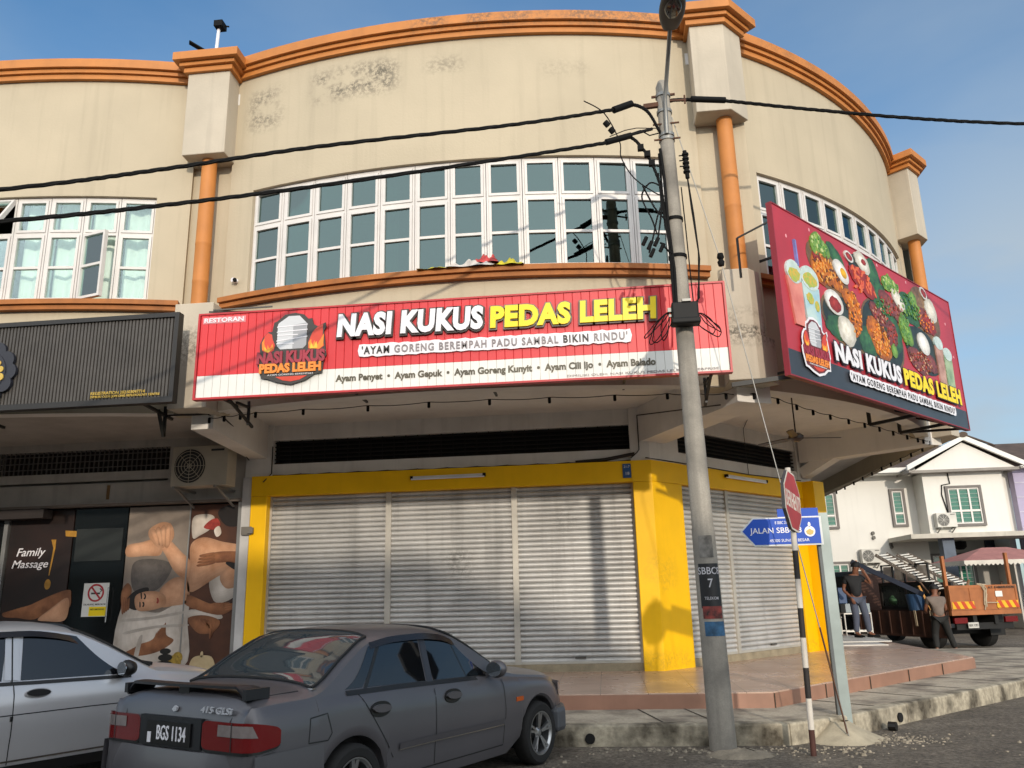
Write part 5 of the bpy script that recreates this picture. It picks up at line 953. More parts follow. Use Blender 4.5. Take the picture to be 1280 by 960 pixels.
def car(name, label, paint, pr, loc, rz):
    t = thing(name, label, 'car', loc, rz)
    zt, belt, W, tum, r_w = pr['top'], pr['belt'], pr['half'], pr['tum'], pr['rw']; wb = pr['wb']; zs = pr['sill']
    def shoulder(x): return min(interp(belt, x), interp(zt, x)-.015)
    def zedge(x): return max(shoulder(x)+.004, interp(zt, x)-.055)
    def side(x, z):                       # half width of the skin
        w_ = interp(W, x); s = shoulder(x)
        if z <= s: f = (z-.52)/.42; return w_*(1-.035*f*f-(.012 if z < .5 else 0))-.03*max(0, (z-(s-.08))/.08)**2
        return w_*.965-.03-tum*(z-s)
    def top(x, y):
        e = side(x, zedge(x)); k = min(1, abs(y)/max(.1, e)); return interp(zt, x)+pr.get('crown', .03)*(1-k*k)-.055*k**6
    def low(x):
        z = zs
        for xa in (0, wb):
            q = (r_w+.065)**2-(x-xa)**2
            if q > 0: z = max(z, r_w-.01+math.sqrt(q))
        return min(z, shoulder(x)-.06)
    def section(x):
        zl, s, ze = low(x), shoulder(x), zedge(x); P = [(max(.1, side(x, zl)-.22), zl), (side(x, zl)-.02, zl)]
        for k in range(1, 9): z = zl+(s-zl)*k/8; P.append((side(x, z), z))
        for k in range(1, 6): z = s+(ze-s)*k/5; P.append((side(x, z), z))
        e = side(x, ze)
        for f in (.95, .88, .75, .5, .25, 0): P.append((e*f, top(x, e*f)))
        return P
    xs = set(pr['stations']); 
    for xa in (0, wb):
        for k in range(-12, 13): xs.add(round(xa+(r_w+.064)*math.sin(k/12*math.pi/2), 4))
    xs = sorted(xs); b = MB(); vs = []; fs = []; n = None
    for x in xs:
        P = section(x); q = P+[(-y, z) for y, z in P[:-1][::-1]]; n = len(q); vs += [(x, y, z) for y, z in q]
    for i in range(len(xs)-1):
        for k in range(n-1): fs.append((i*n+k, (i+1)*n+k, (i+1)*n+k+1, i*n+k+1))
    fs += [tuple(range(n)), tuple(range((len(xs)-1)*n, len(xs)*n))[::-1]]
    b.add(vs, fs); body = b.build('body', paint, t, smooth=pr.get('sm', 38), local=True)
    b = MB(); b.box(xs[0]+.15, xs[-1]-.15, -.62, .62, .17, .40)
    for xa in (0, wb): b.box(xa-r_w-.07, xa+r_w+.07, -.70, .70, .25, 2*r_w+.06)
    b.build('underbody', mat('black underbody', '0b0b0b', .9), t, local=True)
    # glass
    def sideglass(sg_, xb0, xb1, xt0, xt1, nm='side_window', z0=.035, z1=.02, m=cgd, own=body):
        b = MB()
        def f(u, v):
            xb, xt_ = xb0+(xb1-xb0)*u, xt0+(xt1-xt0)*u; x = xb+(xt_-xb)*v; zb_ = shoulder(x)+z0; ztp = zedge(x)-z1; z = zb_+(ztp-zb_)*v; return (x, sg_*(side(x, z)+.004), z)
        b.grid(f, 10, 8); return b.build(nm, m, own, smooth=60, local=True)
    for sg_ in (-1, 1):
        for q in pr['windows']: sideglass(sg_, *q)
        for q in pr.get('quarter', []): sideglass(sg_, *q)
    for (x0, x1, nm) in ((pr['rear'][0], pr['rear'][1], 'rear_window'), (pr['front'][0], pr['front'][1], 'windscreen')):
        b = MB()
        def f(u, v):
            x = x0+(x1-x0)*u; e = side(x, zedge(x))*.90; y = (2*v-1)*e; return (x+(-.004 if nm == 'rear_window' else .004), y, top(x, y)+.006)
        b.grid(f, 12, 14); b.build(nm, mat('dark glass painted reflection', '363E42', .04, var=.05, spec=.7) if nm == 'rear_window' else cgd, body, smooth=60, local=True)  # rear window base colour is lightened to stand in for a pale reflection
        b = MB()
        for v in (0, 1):
            b.tube([tuple(Vector(f(u/12, v))+Vector((0, 0, .002))) for u in range(13)], .012, n=6)
        for u in (0, 1): b.tube([tuple(Vector(f(u, v/14))+Vector((0, 0, .002))) for v in range(15)], .010, n=6)
        b.build('window_seal', trimb, body, local=True)
    def seam(path, nm='door_gap', w_=.009, m=trimb, off=.0015):
        for sg_ in (-1, 1):
            P = []
            for i in range(len(path)-1):
                for k in range(8):
                    f = k/8; P.append((path[i][0]*(1-f)+path[i+1][0]*f, path[i][1]*(1-f)+path[i+1][1]*f))
            P.append(path[-1]); b = MB(); vs = []
            for i, (x, z) in enumerate(P):
                d = Vector((P[min(i+1, len(P)-1)][0]-P[max(0, i-1)][0], P[min(i+1, len(P)-1)][1]-P[max(0, i-1)][1])).normalized(); nx_, nz_ = -d.y*w_/2, d.x*w_/2
                vs += [(x+nx_, sg_*(side(x+nx_, z+nz_)+off), z+nz_), (x-nx_, sg_*(side(x-nx_, z-nz_)+off), z-nz_)]
            b.add(vs, [(2*i, 2*i+1, 2*i+3, 2*i+2) for i in range(len(P)-1)]); b.build(nm, m, body, local=True)
    for path in pr['seams']: seam(path)
    for (path, w_, m, off, nm) in pr.get('mould', []): seam(path, nm, w_, m, off)
    # wheels
    for xa in (0, wb):
        for sg_ in (-1, 1):
            yo = sg_*(interp(W, xa)-.085); T = Matrix.Translation((xa, yo, r_w)) @ Matrix.Rotation(0 if sg_ < 0 else math.pi, 4, 'Z'); b = MB(T)
            b.lathe([(r_w*.64, -.07), (r_w*.72, -.088), (r_w*.90, -.090), (r_w*.975, -.07), (r_w, -.045), (r_w, .045), (r_w*.975, .07), (r_w*.9, .09), (r_w*.64, .09)], (0, 0, 0), 'Y', 40, False); wh = b.build('tyre', rubber, t, smooth=35, local=True)
            b = MB(T); b.lathe([(r_w*.66, -.075), (r_w*.69, -.086), (r_w*.655, -.085), (r_w*.60, -.065), (r_w*.59, .06)], (0, 0, 0), 'Y', 40, False)
            for k in range(5):
                for da in (-.13, .13):
                    a_ = k*2*math.pi/5+.3; p0 = (r_w*.14*math.cos(a_), -.050, r_w*.14*math.sin(a_)); p1 = (r_w*.63*math.cos(a_+da), -.070, r_w*.63*math.sin(a_+da)); b.bar(p0, p1, .034, .022)
            b.lathe([(0, -.066), (r_w*.10, -.064), (r_w*.19, -.045), (r_w*.19, .0)], (0, 0, 0), 'Y', 20); b.build('rim', alloy, wh, smooth=30, local=True)
            b = MB(T); b.lathe([(0, .01), (r_w*.6, .01)], (0, 0, 0), 'Y', 24); b.build('brake_disc', mat('brake dark', '1a1817', .8), wh, local=True)
    # mirrors, handles
    mx_ = pr['mirror']
    for sg_ in (-1, 1):
        y = sg_*(side(mx_, shoulder(mx_)+.02)+.02); b = MB(); T = Matrix.Translation((mx_, y+sg_*.10, shoulder(mx_)+.09)) @ Matrix.Scale(1, 4)
        b = MB(T); b.lathe([(0, -.05), (.06, -.045), (.095, -.01), (.095, .02), (.07, .07), (0, .09)], (0, 0, 0), 'X', 18)
        for i, q in enumerate(b.v): b.v[i] = Vector((q.x, T.translation.y+(q.y-T.translation.y)*1.05, T.translation.z+(q.z-T.translation.z)*.82))
        b.T = Matrix.Identity(4); b.bar((mx_+.02, y-sg_*.05, shoulder(mx_)+.02), (mx_+.01, y+sg_*.06, shoulder(mx_)+.06), .05, .03); mo = b.build('wing_mirror', pr['mirror_m'], t, smooth=50, local=True)
        b = MB(T); b.lathe([(0, -.052), (.082, -.0515), (.082, -.046)], (0, 0, 0), 'X', 18)
        for i, q in enumerate(b.v): b.v[i] = Vector((q.x, T.translation.y+(q.y-T.translation.y)*1.0, T.translation.z+(q.z-T.translation.z)*.78))
        b.build('mirror_glass', mat('mirror face', 'B9C2CC', .05, metal=.9), mo, local=True)
    for hx in pr['handles']:
        for sg_ in (-1, 1):
            z = pr['hz']; y = side(hx, z); b = MB(); T = Matrix.Translation((hx, sg_*(y+.006), z)) @ Matrix.Rotation(0 if sg_ < 0 else math.pi, 4, 'Z'); b = MB(T); b.ell(0, 0, .115, .058 if pr['oval'] else .042, -.004, .01, 0, 24); h_ = b.build('handle_recess', trimb if pr['oval'] else paint, body, local=True)
            b = MB(T); b.ell(.0, .006, .10, .030, -.026, -.004, -.05, 20); b.build('door_handle', paint if pr['oval'] else trimb, h_, local=True)
    return t, body, side, top, shoulder
grey_p = mat('dull grey car paint', '575558', .32, metal=.2, var=.05, scale=1.2, coat=.12, spec=.5)
silv_p = mat('silver car paint', 'C3C2C3', .28, metal=.45, var=.02, coat=.5)
gp = dict(wb=2.64, rw=.295, sill=.20, tum=.34, crown=.03, sm=34, oval=True, hz=.80, mirror=1.76, mirror_m=grey_p, handles=(.27, 1.18),
  top=[(-.955, .60), (-.945, .78), (-.91, .93), (-.86, .985), (-.70, 1.0), (-.42, 1.005), (-.30, 1.03), (.05, 1.22), (.33, 1.345), (.60, 1.372), (1.0, 1.375), (1.30, 1.345), (1.55, 1.25), (1.90, 1.06), (2.08, .965), (2.3, .93), (2.85, .87), (3.22, .79), (3.35, .70), (3.41, .55)],
  belt=[(-.95, .93), (-.3, .94), (.6, .92), (1.6, .89), (2.1, .86), (2.8, .80), (3.3, .60)], half=[(-.955, .745), (-.94, .79), (-.90, .825), (-.80, .85), (-.5, .86), (.2, .865), (1.5, .865), (2.2, .85), (2.85, .815), (3.17, .74), (3.35, .58), (3.41, .40)],
  stations=[-.955, -.95, -.94, -.92, -.9, -.87, -.83, -.76, -.6, -.5, -.42, -.36, -.3, -.2, -.1, .4, .5, .6, .8, 1, 1.15, 1.3, 1.42, 1.55, 1.7, 1.8, 1.9, 1.98, 2.05, 2.98, 3.08, 3.15, 3.22, 3.29, 3.35, 3.38, 3.41],
  windows=[(.16, .88, .42, .90), (.98, 1.86, .985, 1.32)], quarter=[(-.06, .12, .28, .385)], rear=(-.32, .34), front=(1.30, 2.02),
  seams=[[(.93, .30), (.955, .88)], [(.42, .43), (.30, .60), (.06, .93)], [(1.95, .30), (1.99, .60), (1.97, .86)], [(-.46, .66), (-.44, .82), (-.28, .835), (-.24, .70), (-.28, .655), (-.46, .66)], [(.45, .29), (1.95, .29)], [(-.05, .945), (.5, .94), (1.0, .93), (1.85, .905)]],
  mould=[([(.48, .50), (1.0, .50), (1.95, .49)], .05, grey_p, .012, 'side_moulding'), ([(.48, .475), (1.0, .475), (1.95, .465)], .008, chrome, .014, 'moulding_strip'), ([(-.06, .945), (.5, .938), (1.0, .925), (1.88, .90)], .035, trimb, .004, 'window_seal'), ([(.93, .92), (.955, 1.28)], .075, mat('pillar grey', '2f3138', .4), .005, 'door_pillar'), ([(.145, .95), (.405, 1.27)], .03, trimb, .005, 'door_pillar')])
GX, GY, GA = -2.66, 6.70, R(62.6)
gcar, gbody, gside, gtop, gsh = car('parked_car', 'dark grey saloon with a boot spoiler and plate BGS 1134, parked at the kerb', grey_p, gp, (GX, GY, 0), GA)
def G(b, n, m, own=None, **k): return b.build(n, m, own or gcar, local=True, **k)
def rearx(y): return -.955+.10*(abs(y)/.80)**3
b = MB(); b.grid(lambda u, v: (rearx((2*u-1)*.83)-.035-.025*math.sin(math.pi*min(1, v*1.0)), (2*u-1)*(.86-.0*v), .24+.405*v), 20, 8); b.grid(lambda u, v: (-.96+.03+.60*u, -.868-.012*math.sin(math.pi*v), .24+.405*v), 6, 8); b.grid(lambda u, v: (-.96+.03+.60*u, .868+.012*math.sin(math.pi*v), .24+.405*v), 6, 8); b.grid(lambda u, v: (rearx((2*u-1)*.83)-.035+.13*v, (2*u-1)*.86, .645+.012*v), 20, 2)
G(b, 'rear_bumper', grey_p, smooth=50)
b = MB(); b.prism([(3.47, -.42), (3.47, .42), (3.37, .68), (3.12, .835), (2.94, .85), (2.94, -.85), (3.12, -.835), (3.37, -.68)], .25, .50); G(b, 'front_bumper', mat('grey bumper', '4a4c50', .5), bevel=.05)
# tail lamps wrap round the corners
for sg_ in (-1, 1):
    PT = [(-.966, .36), (-.964, .70), (-.955, .765), (-.925, .815), (-.87, .842), (-.80, .856), (-.72, .862)]; LN = [0]
    for i in range(len(PT)-1): LN.append(LN[-1]+math.hypot(PT[i+1][0]-PT[i][0], PT[i+1][1]-PT[i][1]))
    def tl(u, v, o=.006):
        d_ = u*LN[-1]; i = max(n for n in range(len(LN)-1) if LN[n] <= d_+1e-9); f = (d_-LN[i])/(LN[i+1]-LN[i]); x = PT[i][0]*(1-f)+PT[i+1][0]*f; y = PT[i][1]*(1-f)+PT[i+1][1]*f
        tx, ty = PT[i+1][0]-PT[i][0], PT[i+1][1]-PT[i][1]; l_ = math.hypot(tx, ty); z0_ = .668+.02*max(0, u-.75)/.25; z1_ = .850-.05*max(0, (u-.62)/.38)**1.6; k_ = min(1, u/.06, (1-u)/.05); zc = (z0_+z1_)/2; z = zc+(z0_-zc+(z1_-z0_)*v)*(.72+.28*math.sqrt(max(0, k_)))
        return (x-ty/l_*o, sg_*(y+tx/l_*o), z)
    b = MB(); b.grid(lambda u, v: tl(u, v), 40, 8); o = G(b, 'tail_light', redl, smooth=50)
    b = MB(); b.grid(lambda u, v: tl(.25+.50*u*(1-.12*v), .50+.40*v, .010), 20, 4); G(b, 'reversing_lens', cleal, o, smooth=50)
    b = MB(); b.grid(lambda u, v: tl(.455+.012*u, v, .012), 2, 4); G(b, 'lamp_gap', trimb, o)
    b = MB(); b.grid(lambda u, v: tl(-.0+.0+.999*u, -.10+.10*v, .003), 40, 1); G(b, 'lamp_base', trimb, o)
    b = MB(); b.box(2.18, 2.30, sg_*(gside(2.24, .66)-.005), sg_*(gside(2.24, .66)+.008), .64, .68) if sg_ > 0 else b.box(2.18, 2.30, -(gside(2.24, .66)+.008), -(gside(2.24, .66)-.005), .64, .68); G(b, 'side_indicator', amb)
    b = MB(); b.grid(lambda u, v: (3.09+.24*u, sg_*(.52+.25*(1-u**2)), .60+.13*v), 6, 3); G(b, 'headlight', cleal, smooth=50)
b = MB(); b.box(-.975, -.945, -.35, .35, .655, .855); G(b, 'plate_recess', mat('dark recess', '17181b', .5))
Tp = Matrix.Translation((-.978, .0, .0)) @ Matrix.Rotation(R(-90), 4, 'Z')
b = MB(Tp); b.box(-.255, .255, -.010, 0, .672, .822); npl = G(b, 'number_plate', mat('plate black', '0c0c0d', .35))
b = MB(Tp); text(b, 'BGS 1134', -.125, .70, .33, .095, -.010, .006, .004); b.box(-.235, -.195, -.013, -.010, .675, .745); G(b, 'lettering', wl, npl)
b = MB(Tp); text(b, '415 GLSi', .30, .893, .33, .042, .040, .012, .012, .2); b2 = G(b, 'boot_lettering', mat('bright badge', 'C9CBD0', .35, metal=.2))
b = MB(Tp); b.plate([(-.03, .90), (.0, .925), (.03, .915), (.02, .89), (-.01, .885)], .030, .045); G(b, 'boot_badge', mat('bright badge', 'C9CBD0', .35, metal=.2))
b = MB(); b.tube([(-.90, -.36, .90), (-.86, -.4, .99)], .004, n=5)
b = MB(); b.grid(lambda u, v: (-.93+.20*v+.05*(2*u-1)**2, (2*u-1)*.70, 1.068-.085*max(0, abs(2*u-1)-.86)/.14-.02*v+.012*math.sin(math.pi*v)), 40, 6); b.grid(lambda u, v: (-.93+.20*v+.05*(2*u-1)**2, (2*u-1)*.70, 1.050-.085*max(0, abs(2*u-1)-.86)/.14-.01*v), 40, 6); b.grid(lambda u, v: (-.932+.05*(2*u-1)**2, (2*u-1)*.70, 1.050+.018*v-.085*max(0, abs(2*u-1)-.86)/.14), 40, 1)
for y in (-.69, .69): b.box(-.90, -.70, y-.02, y+.02, .98, 1.05)
G(b, 'spoiler', mat('black spoiler', '1b1c20', .4), smooth=40)
b = MB(); b.box(-.88, -.76, -.06, .06, .985, 1.06); G(b, 'spoiler_leg', trimb)
b = MB(); b.tube([(-.93, -.80, .652), (-.94, 0, .645), (-.93, .80, .652)], .008, n=6); G(b, 'boot_gap', trimb)
for sg_ in (-1, 1): b = MB(); b.tube([(-.935, sg_*.60, .84), (-.90, sg_*.63, .93), (-.80, sg_*.66, gtop(-.8, .66)+.002), (-.42, sg_*.68, gtop(-.42, .68)+.002)], .004, n=5); G(b, 'boot_gap', trimb)
b = MB(); b.box(-.335, -.295, -.74, -.62, .995, 1.005); G(b, 'seal_end', chrome)
for sg_ in (-1, 1):
    P = [(.02, 1.03), (.30, 1.30), (.60, 1.335), (.9, 1.335), (1.25, 1.305), (1.5, 1.215), (1.9, 1.0)]
    b = MB(); b.grid(lambda u, v: ((lambda x: (x, sg_*(gside(x, gsh(x)+.38*(1-v*.12))+.008+.008*v), interp([(.28, 1.285), (.60, 1.325), (.9, 1.33), (1.2, 1.305), (1.45, 1.225)], x)-.05*v))(.30+1.1*u)), 16, 2); G(b, 'wind_visor', mat('smoked visor', '26201d', .15, spec=.6), smooth=60)

sp_ = dict(wb=2.55, rw=.31, sill=.21, tum=.36, crown=.03, sm=34, oval=False, hz=.875, mirror=1.78, mirror_m=trimb, handles=(.0, 1.0),
  top=[(-.85, .60), (-.84, .80), (-.80, .95), (-.6, 1.06), (-.2, 1.25), (.2, 1.42), (.6, 1.475), (1.0, 1.475), (1.35, 1.43), (1.6, 1.33), (1.95, 1.14), (2.20, 1.02), (2.5, .985), (2.9, .92), (3.15, .82), (3.22, .60)],
  belt=[(-.85, .97), (.0, .98), (.8, .96), (1.7, .94), (2.2, .92), (2.8, .84), (3.2, .62)], half=[(-.85, .70), (-.7, .80), (-.4, .84), (.2, .86), (1.6, .86), (2.2, .85), (2.8, .81), (3.05, .72), (3.22, .45)],
  stations=[-.85, -.84, -.82, -.8, -.7, -.6, -.5, -.42, .5, .6, .8, 1, 1.15, 1.3, 1.42, 1.55, 1.7, 1.85, 1.95, 2.05, 2.14, 3.0, 3.08, 3.15, 3.2, 3.22],
  windows=[(-.12, .70, .08, .76), (.86, 1.86, .90, 1.38)], quarter=[(-.45, -.18, -.05, .02)], rear=(-.60, .15), front=(1.36, 2.14),
  seams=[[(.80, .30), (.80, .96)], [(.42, .45), (.10, .75), (-.02, .97)], [(1.92, .32), (1.96, .70), (1.98, .90)], [(.45, .29), (1.95, .29)], [(-.5, .70), (.5, .71), (1.5, .71), (2.2, .70)]],
  mould=[([(-.4, .985), (.5, .98), (1.0, .965), (1.9, .945)], .03, trimb, .004, 'window_seal'), ([(.42, .33), (1.0, .33), (1.95, .33)], .015, chrome, .006, 'moulding_strip'), ([(.78, 1.0), (.80, 1.36)], .12, silv_p, .008, 'door_pillar'), ([(.785, .98), (.80, 1.38)], .012, trimb, .011, 'door_gap'), ([(.42, .25), (1.0, .25), (1.95, .25)], .09, trimb, .006, 'sill_trim')])
scar, sbody, sside, stop_, ssh = car('parked_car', 'silver hatchback parked nose to the kerb beside the massage parlour, with dark tinted windows', silv_p, sp_, (-6.40, 6.85, 0), R(60))
b = MB()
for sg_ in (-1, 1): b.grid(lambda u, v: ((lambda x: (x, sg_*(sside(x, ssh(x)+.42*(1-v*.12))+.010+.010*v), interp([(.0, 1.31), (.3, 1.40), (.6, 1.42), (.9, 1.42), (1.2, 1.385), (1.5, 1.28), (1.75, 1.14)], x)-.05*v))(.0+1.72*u)), 20, 2)
b.build('wind_visor', mat('smoked visor', '26201d', .15, spec=.6), scar, smooth=60, local=True)
b = MB(); b.box(.78, .80, -.872, -.85, .66, .70); b.build('door_stop', trimb, scar, local=True)
b = MB(); b.tube([(2.2, -.5, 1.04), (2.1, 0, 1.08), (2.05, .3, 1.10)], .012, n=6); b.tube([(2.22, -.6, 1.03), (2.12, -.25, 1.07)], .02, n=6); b.build('wiper', trimb, scar, local=True)
b = MB(); b.box(2.95, 3.26, -.60, .60, .22, .55); b.build('front_bumper', silv_p, scar, local=True, bevel=.06)
for sg_ in (-1, 1): b = MB(); b.grid(lambda u, v: (2.95+.2*u, sg_*(.50+.26*(1-u**2)), .62+.13*v), 6, 3); b.build('headlight', cleal, scar, smooth=50, local=True)
b = MB(); b.box(-.90, -.6, -.66, .66, .24, .55); b.build('rear_bumper', silv_p, scar, local=True, bevel=.06)
# ------------------------------------------------------------------ white house across the side road
hw = mat('white house paint', 'D9D6CF', .8, var=.04, scale=.6, streak=.12); lil = mat('lilac house paint', 'A79FB8', .8, var=.04, streak=.1); rooft = mat('dark roof tile', '5A4A40', .85, var=.2, scale=3, bump=.3, bscale=12); fasc = mat('white fascia board', 'DAD8D2', .6, var=.03)
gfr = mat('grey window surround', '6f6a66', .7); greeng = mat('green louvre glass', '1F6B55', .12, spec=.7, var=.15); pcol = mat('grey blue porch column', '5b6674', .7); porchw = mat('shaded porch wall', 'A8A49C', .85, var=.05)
hs = thing('house', 'white two-storey house with a dark roof, gabled bay, green windows and a car porch', 'building', (12, 33, 0))
b = MB(); b.box(4, 12.35, 33, 33.25, 0, 6.0); b.box(12.35, 15.62, 33, 33.25, 3.4, 6.0); b.box(4, 4.2, 33.25, 44, 0, 6); b.box(15.4, 15.62, 33.25, 44, 0, 6.0); b.build('wall', hw, hs)
b = MB(); b.box(12.10, 14.95, 32.0, 32.998, 3.42, 5.72); b.build('bay_wall', hw, hs)
b = MB(); b.box(8.9, 15.9, 34.6, 34.8, 0, 3.4); b.build('porch_wall', porchw, hs)
b = MB(); b.box(10.9, 15.9, 30.6, 33.0, 3.24, 3.40); b.build('porch_slab', mat('porch slab', 'BDB8AC', .8, streak=.3), hs)
b = MB(); b.box(12.05, 12.45, 30.9, 31.3, 0, 3.24); b.build('porch_column', pcol, hs); b = MB(); b.box(15.3, 15.7, 30.9, 31.3, 0, 3.24); b.build('porch_column', pcol, hs)
def win(own, x0, x1, z0, z1, y, nx, tr, bars=9):
    f = MB(); s = .09; f.box(x0-s, x1+s, y-.09, y, z0-s, z0); f.box(x0-s, x1+s, y-.09, y, z1, z1+s); f.box(x0-s, x0, y-.09, y, z0, z1); f.box(x1, x1+s, y-.09, y, z0, z1); o = f.build('window', gfr, own)
    g = MB(); g.box(x0, x1, y-.02, y-.005, z0, z1); g.build('pane', greeng, o)
    g = MB(); g.box(x0, x0+.045, y-.06, y-.021, z0, z1); g.box(x1-.045, x1, y-.06, y-.021, z0, z1); g.box(x0+.045, x1-.045, y-.06, y-.021, z1-.045, z1); g.box(x0+.045, x1-.045, y-.06, y-.021, z0, z0+.045)
    for k in range(1, nx): x = x0+(x1-x0)*k/nx; g.box(x-.03, x+.03, y-.058, y-.022, z0+.045, z1-.045)
    if tr: z = z0+(z1-z0)*tr; g.box(x0+.046, x1-.046, y-.057, y-.022, z-.035, z+.035)
    g.build('sash', frame_w, o)
    g = MB()
    for k in range(bars): z = z0+(z1-z0)*(k+.5)/bars; g.box(x0+.05, x1-.05, y-.045, y-.035, z-.007, z+.007)
    g.build('security_bar', mat('pale bar', '8fa69c', .5), o)
win(hs, 8.70, 9.06, 3.92, 5.20, 33, 1, .33); win(hs, 11.24, 11.62, 3.92, 5.20, 33, 1, .33); win(hs, 12.92, 14.02, 3.80, 5.12, 32.0, 3, .36); win(hs, 8.65, 9.30, 1.3, 2.5, 33, 2, .6); win(hs, 13.0, 14.5, 1.5, 2.75, 34.6, 3, .7, 8); win(hs, 10.2, 11.3, 1.5, 2.75, 34.6, 2, .7, 8)
b = MB(); b.box(15.05, 15.7, 34.5, 34.59, 2.4, 3.3); b.build('porch_door', mat('dark blue screen', '262b3a', .3), hs)
# roofs
b = MB(); b.add([(3.5, 32.4, 5.98), (15.65, 32.4, 5.98), (15.65, 36, 7.38), (11.6, 36, 7.38), (3.5, 40, 5.98), (15.65, 40, 5.98)], [(0, 1, 2, 3), (3, 2, 5, 4), (0, 3, 4)]); b.build('roof', rooft, hs)
b = MB(); b.box(3.4, 12.0, 32.28, 32.40, 5.84, 6.02); b.box(3.4, 12.0, 32.4, 33.0, 5.80, 5.86); b.build('eave', fasc, hs)
gx0, gx1, gxm, gy = 11.45, 15.62, 13.60, 31.5
b = MB(); b.add([(gx0, gy+.04, 5.86), (gxm, gy+.04, 6.93), (gx1, gy+.04, 5.86), (gx0, 36, 5.86), (gxm, 36, 6.93), (gx1, 36, 5.86)], [(0, 1, 4, 3), (1, 2, 5, 4)]); gr = b.build('gable_roof', rooft, hs)
b = MB(); sl = (6.95-5.88)/(gxm-gx0)
for s_ in (-1, 1):
    xe = gx0 if s_ < 0 else gx1; ze = 5.80; b.add([(xe, gy, ze), (gxm, gy, 6.86), (gxm, gy, 7.05), (xe, gy, ze+.19), (xe, gy+.12, ze), (gxm, gy+.12, 6.86), (gxm, gy+.12, 7.05), (xe, gy+.12, ze+.19)], [(0,1,2,3),(4,7,6,5),(0,4,5,1),(3,2,6,7),(0,3,7,4),(1,5,6,2)])
b.build('barge_board', fasc, gr)
b = MB(); b.plate([(11.75, 5.80), (15.35, 5.80), (13.60, 6.80)], 31.70, 31.9); b.build('gable_wall', hw, gr)
b = MB(); b.box(11.6, 15.45, 31.62, 32.02, 5.70, 5.80); b.box(11.5, 11.598, 31.55, 32.9, 5.72, 5.80); b.box(15.452, 15.55, 31.55, 32.9, 5.72, 5.80); b.build('gable_sill', mat('grey ledge', '8b857e', .7), gr)
b = MB(); b.ell(13.6, 7.06, .16, .10, 31.45, 31.7, n=16); b.tube([(13.7, 31.6, 7.05), (15.62, 33.6, 6.93)], .05, n=6); b.build('ridge_cap', rooft, gr)
b = MB(); b.tube([(13.02, 31.97, 5.7), (13.05, 31.97, 5.3), (12.75, 31.97, 5.25), (12.70, 31.97, 4.9), (12.86, 31.97, 4.0)], .022, n=6); b.build('refrigerant_pipe', cable, hs)
for k, (x, z) in enumerate(((10.35, 3.62), (10.36, 3.45), (10.95, 3.18), (10.97, 3.08))): b = MB(); b.ell(x, z, .06, .07, 32.9, 33.0, n=12); b.build('wall_vent', mat('vent grey', '6f6c66', .8), hs)
b = MB(); b.lathe([(0, 3.22), (.22, 3.2), (.22, 3.0), (.12, 2.9), (0, 2.9)], (13.4, 32.8, 0), n=16); b.build('porch_lamp', cable, hs)
nh = thing('house', 'lilac terraced house joined to the white house', 'building', (18, 33, 0))
b = MB(); b.box(15.63, 26, 32.6, 33, 0, 5.9); b.build('wall', lil, nh)
b = MB()
for z in (3.6, 4.2, 4.75, 5.3): b.box(15.64, 26, 32.585, 32.602, z, z+.03)
b.build('groove', mat('pale line', 'c6c2cf', .8), nh)
b = MB(); b.box(15.7, 26, 32.1, 32.25, 5.82, 6.05); b.box(15.7, 26, 32.25, 33, 5.9, 5.95); b.build('eave', fasc, nh)
b = MB(); b.add([(15.66, 32.3, 5.98), (26, 32.3, 5.98), (26, 36, 7.36), (15.66, 36, 7.36), (26, 40, 5.9), (15.66, 40, 5.9)], [(0, 1, 2, 3), (3, 2, 4, 5)]); b.build('roof', rooft, nh)
b = MB(); b.box(15.72, 26, 30.6, 32.58, 3.24, 3.40); b.build('porch_slab', mat('porch slab', 'BDB8AC', .8), nh)
def cond2(lbl, x, y, z, m=None): return condenser('air_conditioner', lbl, Matrix.Translation((x, y, z)), .70, .52, .3, 'air conditioners on the white house', m)
acw = mat('white ac casing', 'C9C6BE', .5); acd = mat('dark ac casing', '3f3e40', .5)
cond2('white air conditioner below the large gabled-bay window of the white house', 12.28, 31.68, 3.68, acw); cond2('white air conditioner low on the white house wall above the man with the phone', 9.75, 32.65, 2.50, acw); cond2('dark air conditioner on the shaded porch wall of the white house', 11.75, 34.2, 2.70, acd)
# canopy
cn = thing('market_canopy', 'faded red gazebo canopy with a white scalloped valance in front of the white house porch', 'canopy', (12.9, 29, 0))
rc = mat('faded red canvas', 'A8726C', .7, var=.12, scale=3, streak=.3); vc = mat('white valance', 'CFC9BE', .7)
cx0, cx1, cy0, cy1, cz0, cz1 = 11.4, 14.6, 27.8, 30.6, 2.36, 2.80
b = MB(); b.add([(cx0, cy0, cz0), (cx1, cy0, cz0), (cx1, cy1, cz0), (cx0, cy1, cz0), (12.6, 29.2, cz1), (13.4, 29.2, cz1)], [(0, 1, 5, 4), (1, 2, 5), (2, 3, 4, 5), (3, 0, 4)]); b.build('canopy_top', rc, cn)
b = MB()
for (p, q) in (((cx0, cy0), (cx1, cy0)), ((cx0, cy0), (cx0, cy1)), ((cx1, cy0), (cx1, cy1))):
    n = 24
    for i in range(n):
        x0, y0 = p[0]+(q[0]-p[0])*i/n, p[1]+(q[1]-p[1])*i/n; x1, y1 = p[0]+(q[0]-p[0])*(i+1)/n, p[1]+(q[1]-p[1])*(i+1)/n; xm, ym = (x0+x1)/2, (y0+y1)/2
        b.add([(x0, y0, cz0), (x1, y1, cz0), (x1, y1, cz0-.11), (xm, ym, cz0-.17), (x0, y0, cz0-.11)], [(0, 1, 2, 3, 4)])
b.build('valance', vc, cn, recalc=False)
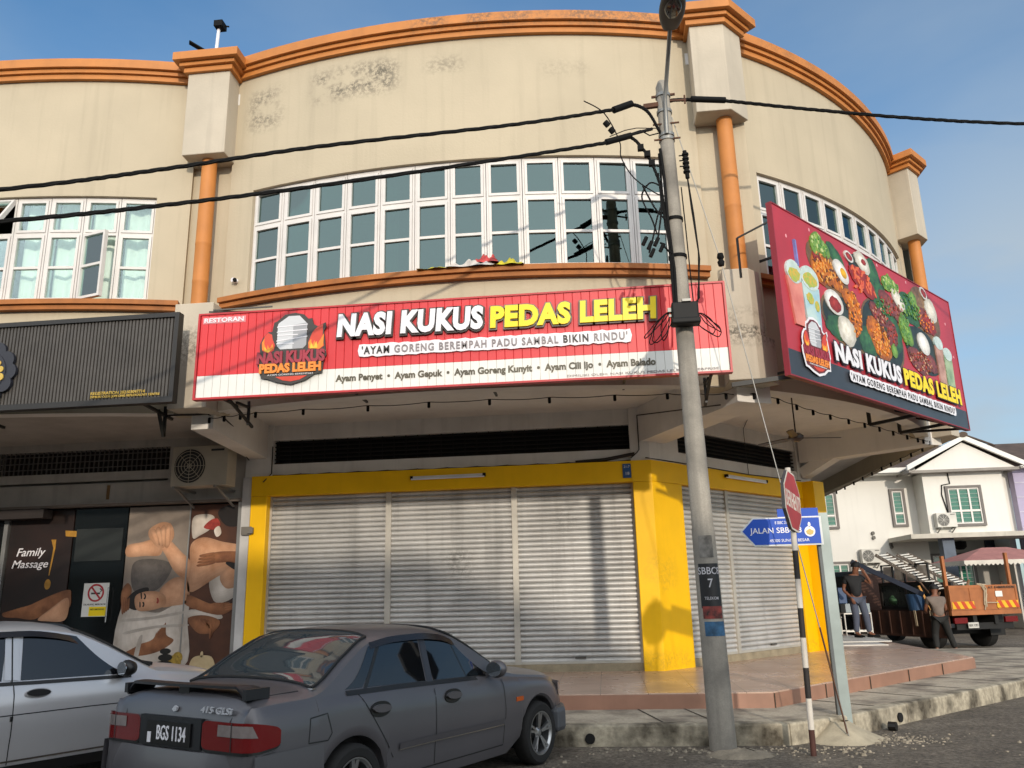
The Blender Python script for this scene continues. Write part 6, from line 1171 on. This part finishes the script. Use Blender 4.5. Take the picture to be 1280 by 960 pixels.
for x, y in ((cx0+.05, cy0+.05), (cx1-.05, cy0+.05), (cx0+.05, cy1-.05), (cx1-.05, cy1-.05)): b = MB(); b.cyl((x, y, 0), (x, y, cz0), .025, n=8); b.build('post', steel, cn)
# ------------------------------------------------------------------ lorry
LX, LY, LA = 9.72, 22.95, R(111.5); lo = thing('lorry', 'loaded orange flatbed lorry with hazard stripes on its tailgate and a lowered side gate', 'lorry', (LX, LY, 0), LA)
def Lo(b, n, m, own=None, **k): return b.build(n, m, own or lo, local=True, **k)
lor = mat('orange lorry paint', 'A8673A', .6, var=.15, scale=3, streak=.4); brn = mat('brown gate paint', '4A2C1E', .7, var=.15, scale=3, streak=.3); chas = mat('black chassis', '14120f', .7)
hwid = 1.08
b = MB(); b.box(.0, 3.6, -hwid, hwid, .90, .98); Lo(b, 'bed_floor', brn)
b = MB(); b.box(-.05, 0, -hwid, hwid, .98, 1.60); b.box(-.07, .02, -hwid-.02, hwid+.02, .86, .975)
for y in (-hwid+.03, -.42, .42, hwid-.03): b.box(-.065, -.05, y-.03, y+.03, .98, 1.60)
b.box(-.062, -.05, -hwid, hwid, 1.52, 1.60); tg = Lo(b, 'tailgate', lor)
Tl = Matrix.Translation((-.066, 0, 0)) @ Matrix.Rotation(R(-90), 4, 'Z')     # local x to the right seen from behind
hz = mat('hazard yellow', 'E5B21E', .4); hr = mat('hazard red', 'C4461C', .4)
for x0 in (-1.04, .36):
    b = MB(Tl); b.box(x0, x0+.68, -.006, 0, 1.02, 1.20); o = Lo(b, 'hazard_board', hz, tg)
    b = MB(Tl)
    for k in range(3): x = x0+.02+k*.24; b.plate([(x+.10, 1.021), (x+.22, 1.021), (min(x+.12, x0+.68), 1.199), (x, 1.199)], -.009, -.006)
    Lo(b, 'hazard_stripe', hr, o)
b = MB(Tl); b.box(.36, .58, -.006, 0, 1.30, 1.44); Lo(b, 'notice', white_p, tg)
b = MB(Tl); text(b, 'A.T. KAMARUDDIN', .15, 1.51, .85, .055, -.012, .01, .004); Lo(b, 'lettering', dl, tg)
b = MB(); b.box(.05, 3.55, hwid-.05, hwid, .96, .99); hp = Lo(b, 'gate_hinge', brn)
b = MB(); b.box(.05, 3.55, hwid+.0, hwid+.04, .32, .96)
for k in range(9): x = .08+k*.42; b.box(x, x+.05, hwid+.04, hwid+.065, .32, .96)
b.box(.05, 3.55, hwid+.04, hwid+.06, .30, .36); Lo(b, 'side_gate', brn)
b = MB(); b.box(.02, 3.6, -hwid-.04, -hwid, .98, 1.60); Lo(b, 'side_gate', lor)
b = MB(); b.box(3.5, 3.6, -hwid, hwid, .98, 2.0); Lo(b, 'headboard', brn)
for x, y, z1 in ((.03, hwid-.05, 2.35), (.03, -hwid+.06, 2.42), (3.45, hwid-.05, 2.4)): b = MB(); b.box(x, x+.07, y-.04, y+.04, .98, z1); Lo(b, 'stake', lor)
b = MB(); b.box(3.75, 5.2, -.95, .95, .75, 1.35); b.add([(3.75,-.95,1.35),(5.2,-.95,1.35),(5.2,.95,1.35),(3.75,.95,1.35),(3.8,-.85,2.1),(4.9,-.85,2.1),(4.9,.85,2.1),(3.8,.85,2.1)], [(0,1,5,4),(1,2,6,5),(2,3,7,6),(3,0,4,7),(4,5,6,7)]); cb = Lo(b, 'cab', mat('dark cab paint', '2b2a2c', .4), bevel=.04)
b = MB(); b.box(3.95, 4.75, .955, .965, 1.42, 1.95); b.box(3.73, 3.745, -.7, .7, 1.45, 2.0); Lo(b, 'cab_window', cgd, cb)
b = MB(); b.box(.0, 5.0, -.40, -.28, .62, .88); b.box(.0, 5.0, .28, .40, .62, .88); b.box(.05, .12, -.9, .9, .50, .66); b.box(.9, 1.2, -.75, .75, .35, .5); b.box(2.2, 2.8, .4, .9, .5, .85); Lo(b, 'chassis', chas)
for x in (1.0, 4.4):
    for y in (-.82, .82):
        b = MB(); b.lathe([(.20, -.14), (.33, -.15), (.39, -.11), (.39, .11), (.33, .15), (.20, .14)], (x, y, .39), 'Y', 28); o = Lo(b, 'wheel', rubber, smooth=40); b = MB(); b.lathe([(0, -.10), (.2, -.12), (.2, .12), (0, .10)], (x, y, .39), 'Y', 20); Lo(b, 'rim', rust, o)
b = MB(); b.box(.55, .57, -1.1, -.62, .30, .90); Lo(b, 'mudflap', chas); b = MB(); b.box(.55, .57, .62, 1.1, .30, .90); Lo(b, 'mudflap', chas)
for s_ in (-1, 1): b = MB(); b.box(-.02, .04, s_*.80-.20, s_*.80+.20, .66, .80); Lo(b, 'tail_light', redl)
b = MB(Tl); b.box(-.62, -.30, .02, .04, .54, .68); npb = Lo(b, 'number_plate', mat('pale plate', 'c9c6bd', .5)); b = MB(Tl); text(b, 'BBX 9283', -.60, .58, .28, .06, .02, .006, .003); Lo(b, 'lettering', dl, npb)
rope = mat('pale rope', 'B9A88E', .9)
b = MB()
for i, (y, z0, z1) in enumerate(((.02, 1.62, 1.05), (.06, 1.60, 1.10), (-.02, 1.6, 1.2), (.0, 1.55, .98))): b.tube([(-.075, y, z0), (-.09, y-.06, (z0+z1)/2+.1), (-.085, y+.03*(i-1), z1)], .014, n=5)
b.tube([(-.08, -.05, 1.16), (-.085, -.4, 1.15)], .012, n=5); b.tube([(-.01, -.15, 1.60), (-.03, .15, 1.63), (-.07, .05, 1.58)], .02, n=5); Lo(b, 'rope', rope, tg)
b = MB()
for x in (.55, .62, 1.15, 1.20): b.tube([(x, hwid+.07, .98), (x+.04*math.sin(9*x), hwid+.085, .6), (x-.03, hwid+.08, .28+.3*(x > 1))], .012, n=5)
Lo(b, 'rope', rope)
# load
def LW(x, y, z): M_ = WM[lo.name]; return M_ @ Vector((x, y, z))
lad = mat('aluminium ladder', 'DAD6CE', .5, metal=.1, var=.1); ladd = mat('dark ladder rail', '5b524a', .6, metal=.3)
def ladder(label, p0, p1, side_, n=15, w_=.42):
    t = thing('ladder', label, 'ladder', p0); p0, p1 = Vector(p0), Vector(p1); s_ = Vector(side_).normalized()*w_/2
    for k in (-1, 1): b = MB(); b.bar(p0+s_*k, p1+s_*k, .035, .09); b.build('rail', ladd, t)
    for i in range(n): p = p0.lerp(p1, (i+.6)/n); b = MB(); b.bar(p-s_*1.0, p+s_*1.0, .06, .03); b.build('rung', lad, t)
ladder('aluminium ladder sloping over the lorry bed, the nearer of the two', (9.06, 23.7, 1.50), (7.70, 24.1, 2.50), (1, .55, .1), 16, .42)
ladder('aluminium ladder sloping over the lorry bed, the farther of the two', (9.75, 24.1, 1.62), (8.40, 24.5, 2.50), (1, .55, .1), 16, .42)
b = MB(); b.bar((8.12, 22.55, 1.40), (6.48, 22.7, 2.28), .10, .12); tag(b.build('steel_beam', mat('blue grey beam', '1a2233', .85)), 'dark blue grey beam sticking out of the lorry load over the lowered side', 'beam')
bm_ = thing('glazed_cabinet', 'dark framed cabinet with glass doors standing in the lorry bed above the lowered gate', 'cabinet', LW(1.6, .8, .98), LA)
b = MB(); 
for x in (-.9, .1, 1.1): b.box(x, x+.08, .0, .08, 0, .72)
b.box(-.9, 1.18, 0, .08, .66, .74); b.box(-.9, 1.18, 0, .08, 0, .10); b.box(-.9, 1.18, -.6, -.52, 0, .72); b.build('cabinet_frame', mat('dark timber', '211b18', .6), bm_, local=True)
b = MB(); b.box(-.82, .1, .03, .05, .10, .66); b.box(.18, 1.1, .03, .05, .10, .66); b.build('cabinet_glass', mat('murky glass', '39403c', .1, spec=.6, var=.3, scale=5), bm_, local=True)
fr = thing('frame_stack', 'stack of pale boards in dark metal frames standing on top of the lorry load', 'frames', LW(2.1, .5, 1.75), LA)
for k in range(4):
    x = -.9+k*.46; b = MB(); b.box(x, x+.34, .02, .04, .0, .42); b.build('board', towel, fr, local=True)
b = MB()
for k in range(5): x = -.95+k*.46; b.box(x, x+.035, 0, .05, -.05, .46)
b.box(-.95, .93, 0, .05, .44, .48); b.box(-.95, .93, 0, .05, -.06, -.02); b.build('metal_frame', black_m, fr, local=True)
b = MB(); q = LW(1.3, .95, .98); b.lathe([(0, 0), (.20, 0), (.25, .42), (.23, .42), (.19, .03)], tuple(q), n=20); tag(b.build('bucket', mat('blue plastic', '2b4a6e', .5)), 'blue plastic bucket in the lorry bed behind the lowered gate', 'bucket')
b = MB(); q = LW(.75, 1.0, 1.0); b.bar(tuple(q), tuple(q+Vector((-.22, 0, .62))), .07, .05); tag(b.build('timber_stick', mat('yellow timber', 'C08A45', .7)), 'light timber batten leaning up from the lowered lorry gate', 'timber')
rng = random.Random(11)
for i in range(12):
    q = LW(rng.uniform(.2, .9), rng.uniform(-.9, .8), 1.0); b = MB(); b.bar(tuple(q), tuple(q+Vector((rng.uniform(-.5, .5), rng.uniform(-.3, .5), rng.uniform(.3, .75)))), rng.uniform(.03, .09), .03)
    tag(b.build('scrap_wood', mat('scrap wood', '8a6a52', .8, var=.3, scale=6)), 'scrap wood piece jumbled in the lorry bed behind the tailgate', 'wood', 'scrap wood in the lorry bed')
for k, (x, y, c_, nm) in enumerate(((.5, .3, '3f6b45', 'green sack slumped in the lorry bed by the tailgate'), (2.3, .7, '4d7351', 'green leafy bundle behind the cabinet in the lorry bed'))):
    q = LW(x, y, 1.2); b = MB(); b.grid(lambda u, v: (q.x+.28*math.sin(math.pi*v)*math.cos(2*math.pi*u)*(1+.2*math.sin(9*u)), q.y+.22*math.sin(math.pi*v)*math.sin(2*math.pi*u), q.z-.2+.45*(1-v)*(1+.1*math.sin(15*u))), 20, 8); tag(b.build('sack', mat('green sack%d' % k, c_, .8, var=.2, scale=8), smooth=60), nm, 'sack')
# little stand, white sheet on the tiles
st_ = thing('metal_stand', 'small pale metal stand with a grey box on it beside the standing man', 'stand', (6.3, 22.3, .4)); b = MB()
for x in (5.98, 6.30, 6.62):
    for y in (22.1, 22.5): b.cyl((x, y, .4), (x, y, 1.0), .018, n=8)
for z in (.55, .98): b.bar((5.98, 22.1, z), (6.62, 22.1, z), .03); b.bar((5.98, 22.5, z), (6.62, 22.5, z), .03)
b.build('frame', lad, st_)
b = MB(); b.box(6.02, 6.62, 22.08, 22.5, 1.0, 1.22); tag(b.build('grey_box', mat('grey box', '8c979c', .5), bevel=.01), 'pale grey box standing on the metal stand behind the man', 'box')
b = MB(); b.box(5.92, 6.12, 22.2, 22.5, 1.23, 1.62); tag(b.build('blue_crate', mat('blue crate', '27466e', .5), bevel=.01), 'dark blue crate on the grey box, half hidden by the man', 'crate')
b = MB(); b.box(4.9, 5.95, 18.9, 21.6, .402, .43); b.box(5.0, 6.25, 19.6, 21.9, .434, .46); tag(b.build('white_board', mat('white board', 'CFCBC4', .6), bevel=.004), 'white boards laid flat on the tiled floor where the man stands', 'board')

# ------------------------------------------------------------------ people
def skin_mesh(name, joints, edges, m, parent, sub=2):
    """one continuous surface grown round connected joints: joints {key: (pos, radius)}"""
    ks = list(joints); me = bpy.data.meshes.new(name); inv = WM[rootof(parent).name].inverted()
    me.from_pydata([tuple(inv @ Vector(joints[k][0])) for k in ks], [(ks.index(a), ks.index(c)) for a, c in edges], [])
    o = bpy.data.objects.new(name, me); C.objects.link(o); s = o.modifiers.new('s', 'SKIN'); s.use_smooth_shade = True
    for i, k in enumerate(ks):
        r = joints[k][1]; me.skin_vertices[0].data[i].radius = r if isinstance(r, tuple) else (r, r)
    me.skin_vertices[0].data[0].use_root = True
    d = o.modifiers.new('d', 'SUBSURF'); d.levels = d.render_levels = sub
    dg = bpy.context.evaluated_depsgraph_get(); dg.update(); ne = bpy.data.meshes.new_from_object(o.evaluated_get(dg)); bpy.data.objects.remove(o)
    for p in ne.polygons: p.use_smooth = True
    ne.materials.clear(); ne.materials.append(m); r_o = bpy.data.objects.new(name, ne); C.objects.link(r_o); r_o.parent = parent; return r_o
body_m = mat('brown skin', '7A4E38', .6, var=.06)
def person(label, loc, face, J, cols, cap=None):
    """J: joints in person space (x right of picture, y away, z up) already posed"""
    t = thing('person', label, 'person', loc, 0); o = Vector(loc); P = {k: o+Vector(v) for k, v in J.items()}
    jr = dict(pel=.12, sp=.115, ch=.13, nk=.055, hd=.075, hd2=.095, hd3=.07, shL=.06, elL=.042, wrL=.030, hnL=.036, shR=.06, elR=.042, wrR=.030, hnR=.036, hiL=.085, knL=.058, anL=.042, hiR=.085, knR=.058, anR=.042, toL=.040, toR=.040)
    E_ = [('pel','sp'),('sp','ch'),('ch','nk'),('nk','hd'),('hd','hd2'),('hd2','hd3')]
    for s in 'LR': E_ += [('ch','sh'+s),('sh'+s,'el'+s),('el'+s,'wr'+s),('wr'+s,'hn'+s),('pel','hi'+s),('hi'+s,'kn'+s),('kn'+s,'an'+s),('an'+s,'to'+s)]
    jt = {k: (P[k], jr[k]) for k in jr}
    for s in 'LR':                                             # five fingers rooted in the palm
        w_, h_ = P['wr'+s], P['hn'+s]; d = (h_-w_).normalized(); a = d.cross(Vector((0, 1, .3))).normalized(); c_ = a.cross(d)
        for i, (f, ln) in enumerate(((-1.5, .060), (-.5, .075), (.5, .080), (1.5, .070))):
            b0 = h_+a*f*.017+d*.018; jt['f%s%da' % (s, i)] = (b0, .010); jt['f%s%db' % (s, i)] = (b0+d*ln*.55+c_*.012, .0085); jt['f%s%dc' % (s, i)] = (b0+d*ln*.85+c_*.035, .0075); E_ += [('hn'+s, 'f%s%da' % (s, i)), ('f%s%da' % (s, i), 'f%s%db' % (s, i)), ('f%s%db' % (s, i), 'f%s%dc' % (s, i))]
        q = w_.lerp(h_, .5); jt['t%sa' % s] = (q+a*.038+d*.01, .011); jt['t%sb' % s] = (q+a*.05+d*.045+c_*.02, .009); E_ += [('wr'+s, 't%sa' % s), ('t%sa' % s, 't%sb' % s)]
    skin_mesh('body', jt, E_, body_m, t)
    q = lambda k, r: (P[k], r)
    def mid(a, c_, f): return P[a].lerp(P[c_], f)
    sj = {'pel': (P['pel']+Vector((0, 0, -.03)), .150), 'sp': q('sp', .145), 'ch': q('ch', .155), 'nk': (mid('ch', 'nk', .7), .07)}; se = [('pel','sp'),('sp','ch'),('ch','nk')]
    for s in 'LR': sj['sh'+s] = q('sh'+s, .085); sj['e'+s] = (mid('sh'+s, 'el'+s, cols['sleeve']), .068 if cols['sleeve'] < 1 else .058); se += [('ch', 'sh'+s), ('sh'+s, 'e'+s)]
    if cols['sleeve'] >= 1:
        for s in 'LR': sj['w'+s] = (mid('el'+s, 'wr'+s, .85), .045); se.append(('e'+s, 'w'+s))
    skin_mesh('shirt', sj, se, cols['shirt'], t)
    tj = {'pel': (P['pel']+Vector((0, 0, .03)), .140)}; te = []
    for s in 'LR': tj['hi'+s] = q('hi'+s, .108); tj['kn'+s] = q('kn'+s, .085); tj['an'+s] = (mid('kn'+s, 'an'+s, .95), .068); te += [('pel','hi'+s),('hi'+s,'kn'+s),('kn'+s,'an'+s)]
    skin_mesh('trousers', tj, te, cols['trousers'], t)
    for s in 'LR':
        d = (P['to'+s]-P['an'+s]); d.z = 0; d = d.normalized(); a = P['an'+s]-d*.05; b = MB(); b.grid(lambda u, v: tuple(a+d*(.29*u)+Vector((-d.y, d.x, 0))*.052*math.cos(math.pi*v)*(.75+.35*math.sin(math.pi*u))+Vector((0, 0, -P['an'+s].z+o.z+.005+(.085-.035*u)*math.sin(math.pi*v)))), 10, 8); b.build('shoe', cols['shoe'], t, smooth=60)
    hc = P['hd2']; f_ = Vector(face).normalized(); r_s = f_.cross(Vector((0, 0, 1))).normalized()
    up2 = (P['hd3']-P['hd']).normalized()
    b = MB()
    def hair_f(u, v):
        an = 2*math.pi*u; el_ = math.pi/2*(1-v*1.12); d = (f_*math.cos(an)+r_s*math.sin(an))*math.cos(el_)+up2*math.sin(el_)
        k = .112 if not (math.cos(an) > .55 and v > .62) else .100; return tuple(hc+up2*.025+d*k+(-f_*.012))
    b.grid(hair_f, 20, 8); b.build('cap' if cap else 'hair', cap or mat('black hair', '0f0d0c', .7), t, smooth=70)
    if cap: b = MB(); b.grid(lambda u, v: tuple(hc+up2*.045+f_*(.09+.08*v)+r_s*(u-.5)*.16*(1-.3*v)), 6, 3); b.build('cap_peak', cap, t)
    dk_ = mat('eye dark', '120d0b', .4)
    for sgn in (-1, 1):
        b = MB(); p = hc+f_*.088+r_s*sgn*.034+up2*.005; b.lathe([(0, -.008), (.010, 0), (0, .008)], tuple(p), n=8); b.build('eye', dk_, t)
        b = MB(); p = hc+r_s*sgn*.094-f_*.005; b.lathe([(0, -.03), (.018, -.01), (.016, .015), (0, .03)], tuple(p), n=8); b.build('ear', body_m, t, smooth=60)
    b = MB(); p = hc+f_*.09-up2*.02; b.tube([p+up2*.035, p+f_*.020-up2*.01, p-f_*.005-up2*.018], [.007, .015, .008], n=8); b.build('nose', body_m, t, smooth=60)
    b = MB(); p = hc+f_*.082-up2*.055; b.tube([p-r_s*.024, p+f_*.006, p+r_s*.024], .007, n=6); b.build('mouth', mat('lips', '5f352c', .5), t)
    return t
dark_sh = mat('black shirt', '15161A', .8, var=.05); gtr = mat('grey blue trousers', '4C5262', .85, var=.08, scale=8); shoe = mat('black shoe', '121112', .6)
person('man in black shirt, black cap and grey trousers, hand raised to his face', (6.02, 21.0, .462), (.8, -.55, -.05), dict(
    pel=(0, 0, .92), sp=(-.02, 0, 1.10), ch=(-.03, 0, 1.33), nk=(.01, -.01, 1.47), hd=(.04, -.02, 1.56), hd2=(.06, -.03, 1.63), hd3=(.06, -.03, 1.70),
    shL=(-.20, .02, 1.38), elL=(-.28, .04, 1.10), wrL=(-.16, -.10, .93), hnL=(-.13, -.13, .85), shR=(.15, .0, 1.38), elR=(.34, -.10, 1.24), wrR=(.22, -.18, 1.46), hnR=(.18, -.17, 1.53),
    hiL=(-.09, 0, .86), knL=(-.08, -.03, .47), anL=(-.10, .02, .09), toL=(-.04, -.12, .04), hiR=(.09, 0, .86), knR=(.15, -.04, .47), anR=(.20, .02, .09), toR=(.30, -.08, .04)),
    dict(shirt=dark_sh, trousers=gtr, shoe=shoe, sleeve=.55), mat('black cap', '0e0e10', .8))
person('man in faded brown shirt and dark trousers stepping past the lorry, back turned', (8.18, 21.9, 0), (.35, .9, -.1), dict(
    pel=(0, 0, .86), sp=(.0, .03, 1.03), ch=(.0, .08, 1.24), nk=(.02, .12, 1.37), hd=(.03, .14, 1.45), hd2=(.04, .16, 1.52), hd3=(.04, .16, 1.59),
    shL=(-.18, .08, 1.28), elL=(-.24, .16, 1.03), wrL=(-.16, .33, .95), hnL=(-.14, .41, .95), shR=(.18, .08, 1.28), elR=(.24, .14, 1.03), wrR=(.18, .33, .97), hnR=(.17, .41, .97),
    hiL=(-.09, 0, .80), knL=(-.13, .06, .44), anL=(-.20, -.12, .10), toL=(-.18, .02, .04), hiR=(.09, 0, .80), knR=(.20, .06, .46), anR=(.30, .05, .09), toR=(.36, .17, .04)),
    dict(shirt=mat('faded brown shirt', '75685F', .85, var=.1, scale=6), trousers=mat('dark trousers', '1d1d1b', .85), shoe=shoe, sleeve=.55))

# ------------------------------------------------------------------ terraced houses across the road (they shade the street)
rt_ = mat('red roof tile', '8E4A35', .8, var=.2, scale=3); ow = mat('pale house wall', 'C8BFAE', .85, var=.06, streak=.2)
def opp(name, label, x0, x1, ze, zr, gable):
    t = thing(name, label, 'building', ((x0+x1)/2, -9.4, 0)); b = MB(); b.box(x0, x1, -17, -9.4, 0, ze); b.build('wall', ow, t)
    b = MB(); xr = x1+.35; b.add([(x0, -8.9, ze-.05), (xr, -8.9, ze-.05), (xr-2.9 if gable else xr, -13.2, zr), (x0, -13.2, zr), (x0, -17.4, ze-.05), (xr, -17.4, ze-.05)], [(0, 1, 2, 3), (3, 2, 5, 4), (1, 5, 2)]); b.build('roof', rt_, t)
    for k in range(int((x1-x0)/3)):
        x = x0+.8+k*3; f = MB(); f.box(x, x+1.6, -9.4, -9.36, 3.9, 5.3); o = f.build('window', frame_w, t); g = MB(); g.box(x+.08, x+1.52, -9.358, -9.34, 3.98, 5.22); g.build('pane', dk, o); f = MB(); f.box(x, x+1.8, -9.4, -9.36, .1, 2.5); f.build('shopfront', dk, t)
    b = MB(); b.box(x0, x1, -9.38, -8.2, 3.0, 3.15); b.build('canopy', ow, t)
opp('terrace_house', 'pale two-storey terrace with a hipped red tiled roof across the road', -14, 6.55, 7.05, 10.1, True)
opp('terrace_house', 'pale two-storey terrace further along across the road', -40, -14.05, 7.0, 10.1, False)
